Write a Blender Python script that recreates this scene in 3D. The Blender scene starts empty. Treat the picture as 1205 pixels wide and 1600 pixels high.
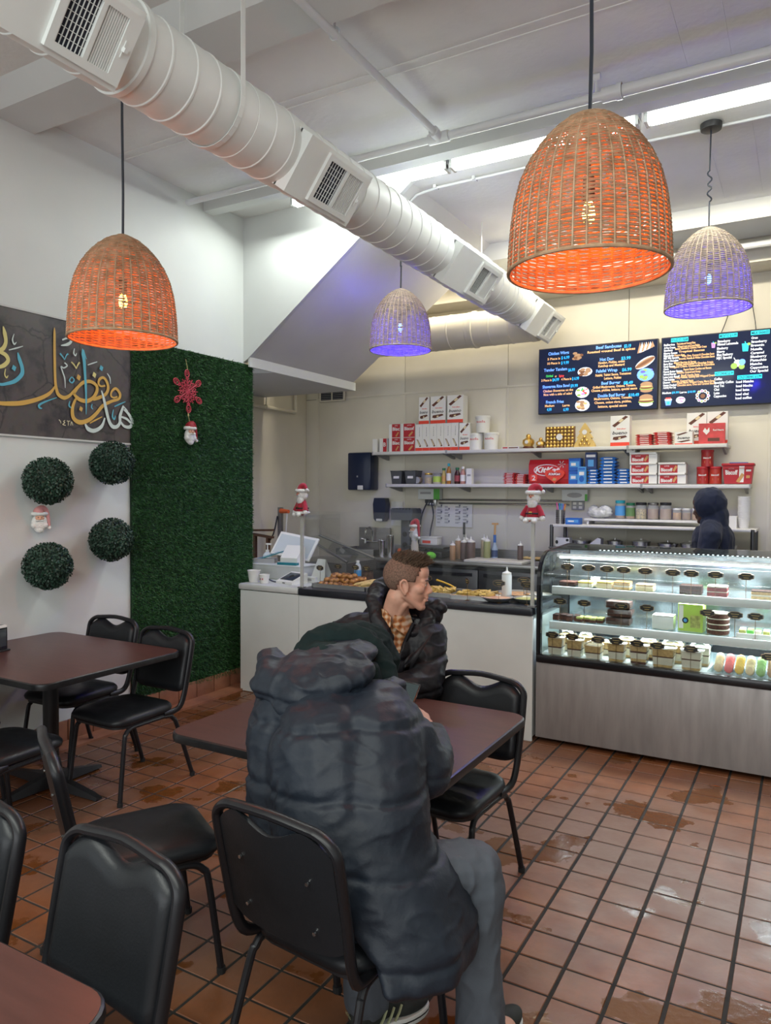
import bpy, bmesh, math, random
import numpy as np
from mathutils import Matrix, Vector, Euler, noise
S = bpy.context.scene
COL = S.collection
PI = math.pi
rnd = random.Random(7)

# ---------------------------------------------------------------- camera
cam_d = bpy.data.cameras.new('camera')
cam = bpy.data.objects.new('camera', cam_d)
COL.objects.link(cam)
cam_d.sensor_fit = 'VERTICAL'
cam_d.sensor_height = 24.0
cam_d.lens = 1155.0 / 1600.0 * 24.0
cam_d.clip_start = 0.02
CAM_H = 1.68


def cam_matrix(pitch, yaw, roll):
    cy, sy, cp, sp, cr, sr = math.cos(yaw), math.sin(yaw), math.cos(pitch), math.sin(pitch), math.cos(roll), math.sin(roll)
    rz = np.array([[cy, sy, 0], [-sy, cy, 0], [0, 0, 1]])
    base = np.array([[1, 0, 0], [0, 0, -1], [0, 1, 0.]])
    rx = np.array([[1, 0, 0], [0, cp, -sp], [0, sp, cp]])
    rr = np.array([[cr, -sr, 0], [sr, cr, 0], [0, 0, 1]])
    return rr @ rx @ base @ rz


_m = cam_matrix(0.02703, 0.51873, 0.00534)
cam.matrix_world = Matrix([[_m[0][i], -_m[1][i], -_m[2][i], (0, 0, CAM_H)[i]] for i in range(3)] + [[0, 0, 0, 1]])
S.camera = cam

# ---------------------------------------------------------------- world, lights, exposure
S.view_settings.view_transform = 'Standard'
S.view_settings.look = 'None'
S.view_settings.gamma = 1.0
S.view_settings.use_curve_mapping = False
S.view_settings.exposure = 0.16
W = bpy.data.worlds.new('world')
S.world = W
W.use_nodes = True
W.node_tree.nodes['Background'].inputs[0].default_value = (0.85, 0.92, 1.0, 1)
W.node_tree.nodes['Background'].inputs[1].default_value = 0.9
try:
    S.cycles.max_bounces = 8
    S.cycles.transparent_max_bounces = 24
    S.cycles.use_denoising = True
    S.cycles.sample_clamp_indirect = 6.0
    S.cycles.caustics_reflective = False
    S.cycles.caustics_refractive = False
except Exception:
    pass


def area_light(name, loc, rot, size, power, color=(1, 1, 1)):
    d = bpy.data.lights.new(name, 'AREA')
    d.shape = 'RECTANGLE'
    d.size, d.size_y = size
    d.energy = power
    d.color = color
    o = bpy.data.objects.new(name, d)
    o.location = loc
    o.rotation_euler = rot
    COL.objects.link(o)
    return o


# an unseen strip added behind the camera to brighten the room, the strip over the counter, the kitchen strip
area_light('added_dining_light', (-1.0, -0.6, 3.94), (0, 0, 0), (5.0, 0.12), 128, (0.95, 1.0, 0.93))
area_light('counter_strip_light', (-1.7, 4.735, 3.885), (math.radians(-12), 0, 0), (4.6, 0.1), 46, (0.94, 1.0, 0.94))
area_light('kitchen_strip_light', (-2.6, 6.78, 3.80), (0, 0, 0), (4.6, 0.1), 28, (1.0, 0.90, 0.70))
area_light('kitchen_duct_fill_light', (-0.75, 6.2, 3.96), (math.radians(15), 0, 0), (3.4, 0.1), 40, (1.0, 0.91, 0.72))  # added lamp without a fixture, brightens the front of the kitchen duct
area_light('shop_window_light', (-0.4, -2.9, 1.9), (math.radians(90), 0, 0), (5.5, 2.6), 112, (0.95, 0.98, 0.98))

# ---------------------------------------------------------------- materials
MATS = {}


def mat(name, color, rough=0.6, metal=0.0, noise_scale=0.0, noise_amt=0.0, bump=0.0, bump_scale=60.0, emit=None, emit_s=0.0,
        alpha=1.0, spec=0.5, coat=0.0, trans=0.0, ior=1.45, sheen=0.0, stretch=None, rough_amt=0.0, color2=None):
    if name in MATS:
        return MATS[name]
    m = bpy.data.materials.new(name)
    m.use_nodes = True
    nt = m.node_tree
    b = nt.nodes['Principled BSDF']
    b.inputs['Base Color'].default_value = (*color, 1)
    b.inputs['Roughness'].default_value = rough
    b.inputs['Metallic'].default_value = metal
    b.inputs['Specular IOR Level'].default_value = spec
    b.inputs['IOR'].default_value = ior
    if coat:
        b.inputs['Coat Weight'].default_value = coat
        b.inputs['Coat Roughness'].default_value = 0.12
    if trans:
        b.inputs['Transmission Weight'].default_value = trans
    if sheen:
        b.inputs['Sheen Weight'].default_value = sheen
    if alpha < 1:
        b.inputs['Alpha'].default_value = alpha
    if emit:
        b.inputs['Emission Color'].default_value = (*emit, 1)
        b.inputs['Emission Strength'].default_value = emit_s
    tc = None
    if noise_amt or bump or rough_amt:
        tc = nt.nodes.new('ShaderNodeTexCoord')
        src = tc.outputs['Object']
        if stretch:
            mp = nt.nodes.new('ShaderNodeMapping')
            mp.inputs['Scale'].default_value = stretch
            nt.links.new(src, mp.inputs[0])
            src = mp.outputs[0]
    if noise_amt or rough_amt:
        n = nt.nodes.new('ShaderNodeTexNoise')
        n.inputs['Scale'].default_value = noise_scale or 8
        n.inputs['Detail'].default_value = 5
        nt.links.new(src, n.inputs['Vector'])
        if noise_amt:
            r = nt.nodes.new('ShaderNodeMix')
            r.data_type = 'RGBA'
            c2 = color2 or tuple(max(0, c * (1 - noise_amt)) for c in color)
            c1 = color if color2 else tuple(min(1, c * (1 + noise_amt * 0.6)) for c in color)
            r.inputs[6].default_value = (*c1, 1)
            r.inputs[7].default_value = (*c2, 1)
            rp = nt.nodes.new('ShaderNodeMapRange')
            rp.inputs[1].default_value = 0.3
            rp.inputs[2].default_value = 0.7
            nt.links.new(n.outputs[0], rp.inputs[0])
            nt.links.new(rp.outputs[0], r.inputs[0])
            nt.links.new(r.outputs[2], b.inputs['Base Color'])
        if rough_amt:
            rp2 = nt.nodes.new('ShaderNodeMapRange')
            rp2.inputs[1].default_value = 0.35
            rp2.inputs[2].default_value = 0.65
            rp2.inputs[3].default_value = max(0.02, rough - rough_amt)
            rp2.inputs[4].default_value = min(1, rough + rough_amt)
            nt.links.new(n.outputs[0], rp2.inputs[0])
            nt.links.new(rp2.outputs[0], b.inputs['Roughness'])
    if bump:
        n2 = nt.nodes.new('ShaderNodeTexNoise')
        n2.inputs['Scale'].default_value = bump_scale
        n2.inputs['Detail'].default_value = 4
        nt.links.new(src, n2.inputs['Vector'])
        bp = nt.nodes.new('ShaderNodeBump')
        bp.inputs['Strength'].default_value = bump
        bp.inputs['Distance'].default_value = 0.01
        nt.links.new(n2.outputs[0], bp.inputs['Height'])
        nt.links.new(bp.outputs[0], b.inputs['Normal'])
    MATS[name] = m
    return m


def glass(name, tint=(0.92, 0.97, 0.96), amount=0.9, rough=0.03):
    """thin clear sheet: mostly see-through with a surface gloss"""
    if name in MATS:
        return MATS[name]
    m = bpy.data.materials.new(name)
    m.use_nodes = True
    nt = m.node_tree
    nt.nodes.remove(nt.nodes['Principled BSDF'])
    out = nt.nodes['Material Output']
    t = nt.nodes.new('ShaderNodeBsdfTransparent')
    t.inputs[0].default_value = (*tint, 1)
    g = nt.nodes.new('ShaderNodeBsdfGlossy')
    g.inputs['Roughness'].default_value = rough
    fr = nt.nodes.new('ShaderNodeLayerWeight')
    fr.inputs[0].default_value = 0.5
    pw = nt.nodes.new('ShaderNodeMath')
    pw.operation = 'POWER'
    pw.inputs[1].default_value = 4.0
    nt.links.new(fr.outputs['Facing'], pw.inputs[0])
    ad = nt.nodes.new('ShaderNodeMath')
    ad.operation = 'MULTIPLY_ADD'
    ad.use_clamp = True
    ad.inputs[1].default_value = 0.6
    ad.inputs[2].default_value = 0.02 + (1 - amount) * 0.3
    nt.links.new(pw.outputs[0], ad.inputs[0])
    mx = nt.nodes.new('ShaderNodeMixShader')
    nt.links.new(ad.outputs[0], mx.inputs[0])
    nt.links.new(t.outputs[0], mx.inputs[1])
    nt.links.new(g.outputs[0], mx.inputs[2])
    nt.links.new(mx.outputs[0], out.inputs[0])
    MATS[name] = m
    return m


def tri_mat(name, fn):
    """material built by a callback that receives (node_tree, principled)"""
    if name in MATS:
        return MATS[name]
    m = bpy.data.materials.new(name)
    m.use_nodes = True
    fn(m.node_tree, m.node_tree.nodes['Principled BSDF'])
    MATS[name] = m
    return m


# ---------------------------------------------------------------- mesh building
class MB:
    def __init__(self):
        self.v, self.f, self.m = [], [], []

    def add(self, vs, fs, mi=0):
        n = len(self.v)
        self.v += [tuple(p) for p in vs]
        self.f += [tuple(i + n for i in f) for f in fs]
        self.m += [mi] * len(fs)
        return self

    def box(self, c, s, mi=0, rot=None, bev=0.0):
        x, y, z = s[0] / 2, s[1] / 2, s[2] / 2
        if bev:
            return self.rbox(c, s, bev, mi, rot)
        vs = [(-x, -y, -z), (x, -y, -z), (x, y, -z), (-x, y, -z), (-x, -y, z), (x, -y, z), (x, y, z), (-x, y, z)]
        vs = self._place(vs, c, rot)
        return self.add(vs, [(0, 3, 2, 1), (4, 5, 6, 7), (0, 1, 5, 4), (1, 2, 6, 5), (2, 3, 7, 6), (3, 0, 4, 7)], mi)

    def _place(self, vs, c, rot):
        if rot is not None:
            R = Euler(rot).to_matrix() if not isinstance(rot, Matrix) else rot
            vs = [R @ Vector(p) for p in vs]
        return [(p[0] + c[0], p[1] + c[1], p[2] + c[2]) for p in vs]

    def rbox(self, c, s, r, mi=0, rot=None):
        """box with chamfered edges"""
        bm = bmesh.new()
        bmesh.ops.create_cube(bm, size=1)
        bmesh.ops.scale(bm, vec=s, verts=bm.verts)
        bmesh.ops.bevel(bm, geom=bm.edges[:], offset=min(r, min(s) * 0.45), segments=2, affect='EDGES', profile=0.5)
        vs = [v.co.copy() for v in bm.verts]
        bm.verts.index_update()
        fs = [[v.index for v in f.verts] for f in bm.faces]
        bm.free()
        return self.add(self._place(vs, c, rot), fs, mi)

    def prism(self, pts, h, mi=0, axis='z', base=0.0):
        """polygon in 2D extruded: axis z: (x,y)->z; y: (x,z)->y; x: (y,z)->x"""
        n = len(pts)

        def P(p, t):
            return {'z': (p[0], p[1], t), 'y': (p[0], t, p[1]), 'x': (t, p[0], p[1])}[axis]
        vs = [P(p, base) for p in pts] + [P(p, base + h) for p in pts]
        fs = [tuple(range(n))[::-1], tuple(range(n, 2 * n))] + [(i, (i + 1) % n, n + (i + 1) % n, n + i) for i in range(n)]
        if axis == 'y':
            fs = [f[::-1] for f in fs]
        return self.add(vs, fs, mi)

    def lathe(self, prof, seg=20, c=(0, 0, 0), mi=0, rot=None, cap=True):
        vs, fs = [], []
        k = len(prof)
        for i in range(seg):
            a = 2 * PI * i / seg
            ca, sa = math.cos(a), math.sin(a)
            vs += [(r * ca, r * sa, z) for r, z in prof]
        for i in range(seg):
            j = (i + 1) % seg
            for q in range(k - 1):
                fs.append((i * k + q, j * k + q, j * k + q + 1, i * k + q + 1))
        if cap:
            if prof[0][0] > 1e-5:
                fs.append(tuple(i * k for i in range(seg))[::-1])
            if prof[-1][0] > 1e-5:
                fs.append(tuple(i * k + k - 1 for i in range(seg)))
        return self.add(self._place(vs, c, rot), fs, mi)

    def cyl(self, a, b, r, r2=None, seg=12, mi=0):
        a, b = Vector(a), Vector(b)
        d = b - a
        q = d.to_track_quat('Z', 'Y').to_matrix()
        return self.lathe([(r, 0), (r if r2 is None else r2, d.length)], seg, tuple(a), mi, q)

    def ball(self, c, r, seg=12, mi=0, sc=(1, 1, 1), rot=None):
        n = max(4, seg // 2)
        prof = [(math.sin(PI * i / n) * 1.0, -math.cos(PI * i / n)) for i in range(n + 1)]
        prof[0] = (0.001, -1)
        prof[-1] = (0.001, 1)
        tmp = MB().lathe(prof, seg, cap=False)
        vs = [(p[0] * r * sc[0], p[1] * r * sc[1], p[2] * r * sc[2]) for p in tmp.v]
        return self.add(self._place(vs, c, rot), tmp.f, mi)

    def tube(self, pts, r, seg=8, mi=0, closed=False, flat=None):
        """sweep along a polyline; r a number or a list; flat=(wx) squashes in the frame's second axis"""
        pts = [Vector(p) for p in pts]
        n = len(pts)
        rs = r if isinstance(r, (list, tuple)) else [r] * n
        tang = []
        for i in range(n):
            if closed:
                t = pts[(i + 1) % n] - pts[i - 1]
            else:
                t = pts[min(i + 1, n - 1)] - pts[max(i - 1, 0)]
            tang.append(t.normalized())
        up = Vector((0, 0, 1)) if abs(tang[0].z) < 0.9 else Vector((1, 0, 0))
        u = tang[0].cross(up).normalized()
        vs = []
        for i in range(n):
            t = tang[i]
            u = (u - t * u.dot(t))
            u = u.normalized() if u.length > 1e-6 else t.orthogonal().normalized()
            w = t.cross(u)
            for k in range(seg):
                a = 2 * PI * k / seg
                vs.append(pts[i] + u * (math.cos(a) * rs[i]) + w * (math.sin(a) * rs[i] * (flat or 1)))
        fs = []
        for i in range(n if closed else n - 1):
            j = (i + 1) % n
            for k in range(seg):
                l = (k + 1) % seg
                fs.append((i * seg + k, i * seg + l, j * seg + l, j * seg + k))
        if not closed:
            fs.append(tuple(range(seg))[::-1])
            fs.append(tuple((n - 1) * seg + k for k in range(seg)))
        return self.add(vs, fs, mi)

    def loft(self, rings, mi=0, cap=True):
        n = len(rings[0])
        vs = [p for r in rings for p in r]
        fs = []
        for i in range(len(rings) - 1):
            for k in range(n):
                l = (k + 1) % n
                fs.append((i * n + k, i * n + l, (i + 1) * n + l, (i + 1) * n + k))
        if cap:
            fs.append(tuple(range(n))[::-1])
            fs.append(tuple((len(rings) - 1) * n + k for k in range(n)))
        return self.add(vs, fs, mi)

    def mesh(self, name, mats, smooth=35):
        me = bpy.data.meshes.new(name)
        me.from_pydata(self.v, [], self.f)
        for m in (mats if isinstance(mats, (list, tuple)) else [mats]):
            me.materials.append(m)
        me.polygons.foreach_set('material_index', self.m)
        if smooth:
            me.polygons.foreach_set('use_smooth', [True] * len(self.f))
            me.set_sharp_from_angle(angle=math.radians(smooth))
        me.update()
        return me

    def build(self, name, mats, parent=None, loc=None, rot=None, smooth=35, **props):
        o = bpy.data.objects.new(name, self.mesh(name, mats, smooth))
        COL.objects.link(o)
        if parent is not None:
            o.parent = parent
        if loc is not None:
            o.location = loc
        if rot is not None:
            o.rotation_euler = rot
        for k, v in props.items():
            o[k] = v
        return o


def tag(o, label, cat, group=None):
    o['label'] = label
    o['category'] = cat
    if group:
        o['group'] = group
    return o


def empty(name, loc=(0, 0, 0), rz=0.0, label=None, cat=None, group=None, rot=None):
    o = bpy.data.objects.new(name, None)
    o.empty_display_size = 0.1
    COL.objects.link(o)
    o.location = loc
    o.rotation_euler = rot or (0, 0, rz)
    if label:
        tag(o, label, cat, group)
    return o


def copy_tree(o, parent=None):
    c = o.copy()
    COL.objects.link(c)
    if parent is not None:
        c.parent = parent
    for ch in list(o.children):
        copy_tree(ch, c)
    return c


def dup(o, loc, rz=None, label=None, group=None, scale=None):
    c = copy_tree(o)
    c.location = loc
    if rz is not None:
        c.rotation_euler = (0, 0, rz)
    if label:
        c['label'] = label
    if group:
        c['group'] = group
    if scale:
        c.scale = scale
    return c


def struct(mb, name, m, parent=None, **k):
    o = mb.build(name, m, parent, **k)
    if parent is None:
        o['kind'] = 'structure'
    return o


_txt_cache = {}


def text_mesh(s, size=1.0, bold=0.0, align='LEFT', italic=0.0):
    """flat letter outlines as (verts, faces) in the XY plane"""
    key = (s, bold, align, italic)
    if key not in _txt_cache:
        cu = bpy.data.curves.new('t', 'FONT')
        cu.body = s
        cu.size = 1.0
        cu.align_x = align
        cu.offset = bold
        cu.shear = italic
        cu.resolution_u = 2
        ob = bpy.data.objects.new('t', cu)
        me = ob.to_mesh()
        _txt_cache[key] = ([tuple(v.co) for v in me.vertices], [tuple(p.vertices) for p in me.polygons])
        ob.to_mesh_clear()
        bpy.data.objects.remove(ob)
        bpy.data.curves.remove(cu)
    vs, fs = _txt_cache[key]
    return [(x * size, y * size) for x, y, _ in vs], fs


def text_on(mb, s, fn, size, mi=0, bold=0.02, align='LEFT', width=None, italic=0.0):
    """letters mapped by fn(u, v) -> 3D point; width squeezes the line to a length"""
    vs, fs = text_mesh(s, size, bold, align, italic)
    if not vs:
        return
    if width:
        xs = [p[0] for p in vs]
        w = max(xs) - min(xs)
        k = width / w if w > 0 else 1
        vs = [(p[0] * k, p[1]) for p in vs]
    mb.add([fn(u, v) for u, v in vs], fs, mi)
# ---------------------------------------------------------------- the room shell
WX, WC, CEIL, YB = -4.28, 5.01, 4.035, 7.55   # left wall, its far end, ceiling, back wall
white = mat('white_paint', (0.625, 0.645, 0.63), 0.45, noise_scale=1.6, noise_amt=0.05, bump=0.05, bump_scale=90)
ceil_m = mat('ceiling_paint', (0.74, 0.745, 0.725), 0.7, noise_scale=2.2, noise_amt=0.07, bump=0.25, bump_scale=24)
beige = mat('beige_panel', (0.69, 0.65, 0.545), 0.35, noise_scale=3, noise_amt=0.04, bump=0.03)
slope_m = mat('soffit_paint', (0.58, 0.575, 0.57), 0.5, noise_scale=2, noise_amt=0.05, bump=0.06, bump_scale=40)
grout = mat('dark_grout', (0.024, 0.022, 0.018), 0.9, noise_scale=14, noise_amt=0.5)


def _tile(nt, b):
    L = nt.links
    g = nt.nodes.new('ShaderNodeNewGeometry')
    oi = nt.nodes.new('ShaderNodeObjectInfo')

    def noi(sc, det, off=0.0):
        mp = nt.nodes.new('ShaderNodeMapping')
        mp.inputs['Location'].default_value = (off, off * 2, 0)
        n = nt.nodes.new('ShaderNodeTexNoise')
        n.inputs['Scale'].default_value = sc
        n.inputs['Detail'].default_value = det
        L.new(g.outputs['Position'], mp.inputs[0])
        L.new(mp.outputs[0], n.inputs['Vector'])
        return n.outputs[0]

    def rng(s, a, c, lo=0.0, hi=1.0):
        r = nt.nodes.new('ShaderNodeMapRange')
        r.inputs[1].default_value, r.inputs[2].default_value = a, c
        r.inputs[3].default_value, r.inputs[4].default_value = lo, hi
        L.new(s, r.inputs[0])
        return r.outputs[0]

    def mixc(f, a, c):
        m = nt.nodes.new('ShaderNodeMix')
        m.data_type = 'RGBA'
        L.new(f, m.inputs[0])
        for i, q in ((6, a), (7, c)):
            if isinstance(q, tuple):
                m.inputs[i].default_value = (*q, 1)
            else:
                L.new(q, m.inputs[i])
        return m.outputs[2]
    base = mixc(rng(noi(5, 4), 0.35, 0.65), (0.215, 0.076, 0.029), (0.145, 0.050, 0.019))
    base = mixc(rng(noi(1.1, 2, 4.0), 0.4, 0.62), base, (0.165, 0.078, 0.044))
    base = mixc(rng(noi(45, 3, 9.0), 0.45, 0.75, 0.0, 0.35), base, (0.14, 0.062, 0.032))
    wet = rng(noi(2.6, 6, 2.3), 0.57, 0.60)          # film of mopped water, in puddle shapes
    col = mixc(wet, base, (0.120, 0.040, 0.011))
    L.new(col, b.inputs['Base Color'])
    ro = rng(noi(7, 3, 7.0), 0.3, 0.7, 0.30, 0.52)
    m = nt.nodes.new('ShaderNodeMix')
    L.new(wet, m.inputs[0])
    L.new(ro, m.inputs[2])
    m.inputs[3].default_value = 0.13
    L.new(m.outputs[0], b.inputs['Roughness'])
    bp = nt.nodes.new('ShaderNodeBump')
    bp.inputs['Strength'].default_value = 0.22
    bp.inputs['Distance'].default_value = 0.006
    L.new(noi(26, 5, 1.0), bp.inputs['Height'])
    L.new(bp.outputs[0], b.inputs['Normal'])


tile_m = tri_mat('quarry_tile', _tile)

fl = MB().box((-1.1, 2.3, -0.053), (9.2, 11.0, 0.1))
floor = struct(fl, 'floor', grout)
TX, TY, TX0, TY0 = 0.17179, 0.17072, -0.202, 2.7206


def tile_mb(w, d):
    mb = MB()
    bev, h = 0.004, 0.006
    a, c = w / 2, d / 2
    vs = [(-a, -c, -h), (a, -c, -h), (a, c, -h), (-a, c, -h), (-a + bev, -c + bev, 0), (a - bev, -c + bev, 0), (a - bev, c - bev, 0), (-a + bev, c - bev, 0)]
    mb.add(vs, [(4, 5, 6, 7), (0, 1, 5, 4), (1, 2, 6, 5), (2, 3, 7, 6), (3, 0, 4, 7)])
    return mb


_tm = tile_mb(TX - 0.0085, TY - 0.006).mesh('tile', tile_m, 0)
_R = np.array(_m)
cands, rest = [], MB()
for i in range(-24, 16):
    for j in range(-22, 13):
        x, y = TX0 + (i + 0.5) * TX, TY0 + (j + 0.5) * TY
        if x < WX + 0.05 or y > 4.98:
            continue
        q = _R @ np.array([x, y, -CAM_H])
        d = q[2]
        ok = d > 0.3 and -20 < 602.5 + 1155 * q[0] / d < 1225 and 800 + 1155 * q[1] / d < 1620 and y < 4.8
        # floor hidden by the left tables and the seated man is left to the joined rest
        ok = ok and not (x < -2.9 and y < 2.6) and not (x > -1.75 and x < -0.95 and y < 1.9) and y > 1.15
        cands.append((0 if ok else 1, d, x, y))
cands.sort()
for k, (bad, d, x, y) in enumerate(cands):
    if k < 300 and not bad:
        o = bpy.data.objects.new('tile', _tm)
        COL.objects.link(o)
        o.parent = floor
        o.location = (x, y, rnd.uniform(-0.0006, 0.0006))
        o.rotation_euler = (rnd.uniform(-.0025, .0025), rnd.uniform(-.0025, .0025), rnd.uniform(-.006, .006))
    else:
        t = tile_mb(TX - 0.0085, TY - 0.006)
        rest.add([(p[0] + x, p[1] + y, p[2]) for p in t.v], t.f)
rest.build('distant_tiles', tile_m, floor, smooth=0, kind='stuff')

# left wall, kitchen side wall, back wall of panels, right wall, the wall over the shop front
struct(MB().box((WX - 0.1, 1.0, 2.02), (0.2, 8.02, 4.05)), 'wall_left', white)
struct(MB().box((-5.51, 6.2, 2.02), (0.1, 2.9, 4.05)), 'wall_kitchen', beige)
wb = struct(MB().box((-1.1, YB + 0.07, 2.02), (9.2, 0.1, 4.05)), 'wall_back', grout)
xs = [-5.46, -5.27, -4.06, -2.81, -1.56, -0.31, 0.94, 2.19, 3.4]
for a, c in zip(xs[:-1], xs[1:]):
    for z0, z1 in ((0.0, 2.815), (2.82, 4.03)):
        MB().rbox(((a + c) / 2, YB + 0.01, (z0 + z1) / 2), (c - a - 0.004, 0.02, z1 - z0), 0.003).build('wall_panel', beige, wb)
    if a > -5.4:
        MB().box((a, YB - 0.002, 1.4), (0.022, 0.008, 2.8)).build('joint_strip', beige, wb)
MB().box((-1.0, YB - 0.003, 2.817), (8.6, 0.008, 0.02)).build('joint_strip', beige, wb)
struct(MB().box((3.45, 2.3, 2.02), (0.1, 11.0, 4.05)), 'wall_right', white)
struct(MB().box((-0.4, -3.05, 3.65), (7.8, 0.1, 0.8)).box((-0.4, -3.05, 0.25), (7.8, 0.1, 0.5)), 'wall_front', white)

# ceiling: slab with formwork ridges as parts
ce = struct(MB().box((-1.1, 2.3, CEIL + 0.05), (9.2, 11.0, 0.1)), 'ceiling', ceil_m)
for y, w in ((3.14, 0.012), (3.63, 0.02), (3.70, 0.01), (1.6, 0.012)):
    MB().box((-0.5, y, CEIL - 0.001), (7.5, w, 0.008)).build('formwork_ridge', ceil_m, ce)
for x, y0, y1 in ((-0.62, 3.5, 4.4), (-0.40, 3.5, 4.4), (-0.35, 5.2, 6.5), (-0.62, 5.2, 6.5)):
    MB().box((x, (y0 + y1) / 2, CEIL - 0.001), (0.008, y1 - y0, 0.005)).build('formwork_ridge', ceil_m, ce)
# downstand beams across the room
struct(MB().prism([(2.62, 4.035), (2.71, 3.925), (3.0, 3.925), (3.0, 4.035)], 7.68, axis='x', base=WX), 'trim_beam_near', white)
struct(MB().box((-0.4, 4.555, 3.985), (7.76, 0.11, 0.10)), 'trim_beam_middle', white)
struct(MB().box((0.3, 6.86, 3.955), (6.2, 0.48, 0.16)), 'trim_beam_far', white)
struct(MB().box((-1.0, 7.37, 3.86), (8.9, 0.36, 0.34)), 'trim_kitchen_soffit', beige)
# the underside of the stairs: a wedge that rises to the ceiling, with a flat soffit at its foot
wedge = struct(MB().prism([(WX, CEIL), (WX, 2.80), (-4.235, 2.823), (-2.645, 4.02), (-2.62, CEIL)], 0.04, axis='y', base=WC - 0.02), 'wall_stair_face', white)
struct(MB().prism([(-4.235, CEIL), (-4.225, 2.842), (-2.672, 4.01), (-2.66, CEIL)], 1.66, axis='y', base=WC + 0.02), 'trim_stair_soffit', slope_m)
struct(MB().prism([(-5.46, 5.03), (-4.22, 5.36), (-4.22, 6.72), (-5.46, 6.72)], 0.06, axis='z', base=2.76), 'trim_alcove_soffit', slope_m)
struct(MB().box((-4.222, 5.86, 2.80), (0.02, 1.72, 0.085)), 'trim_soffit_edge', white)

# tiled skirting along the left wall
cer = mat('skirting_tile', (0.30, 0.13, 0.075), 0.35, noise_scale=9, noise_amt=0.25)
lg = mat('light_grout', (0.5, 0.42, 0.34), 0.8)
bbl = struct(MB().box((WX + 0.006, 3.4, 0.07), (0.012, 3.2, 0.14)), 'baseboard_left', lg)
y = 2.0
while y < 4.95:
    MB().rbox((WX + 0.017, y + 0.1, 0.075), (0.014, 0.192, 0.15), 0.003).build('tile', cer, bbl)
    y += 0.2
MB().box((WX + 0.09, 3.45, 0.006), (0.15, 2.95, 0.018)).build('curb_tile', cer, bbl)

# ---------------------------------------------------------------- air duct
duct_m = mat('duct_paint', (0.80, 0.82, 0.79), 0.5, noise_scale=3, noise_amt=0.04)
dark_vent = mat('vent_dark', (0.012, 0.016, 0.03), 0.6)
DX, DZ, DR = -2.325, 3.385, 0.174


def duct_prof(L, pitch, r):
    p, y = [], 0.0
    while y < L - pitch:
        p += [(r, y), (r, y + pitch - 0.016), (r + 0.004, y + pitch - 0.012), (r + 0.004, y + pitch - 0.004)]
        y += pitch
    return p + [(r, L)]


def register(mb, cx, cz_dir, L, H):
    return mb


ROTY = Euler((-PI / 2, 0, 0)).to_matrix()      # lathe axis z -> +y
duct = empty('air_duct', (DX, 1.2, DZ - DR), label='long white round spiral air duct under the ceiling, turning along the kitchen wall', cat='duct')


def dpart(mb, name, m, parent=duct, **k):
    mb.v = [(p[0] - DX, p[1] - 1.2, p[2] - DZ + DR) for p in mb.v]
    return mb.build(name, m, parent, **k)


for y0, y1, r in ((0.9, 1.98, DR), (1.98, 2.62, DR - .003), (2.62, 3.02, DR), (3.02, 5.0, DR - .004), (5.0, 6.02, DR), (6.02, 6.62, DR - .01), (6.62, 7.22, DR - 0.012)):
    dpart(MB().lathe([(r, 0.0)] + duct_prof(y1 - y0, 0.135, r)[1:], 48, (DX, y0, DZ), 0, ROTY, cap=True), 'duct_section', duct_m)
for y in (1.98, 5.42, 6.0):
    dpart(MB().lathe([(DR, 0), (DR + .008, .004), (DR + .008, .03), (DR, .034)], 48, (DX, y, DZ), 0, ROTY, cap=False), 'collar', duct_m)
# register boxes facing the room's right side and a little down; louvres are sub-parts of each grille
NRM = Vector((0.80, 0, -0.60)).normalized()
UPV = Vector((0.60, 0, 0.80)).normalized()


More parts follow.
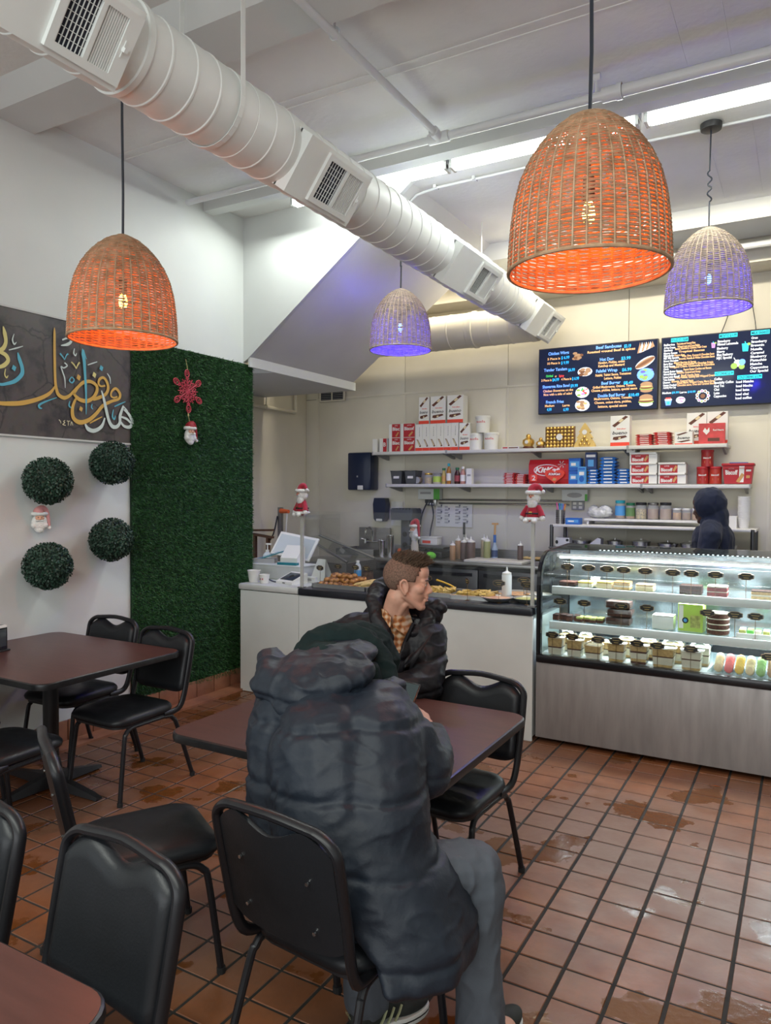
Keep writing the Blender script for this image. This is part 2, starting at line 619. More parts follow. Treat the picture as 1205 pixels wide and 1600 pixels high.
def reg(y0, y1, base0, base1, dark_first=True, hh=0.125, nd=7, nw=10):
    c = Vector((DX, 0, DZ)) + NRM * (DR - 0.01)

    def P(y, v, d):
        q = c + UPV * v + NRM * d
        return (q.x, y, q.z)
    mb = MB()
    h2 = hh + 0.02
    mb.loft([[P(base0, -h2, -0.05), P(base1, -h2, -0.05), P(base1, h2, -0.05), P(base0, h2, -0.05)],
             [P(base0, -h2, 0.03), P(base1, -h2, 0.03), P(base1, h2, 0.03), P(base0, h2, 0.03)]])
    mb.loft([[P(base0, -h2, -0.13), P(base1, -h2, -0.13), P(base1, h2, -0.13), P(base0, h2, -0.13)],
             [P(base0, -h2, -0.04), P(base1, -h2, -0.04), P(base1, h2, -0.04), P(base0, h2, -0.04)]])
    dpart(mb, 'saddle', duct_m, smooth=0)
    # frame ring
    fr = MB()

    def bar(ya, yb, va, vb, d0, d1, mi=0, target=None):
        (target or fr).loft([[P(ya, va, d0), P(yb, va, d0), P(yb, vb, d0), P(ya, vb, d0)],
                             [P(ya, va, d1), P(yb, va, d1), P(yb, vb, d1), P(ya, vb, d1)]], mi)
    b = 0.028
    ym = (y0 + y1) / 2
    bar(y0, y1, -hh, -hh + b, .03, .048)
    bar(y0, y1, hh - b, hh, .03, .048)
    bar(y0, y0 + b, -hh + b, hh - b, .03, .048)
    bar(y1 - b * 1.9, y1, -hh + b, hh - b, .03, .048)
    bar(ym - .012, ym + .006, -hh + b, hh - b, .03, .048)
    f = dpart(fr, 'grille_frame', duct_m, smooth=0)
    bk = MB()
    bar(y0 + b, y1 - b, -hh + b, hh - b, .029, .032, 0, bk)
    g = bk
    g.v = [(p[0] - DX, p[1] - 1.2, p[2] - DZ + DR) for p in g.v]
    g.build('dark_throat', dark_vent, f, smooth=0)
    for k in range(nd):
        yy = y0 + b + (ym - .012 - y0 - b) * (k + .5) / nd
        s = MB()
        bar(yy - .0014, yy + .0014, -hh + b, hh - b, .0325, .0365, 0, s)
        s.v = [(p[0] - DX, p[1] - 1.2, p[2] - DZ + DR) for p in s.v]
        s.build('louvre', duct_m, f, smooth=0)
    for k in range(6):
        vv = -hh + b + (2 * hh - 2 * b) * (k + 1) / 7
        s = MB()
        bar(y0 + b, ym - .012, vv - .0011, vv + .0011, .0325, .0365, 0, s)
        s.v = [(p[0] - DX, p[1] - 1.2, p[2] - DZ + DR) for p in s.v]
        s.build('louvre', duct_m, f, smooth=0)
    for k in range(nw):
        yy = ym + .006 + (y1 - b * 1.9 - ym - .006) * (k + .5) / nw
        s = MB()
        bar(yy - .0036, yy + .0024, -hh + b, hh - b, .0335, .041, 0, s)
        s.v = [(p[0] - DX, p[1] - 1.2, p[2] - DZ + DR) for p in s.v]
        s.build('louvre', duct_m, f, smooth=0)
    s = MB()
    bar(y1 - .038, y1 - .032, -.03, .03, .048, .051, 0, s)
    bar(y1 - .041, y1 - .026, -.008, .008, .048, .066, 0, s)
    s.v = [(p[0] - DX, p[1] - 1.2, p[2] - DZ + DR) for p in s.v]
    s.build('damper_lever', duct_m, f, smooth=0)


reg(1.60, 1.90, 1.3, 1.91)
reg(3.09, 3.47, 2.93, 3.49)
reg(5.08, 5.46, 4.72, 5.48)
reg(6.80, 7.14, 6.5, 7.18)
# hanger straps
for y in (2.50, 6.05):
    mb = MB()
    w = 0.014
    pts = [(DX - DR - 0.004, CEIL)] + [(DX + (DR + 0.005) * math.cos(a), DZ + (DR + 0.005) * math.sin(a)) for a in np.linspace(PI, 2 * PI, 14)] + [(DX + DR + 0.004, CEIL)]
    n_ = len(pts)
    out = [(DX + (x - DX) * 1.012, z if z > DZ + .1 else DZ + (z - DZ) * 1.012) for x, z in pts]
    vs = [(x, yy, z) for yy in (y - w, y + w) for x, z in pts] + [(x, yy, z) for yy in (y - w, y + w) for x, z in out]
    fs = []
    for i in range(n_ - 1):
        fs += [(i, i + 1, n_ + i + 1, n_ + i), (2 * n_ + i, 2 * n_ + i + 1, 3 * n_ + i + 1, 3 * n_ + i), (i, i + 1, 2 * n_ + i + 1, 2 * n_ + i), (n_ + i, n_ + i + 1, 3 * n_ + i + 1, 3 * n_ + i)]
    mb.add(vs, fs)
    dpart(mb, 'hanger_strap', duct_m, smooth=0)
for y in (1.97, 1.2):
    dpart(MB().box((DX - .05, y, 3.80), (.03, .04, .5)), 'hanger_strap', duct_m, smooth=0)

cream = mat('cream_duct', (0.68, 0.635, 0.52), 0.4, noise_scale=3, noise_amt=0.05)
ROTX = Euler((0, PI / 2, 0)).to_matrix()
DK = 0.175
for x0, x1 in ((-5.0, -3.6), (-3.6, -2.95), (-2.95, -2.30)):
    dpart(MB().lathe(duct_prof(x1 - x0, 0.2, DK), 40, (x0, 7.0, 3.33), 0, ROTX, cap=True), 'kitchen_branch', cream)
dpart(MB().lathe([(DK, 0), (DK + .012, .005), (DK + .012, .03), (DK, .035)], 40, (-2.97, 7.0, 3.33), 0, ROTX, cap=False), 'collar', cream)

# ---------------------------------------------------------------- sprinkler pipes, conduits, strip lights
pipe_m = mat('pipe_paint', (0.66, 0.68, 0.68), 0.4)
sp = empty('sprinkler_pipe', (-1.0, 4.245, 3.87), label='thick white pipe under the ceiling running parallel to the strip lights', cat='pipe')


def loc_mb(mb, o):
    x, y, z = o.location
    mb.v = [(p[0] - x, p[1] - y, p[2] - z) for p in mb.v]
    return mb


PZ = 3.905
loc_mb(MB().cyl((-4.2, 4.245, PZ), (-2.03, 4.245, PZ), .022), sp).build('pipe_run', pipe_m, sp)
loc_mb(MB().cyl((-2.03, 4.245, PZ), (-0.98, 4.245, PZ), .026), sp).build('pipe_run', pipe_m, sp)
loc_mb(MB().cyl((-0.98, 4.245, PZ), (3.3, 4.245, PZ), .033), sp).build('pipe_run', pipe_m, sp)
loc_mb(MB().cyl((-1.04, 4.245, PZ), (-0.93, 4.245, PZ), .04).cyl((-0.96, 4.245, PZ), (-0.93, 4.245, PZ), .045), sp).build('coupling', pipe_m, sp)
loc_mb(MB().cyl((-2.12, 4.245, PZ), (-1.98, 4.245, PZ), .034).cyl((-2.05, 4.245, PZ), (-2.05, 4.16, PZ + .008), .033), sp).build('tee_fitting', pipe_m, sp)
loc_mb(MB().cyl((-1.075, 4.245, PZ), (-1.075, 4.245, CEIL), .006).cyl((-1.10, 4.245, CEIL - .02), (-1.05, 4.245, CEIL - .02), .02), sp).build('hanger_rod', pipe_m, sp)
loc_mb(MB().cyl((-2.9, 4.22, PZ + .02), (-3.18, 4.22, PZ + .02), .02).cyl((-3.18, 4.22, PZ), (-3.18, 4.22, PZ + .07), .024), sp).build('sprinkler_head', pipe_m, sp)
sp2 = empty('branch_pipe', (-2.06, 3.0, 3.9), label='thin white pipe running from the near ceiling to the thick pipe', cat='pipe')
loc_mb(MB().cyl((-2.06, 0.6, 3.93), (-2.05, 4.16, 3.915), .021), sp2).build('pipe_run', pipe_m, sp2)
loc_mb(MB().cyl((-2.06, 3.08, 3.93), (-2.06, 3.08, CEIL), .006).tube([(-2.06 + .027 * math.cos(a), 3.08, 3.93 + .03 * math.sin(a)) for a in np.linspace(0, 2 * PI, 16)[:-1]], .005, 6, closed=True), sp2).build('hanger_rod', pipe_m, sp2)

fix_m = mat('fixture_white', (0.78, 0.80, 0.80), 0.35)
tube_m = mat('lit_tube', (1, 1, 1), 0.3, emit=(0.95, 1.0, 0.94), emit_s=11.0)
met = mat('bright_metal', (0.62, 0.62, 0.62), 0.25, 1.0)
for k, (a, c, wh) in enumerate(((-3.55, -2.21, 'leftmost, half behind the air duct'), (-2.19, -0.93, 'the middle one of the row, behind the big lamp'), (-0.90, 0.42, 'the right one, above the canopied blue lamp'))):
    f = empty('strip_light', ((a + c) / 2, 4.735, 3.9), label='lit white fluorescent strip light, ' + wh, cat='light')
    loc_mb(MB().box(((a + c) / 2, 4.735, 4.0), (c - a, 0.10, 0.06)), f).build('housing', fix_m, f, smooth=0)
    loc_mb(MB().cyl((a + .03, 4.715, 3.94), (c - .03, 4.715, 3.94), .019, seg=14).cyl((a + .03, 4.765, 3.94), (c - .03, 4.765, 3.94), .019, seg=14), f).build('tube', tube_m, f)
    for x in (a + .012, c - .012):
        loc_mb(MB().box((x, 4.735, 3.945), (.02, .09, .06)).cyl((x, 4.715, 3.94), (x + .01, 4.715, 3.94), .016), f).build('lamp_holder', met, f, smooth=0)
cd = empty('conduit', (-1.7, 5.15, 4.0), label='thin metal conduit clipped along the soffit edge behind the strip lights', cat='conduit')
sl = (4.013 - 2.842) / (-2.66 + 4.225)
pp = [(3.0, 5.19, 4.018), (-0.65, 5.19, 4.018), (-1.0, 5.17, 4.016), (-1.75, 5.17, 4.02), (-2.5, 5.16, 4.012), (-2.68, 5.16, 3.99), (-3.02, 5.15, 3.985 - .34 * sl)]
loc_mb(MB().tube(pp, .010, 8), cd).build('tube', pipe_m, cd)
for x in (-0.15, -1.75, -2.2, -2.52, -1.2):
    loc_mb(MB().box((x, 5.17, 4.02), (.022, .06, .026)), cd).build('clip', pipe_m, cd)
tag(MB().tube([(0.6, 7.0, 3.78), (-1.4, 7.0, 3.78), (-1.9, 7.0, 3.78)], .028, 10).build('kitchen_pipe', pipe_m), 'white pipe near the ceiling, seen behind the canopied blue lamp', 'pipe')
# ---------------------------------------------------------------- wicker pendant lamps
wick_o = mat('wicker_brown', (0.50, 0.32, 0.19), 0.6, noise_scale=30, noise_amt=0.35, color2=(0.31, 0.185, 0.10), trans=0.0)
wick_n = mat('wicker_pale', (0.46, 0.37, 0.27), 0.6, noise_scale=30, noise_amt=0.3)
cord_m = mat('dark_cord', (0.02, 0.024, 0.035), 0.5)
blk = mat('black_plastic', (0.018, 0.018, 0.02), 0.4)
stake_m = mat('wicker_stake', (0.47, 0.33, 0.21), 0.6, noise_scale=40, noise_amt=0.3)
LR, LH = 0.257, 0.505


def lamp_r(t):
    """shade radius at height fraction t (0 at the rim)"""
    pts = [(0, 1.0), (.15, .988), (.3, .965), (.45, .925), (.58, .86), (.7, .755), (.8, .625), (.88, .48), (.94, .34), (.98, .20), (1.0, .09)]
    for (a, ra), (b, rb) in zip(pts[:-1], pts[1:]):
        if t <= b:
            return LR * (ra + (rb - ra) * (t - a) / (b - a))
    return LR * .09


def make_lamp(label, loc, top, wick, glow, power, bulb_c, bulb_s, canopy=False, ceil_z=CEIL):
    L = empty('pendant_lamp', loc, label=label, cat='lamp', group='bell-shaped wicker pendant lamps')
    n_st, rows, seg = 40, 92, 160
    mb = MB()
    # arc-length rows so that the weave stays even over the dome
    ts = np.linspace(0, 1, 400)
    rr = np.array([lamp_r(t) for t in ts])
    ds = np.hypot(np.diff(rr), np.diff(ts) * LH)
    cum = np.concatenate([[0], np.cumsum(ds)])
    for k in range(rows):
        s = cum[-1] * (k + .6) / (rows + .4)
        t = float(np.interp(s, cum, ts))
        r = lamp_r(t)
        amp = 0.0032 * min(1, r / LR * 1.3)
        ph = PI * (k % 2)
        pts, rad = [], []
        jz = rnd.uniform(-.001, .001)
        for i in range(seg):
            a = 2 * PI * i / seg
            q = r + amp * math.cos(a * n_st / 2 + ph)
            pts.append((q * math.cos(a), q * math.sin(a), t * LH + jz + 0.0010 * math.sin(a * 5 + k)))
            # the strands lie close at the stakes and stand apart between them, more in some bays
            bay = .5 + .5 * noise.noise(Vector((math.cos(a) * 5.5, math.sin(a) * 5.5, t * 1.3 + loc[0])))
            rad.append(0.0034 - .00085 * abs(math.cos(a * n_st / 2)) * (0.35 + 1.1 * bay) * (1 if wick is wick_o else .75) * (1 if t < (.82 if wick is wick_o else .5) else .3))
        mb.tube(pts, rad, 4, closed=True)
    mb.build('weave', wick, L, kind='stuff')
    for i in range(n_st):
        a = 2 * PI * (i + .5) / n_st
        st = MB()
        pts = [((lamp_r(t) + .0016) * math.cos(a), (lamp_r(t) + .0016) * math.sin(a), t * LH) for t in np.linspace(0, 0.97, 14)]
        st.tube(pts, [(0.0036 if wick is wick_o else .0042) - .0016 * i / 13 for i in range(14)], 5)
        st.build('stake', wick if wick is wick_o and i % 2 else stake_m, L)
    MB().tube([(LR * math.cos(a), LR * math.sin(a), 0.0) for a in np.linspace(0, 2 * PI, 49)[:-1]], 0.0065, 8, closed=True).build('rim', wick, L)
    MB().lathe([(.03, LH - .03), (.03, LH + .004), (.012, LH + .01)], 16).build('top_cap', wick, L)
    bm_ = mat('bulb_' + label[:9].replace(' ', '_'), bulb_c, 0.2, emit=bulb_c, emit_s=bulb_s)
    MB().lathe([(.013, .222), (.02, .23), (.02, .30), (.006, .31), (.006, LH - .03)], 14).build('socket', blk, L)
    MB().lathe([(.003, .15), (.016, .16), (.021, .18), (.018, .205), (.012, .222)], 16).build('bulb', bm_, L)
    cz = ceil_z - loc[2]
    if canopy:
        pts = [(0, 0, LH)] + [(0, 0, LH + .14)]
        kz = LH + .17
        pts += [(.012 * math.sin(a * 2), 0.01 * math.cos(a), kz + a * .020) for a in np.linspace(0, 3 * PI, 26)]
        pts += [(0, 0, kz + .24), (0, .03, cz - .04)]
        MB().tube(pts, .005, 6).build('cord', cord_m, L)
        MB().lathe([(.03, cz - .045), (.062, cz - .04), (.066, cz - .02), (.066, cz - .004), (.05, cz)], 24, (0, .03, 0)).build('canopy', blk, L)
    else:
        MB().tube([(0, 0, LH), (.003, 0, LH + .2), (-.002, 0, (LH + cz) / 2), (0, 0, cz)], .0065, 6).build('cord', cord_m, L)
        MB().lathe([(.05, cz - .025), (.055, cz - .004), (.055, cz)], 20).build('canopy', blk, L)
    d = bpy.data.lights.new('bulb_glow', 'POINT')
    d.energy = power
    d.color = glow
    d.shadow_soft_size = 0.03
    o = bpy.data.objects.new('bulb_glow', d)
    o.location = (0, 0, .17 if wick is wick_o else .12)
    o.parent = L
    COL.objects.link(o)
    return L


OG, BG = (1.0, 0.125, 0.004), (0.035, 0.02, 1.0)
make_lamp('orange glowing wicker lamp nearest the camera, largest, upper right', (-0.637, 2.443, 2.405), 0, wick_o, OG, 23, (1.0, 0.55, 0.08), 30)
make_lamp('orange glowing wicker lamp hanging on the left, before the calligraphy banner', (-2.95, 2.545, 2.425), 0, wick_o, OG, 23, (1.0, 0.55, 0.08), 30)
make_lamp('blue glowing wicker lamp under the sloping stair soffit, below the duct', (-2.995, 5.485, 2.873), 0, wick_n, BG, 28, (0.12, 0.35, 1.0), 16, ceil_z=2.842 + (4.225 - 2.995) * .748)
make_lamp('blue glowing wicker lamp with knotted cord and round black canopy', (-0.574, 5.12, 2.855), 0, wick_n, BG, 28, (0.12, 0.35, 1.0), 16, canopy=True, ceil_z=4.03)

# ---------------------------------------------------------------- tables
top_m = mat('mahogany_laminate', (0.080, 0.032, 0.026), 0.33, noise_scale=5, noise_amt=0.18, stretch=(1, 8, 1), bump=0.03, bump_scale=120)
edge_m = mat('black_edge', (0.012, 0.012, 0.013), 0.35, noise_scale=30, noise_amt=0.4)
iron = mat('black_iron', (0.014, 0.014, 0.016), 0.42)
TW, TD, TH = 1.14, 0.93, 0.755


def rr_pts(w, d, r, n=6):
    p = []
    for cx, cy, a0 in ((w / 2 - r, d / 2 - r, 0), (-w / 2 + r, d / 2 - r, 90), (-w / 2 + r, -d / 2 + r, 180), (w / 2 - r, -d / 2 + r, 270)):
        for k in range(n + 1):
            a = math.radians(a0 + 90 * k / n)
            p.append((cx + r * math.cos(a), cy + r * math.sin(a)))
    return p


def make_table(loc, label):
    t = empty('dining_table', loc, label=label, cat='table', group='mahogany-coloured cafe tables')
    MB().prism(rr_pts(TW - .012, TD - .012, .075), .030, base=TH - .030).build('tabletop', top_m, t)
    mb = MB()
    rings = []
    for off, z in ((-.008, TH - .0345), (0, TH - .032), (0.002, TH - .017), (0, TH - .004), (-.006, TH - .0005)):
        rings.append([(x, y, z) for x, y in rr_pts(TW + 2 * off, TD + 2 * off, .08)])
    mb.loft(rings, cap=False)
    mb.build('edge_band', edge_m, t)
    MB().lathe([(.11, TH - .045), (.11, TH - .034)], 16).box((0, 0, TH - .05), (.5, .06, .02)).box((0, 0, TH - .05), (.06, .5, .02)).build('spider_plate', iron, t, smooth=0)
    MB().cyl((0, 0, .05), (0, 0, TH - .04), .042, seg=20).build('column', iron, t)
    for a in range(4):
        mb = MB()
        L = .40 if a % 2 == 0 else .33
        c, s = math.cos(a * PI / 2), math.sin(a * PI / 2)
        prof = [(0.02, .075, .035), (.12, .065, .032), (L - .06, .035, .026), (L, .022, .022)]
        rings = []
        for d, h, w in prof:
            rings.append([(c * d - s * w, s * d + c * w, .008), (c * d + s * w, s * d - c * w, .008), (c * d + s * w * .7, s * d - c * w * .7, h), (c * d - s * w * .7, s * d + c * w * .7, h)])
        mb.loft(rings)
        mb.cyl((c * (L - .025), s * (L - .025), 0), (c * (L - .025), s * (L - .025), .012), .016)
        mb.build('foot', iron, t)
    return t


make_table((-1.56, 2.49, 0), 'dark red-brown table where the two men sit')
make_table((-3.70, 2.67, 0), 'dark red-brown table against the left wall, napkin holder on it')
make_table((-1.63, 0.445, 0), 'dark red-brown table whose corner shows in the bottom left foreground')

# ---------------------------------------------------------------- chairs
vinyl = mat('black_vinyl', (0.0115, 0.013, 0.0155), 0.40, spec=.38, noise_scale=7, noise_amt=0.25, bump=0.05, bump_scale=160, rough_amt=0.08)
frame_m = mat('black_enamel', (0.010, 0.010, 0.012), 0.36, spec=.4)
rub = mat('rubber', (0.01, 0.01, 0.01), 0.8)


def smooth_path(pts, n=4):
    """Catmull-Rom through the points"""
    P = [Vector(p) for p in pts]
    out = []
    for i in range(len(P) - 1):
        p0, p1, p2, p3 = P[max(i - 1, 0)], P[i], P[i + 1], P[min(i + 2, len(P) - 1)]
        for k in range(n):
            t = k / n
            out.append(0.5 * ((2 * p1) + (-p0 + p2) * t + (2 * p0 - 5 * p1 + 4 * p2 - p3) * t * t + (-p0 + 3 * p1 - 3 * p2 + p3) * t ** 3))
    out.append(P[-1])
    return out


def back_y(z):
    """where the back's middle plane lies at height z"""
    return -0.232 - (z - 0.46) * 0.205


def make_chair():
    C = empty('dining_chair', (0, 0, 0), label='x', cat='chair', group='black vinyl cafe chairs')
    # seat cushion
    rings = []
    for inset, z in ((.012, .412), (0, .420), (-.004, .436), (0, .450), (.012, .462), (.045, .470), (.10, .474)):
        ring = []
        for x, y in rr_pts(.42 - 2 * inset, .435 - 2 * inset, max(.085 - inset * .4, .03), 5):
            k = 1 - .06 * (0.22 - y) / .44
            ring.append((x * k, y + .02, z - .006 * max(0, y - .12) / .1 * (1 if z > .44 else 0)))
        rings.append(ring)
    MB().loft(rings).build('seat', vinyl, C, smooth=60)
    MB().prism([(x * .93, y * .93 + .02) for x, y in rr_pts(.42, .435, .08, 4)], .012, base=.400).build('seat_board', blk, C)
    for s in (-1, 1):
        MB().tube(smooth_path([(s * .188, .07, .397), (s * .19, .13, .394), (s * .195, .165, .372), (s * .20, .182, .325), (s * .212, .222, .012)]), .0125, 10).build('leg', frame_m, C)
        MB().tube(smooth_path([(s * .188, -.10, .397), (s * .19, -.15, .390), (s * .193, -.175, .365), (s * .198, -.195, .325), (s * .212, -.30, .012)]), .0125, 10).build('leg', frame_m, C)
        MB().tube([(s * .188, .08, .397), (s * .188, -.11, .397)], .0125, 10).build('side_rail', frame_m, C)
        for y in (.222, -.30):
            MB().cyl((s * .212, y, 0), (s * .212, y, .022), .0155, seg=10).build('foot_cap', rub, C)
    MB().tube([(-.185, -.13, .385), (.185, -.13, .385)], .009, 8).build('cross_bar', frame_m, C)
    MB().tube([(-.185, .12, .388), (.185, .12, .388)], .009, 8).build('cross_bar', frame_m, C)
    # back hoop
    side = [(.19, -.10, .412), (.196, -.165, .412), (.204, -.212, .432), (.21, back_y(.50), .50), (.215, back_y(.62), .62), (.216, back_y(.76), .76)]
    arc = []
    for k in range(1, 7):
        a = PI / 2 * k / 6
        z = .778 + .062 * math.sin(a)
        arc.append((.216 - .085 * (1 - math.cos(a)), back_y(z), z))
    topc = (0, back_y(.852) - .006, .850)
    right = side + arc
    loop = right + [topc] + [(-x, y, z) for x, y, z in right[::-1]]
    MB().tube(smooth_path(loop, 3), .0135, 10, flat=1.25).build('back_frame', frame_m, C)
    # back cushion with the hand hold scooped from its top edge
    nu, nv = 25, 14
    hw = .200

    def zt(u):
        e = .836 if abs(u) < .5 else .836 - .052 * ((abs(u) - .5) / .5) ** 2.2
        k = min(1, abs(u) / .60)
        return e - .042 * (1 - k * k * (3 - 2 * k)) ** .8
    fr, bk = [], []
    for j in range(nv):
        v = j / (nv - 1)
        for i in range(nu):
            u = -1 + 2 * i / (nu - 1)
            z0 = .497 + .028 * abs(u) ** 6
            z = z0 + (zt(u) - z0) * v
            edge = min(1, min(1 - abs(u), v * 1.6, (1 - v) * 1.6) / .12)
            puff = .006 + .022 * math.sin(edge * PI / 2)
            curve = -.018 * (1 - u * u)
            x = u * hw
            fr.append((x, back_y(z) + puff + curve, z))
            bk.append((x, back_y(z) - .006 + curve, z))
    nn = nu * nv
    fs = []
    for j in range(nv - 1):
        for i in range(nu - 1):
            a = j * nu + i
            fs.append((a + 1, a, a + nu, a + nu + 1))
            fs.append((nn + a, nn + a + 1, nn + a + nu + 1, nn + a + nu))
    for i in range(nu - 1):
        fs.append((i, i + 1, nn + i + 1, nn + i))
        a = (nv - 1) * nu + i
        fs.append((a + 1, a, nn + a, nn + a + 1))
    for j in range(nv - 1):
        a = j * nu
        fs.append((a + nu, a, nn + a, nn + a + nu))
        a = j * nu + nu - 1
        fs.append((a, a + nu, nn + a + nu, nn + a))
    b = MB().add(fr + bk, fs).build('back_cushion', vinyl, C, smooth=50)
    for x in (-.12, .12):
        for z in (.56, .70):
            MB().cyl((x, back_y(z) - .026, z), (x, back_y(z) - .020, z), .005, seg=8).build('screw', met, b)
    return C


chair = make_chair()
spots = [
    (-3.349, 2.90, 179, 'black chair with the grass panel behind it, nearest the table corner'),
    (-3.935, 3.01, 182, 'black chair against the left wall, far side of the wall table'),
    (-1.155, 1.80, -6, 'black chair seen from behind, under the man in the long dark coat'),
    (-2.043, 1.836, -30, 'empty black chair turned edge-on in the left middle foreground'),
    (-1.300, 2.825, 177, 'empty black chair right of the table where the men sit'),
    (-1.422, 0.888, 175, 'black chair in the foreground facing the near table corner'),
    (-1.955, 0.865, 179, 'black chair cut off by the left edge near the bottom'),
    (-1.890, 3.14, 182, 'black chair under the short-haired man in the open coat'),
    (-3.36, 2.14, 4, 'black chair cut off at left, near side of the wall table, nearer seat'),
    (-3.90, 2.16, 2, 'black chair at left edge, near side of the wall table, by the wall'),
]
for k, (x, y, a, lab) in enumerate(spots):
    c = chair if k == 0 else copy_tree(chair)
    c.location = (x, y, 0)
    c.rotation_euler = (0, 0, math.radians(a))
    c['label'] = lab
# ---------------------------------------------------------------- soft bodies: rounded volumes fused into one skin
def _capsule(mb, a, ra, b, rb, seg=16):
    a, b = Vector(a), Vector(b)
    d = b - a
    L = max(d.length, 1e-4)
    prof = []
    for k in range(6):
        t = PI / 2 * k / 5
        prof.append((max(.0005, ra * math.sin(t)), -ra * math.cos(t)))
    for k in range(6):
        t = PI / 2 * k / 5
        prof.append((max(.0005, rb * math.cos(t)), L + rb * math.sin(t)))
    q = d.to_track_quat('Z', 'Y').to_matrix() if d.length > 1e-4 else Matrix.Identity(3)
    mb.lathe(prof, seg, tuple(a), 0, q)


def chain(pts):
    """capsules joining (point, radius) pairs"""
    return [('c', p0, r0, p1, r1) for (p0, r0), (p1, r1) in zip(pts[:-1], pts[1:])]


def fuse(parts, voxel, smooth=4, disp=None, keep=None, thick=0.0):
    mb = MB()
    for p in parts:
        if p[0] == 'c':
            _capsule(mb, *p[1:])
        elif p[0] == 'l':
            mb.loft(p[1])
        else:
            mb.ball(p[1], 1.0, 24, 0, p[2], p[3] if len(p) > 3 else None)
    tmp = bpy.data.objects.new('t', mb.mesh('t', [], 0))
    COL.objects.link(tmp)
    m = tmp.modifiers.new('r', 'REMESH')
    m.mode = 'VOXEL'
    m.voxel_size = voxel
    dg = bpy.context.evaluated_depsgraph_get()
    me = bpy.data.meshes.new_from_object(tmp.evaluated_get(dg))
    bpy.data.objects.remove(tmp)
    n = len(me.vertices)
    co = np.empty(n * 3)
    me.vertices.foreach_get('co', co)
    co = co.reshape(-1, 3)
    e = np.empty(len(me.edges) * 2, dtype=np.int64)
    me.edges.foreach_get('vertices', e)
    e = e.reshape(-1, 2)
    deg = np.bincount(e.ravel(), minlength=n)[:, None]
    for _ in range(smooth):
        acc = np.zeros_like(co)
        np.add.at(acc, e[:, 0], co[e[:, 1]])
        np.add.at(acc, e[:, 1], co[e[:, 0]])
        co = co * .5 + .5 * acc / np.maximum(deg, 1)
    me.vertices.foreach_set('co', co.ravel())
    me.update()
    if disp:
        no = np.empty(n * 3)
        me.vertex_normals.foreach_get('vector', no)
        no = no.reshape(-1, 3)
        co = co + no * disp(co, no)[:, None]
        me.vertices.foreach_set('co', co.ravel())
    if keep is not None:
        ok = keep(co)
        bm = bmesh.new()
        bm.from_mesh(me)
        bm.verts.ensure_lookup_table()
        bmesh.ops.delete(bm, geom=[v for v in bm.verts if not ok[v.index]], context='VERTS')
        if thick:
            bmesh.ops.solidify(bm, geom=bm.faces[:], thickness=thick)
        bm.to_mesh(me)
        bm.free()
    me.polygons.foreach_set('use_smooth', [True] * len(me.polygons))
    me.update()
    return me


def put(me, name, m, parent, **props):
    """parent a world-space mesh under a thing whose Empty stands unrotated"""
    me.name = name
    me.materials.clear()
    me.materials.append(m)
    o = bpy.data.objects.new(name, me)
    COL.objects.link(o)
    o.parent = parent
    o.location = -parent.location
    for k, v in props.items():
        o[k] = v
    return o


def fbm(co, sc, off=0.0, st=(1, 1, 1), oct_=3):
    return np.array([noise.fractal(Vector((c[0] * sc * st[0] + off, c[1] * sc * st[1], c[2] * sc * st[2])), 0.7, 2.0, oct_) for c in co])


def ridge(co, sc, off=0.0, st=(1, 1, 1)):
    return np.array([1 - abs(noise.noise(Vector((c[0] * sc * st[0] + off, c[1] * sc * st[1] + off, c[2] * sc * st[2])))) * 2.2 for c in co])


def puffer(seams, depth=.012, wr=.006):
    def f(co, no):
        z = co[:, 2] + .02 * np.sin(co[:, 0] * 7) + .012 * np.sin(co[:, 1] * 9 + 1)
        d = np.zeros(len(co))
        for s in seams:
            d -= depth * np.exp(-((z - s) / .011) ** 2)
        d += wr * fbm(co, 7, 3.1, (1, 1, 1.6)) + wr * .8 * np.clip(ridge(co, 9, 1.7, (1.0, 1.0, 1.9)), -.5, 1) ** 3
        # gathers that run into each seam
        for s in seams:
            g = np.exp(-((z - s) / .035) ** 2)
            d += .0035 * g * np.sin(co[:, 0] * 95 + 9 * np.sin(co[:, 1] * 13)) * np.clip(fbm(co, 5, s * 9), 0, 1) * 2
        return d
    return f


def folds(a=.005, sc=9, st=(1, 1, .5)):
    return lambda co, no: a * fbm(co, sc, 1.0, st) + a * .9 * np.clip(ridge(co, sc * .9, 5, st), -.4, 1) ** 3


skin = mat('skin', (0.52, 0.285, 0.20), 0.5, noise_scale=22, noise_amt=0.10, bump=0.06, bump_scale=220)
nylon = mat('navy_nylon', (0.0125, 0.0175, 0.0265), 0.5, noise_scale=5, noise_amt=0.15, bump=0.12, bump_scale=75, spec=.35)
nylon2 = mat('black_nylon', (0.0085, 0.0085, 0.011), 0.5, noise_scale=5, noise_amt=0.15, bump=0.12, bump_scale=75, spec=.35)
fleece = mat('dark_green_fleece', (0.008, 0.017, 0.017), 0.9, noise_scale=9, noise_amt=0.3, bump=0.12, bump_scale=140, spec=.2)
denim = mat('grey_twill', (0.067, 0.077, 0.092), 0.8, noise_scale=6, noise_amt=0.2, bump=0.12, bump_scale=300)
hairm = mat('brown_hair', (0.075, 0.048, 0.030), 0.5, noise_scale=90, noise_amt=0.6)
stub = mat('clipped_hair', (0.155, 0.092, 0.064), 0.8, noise_scale=160, noise_amt=0.5, bump=0.3, bump_scale=400)


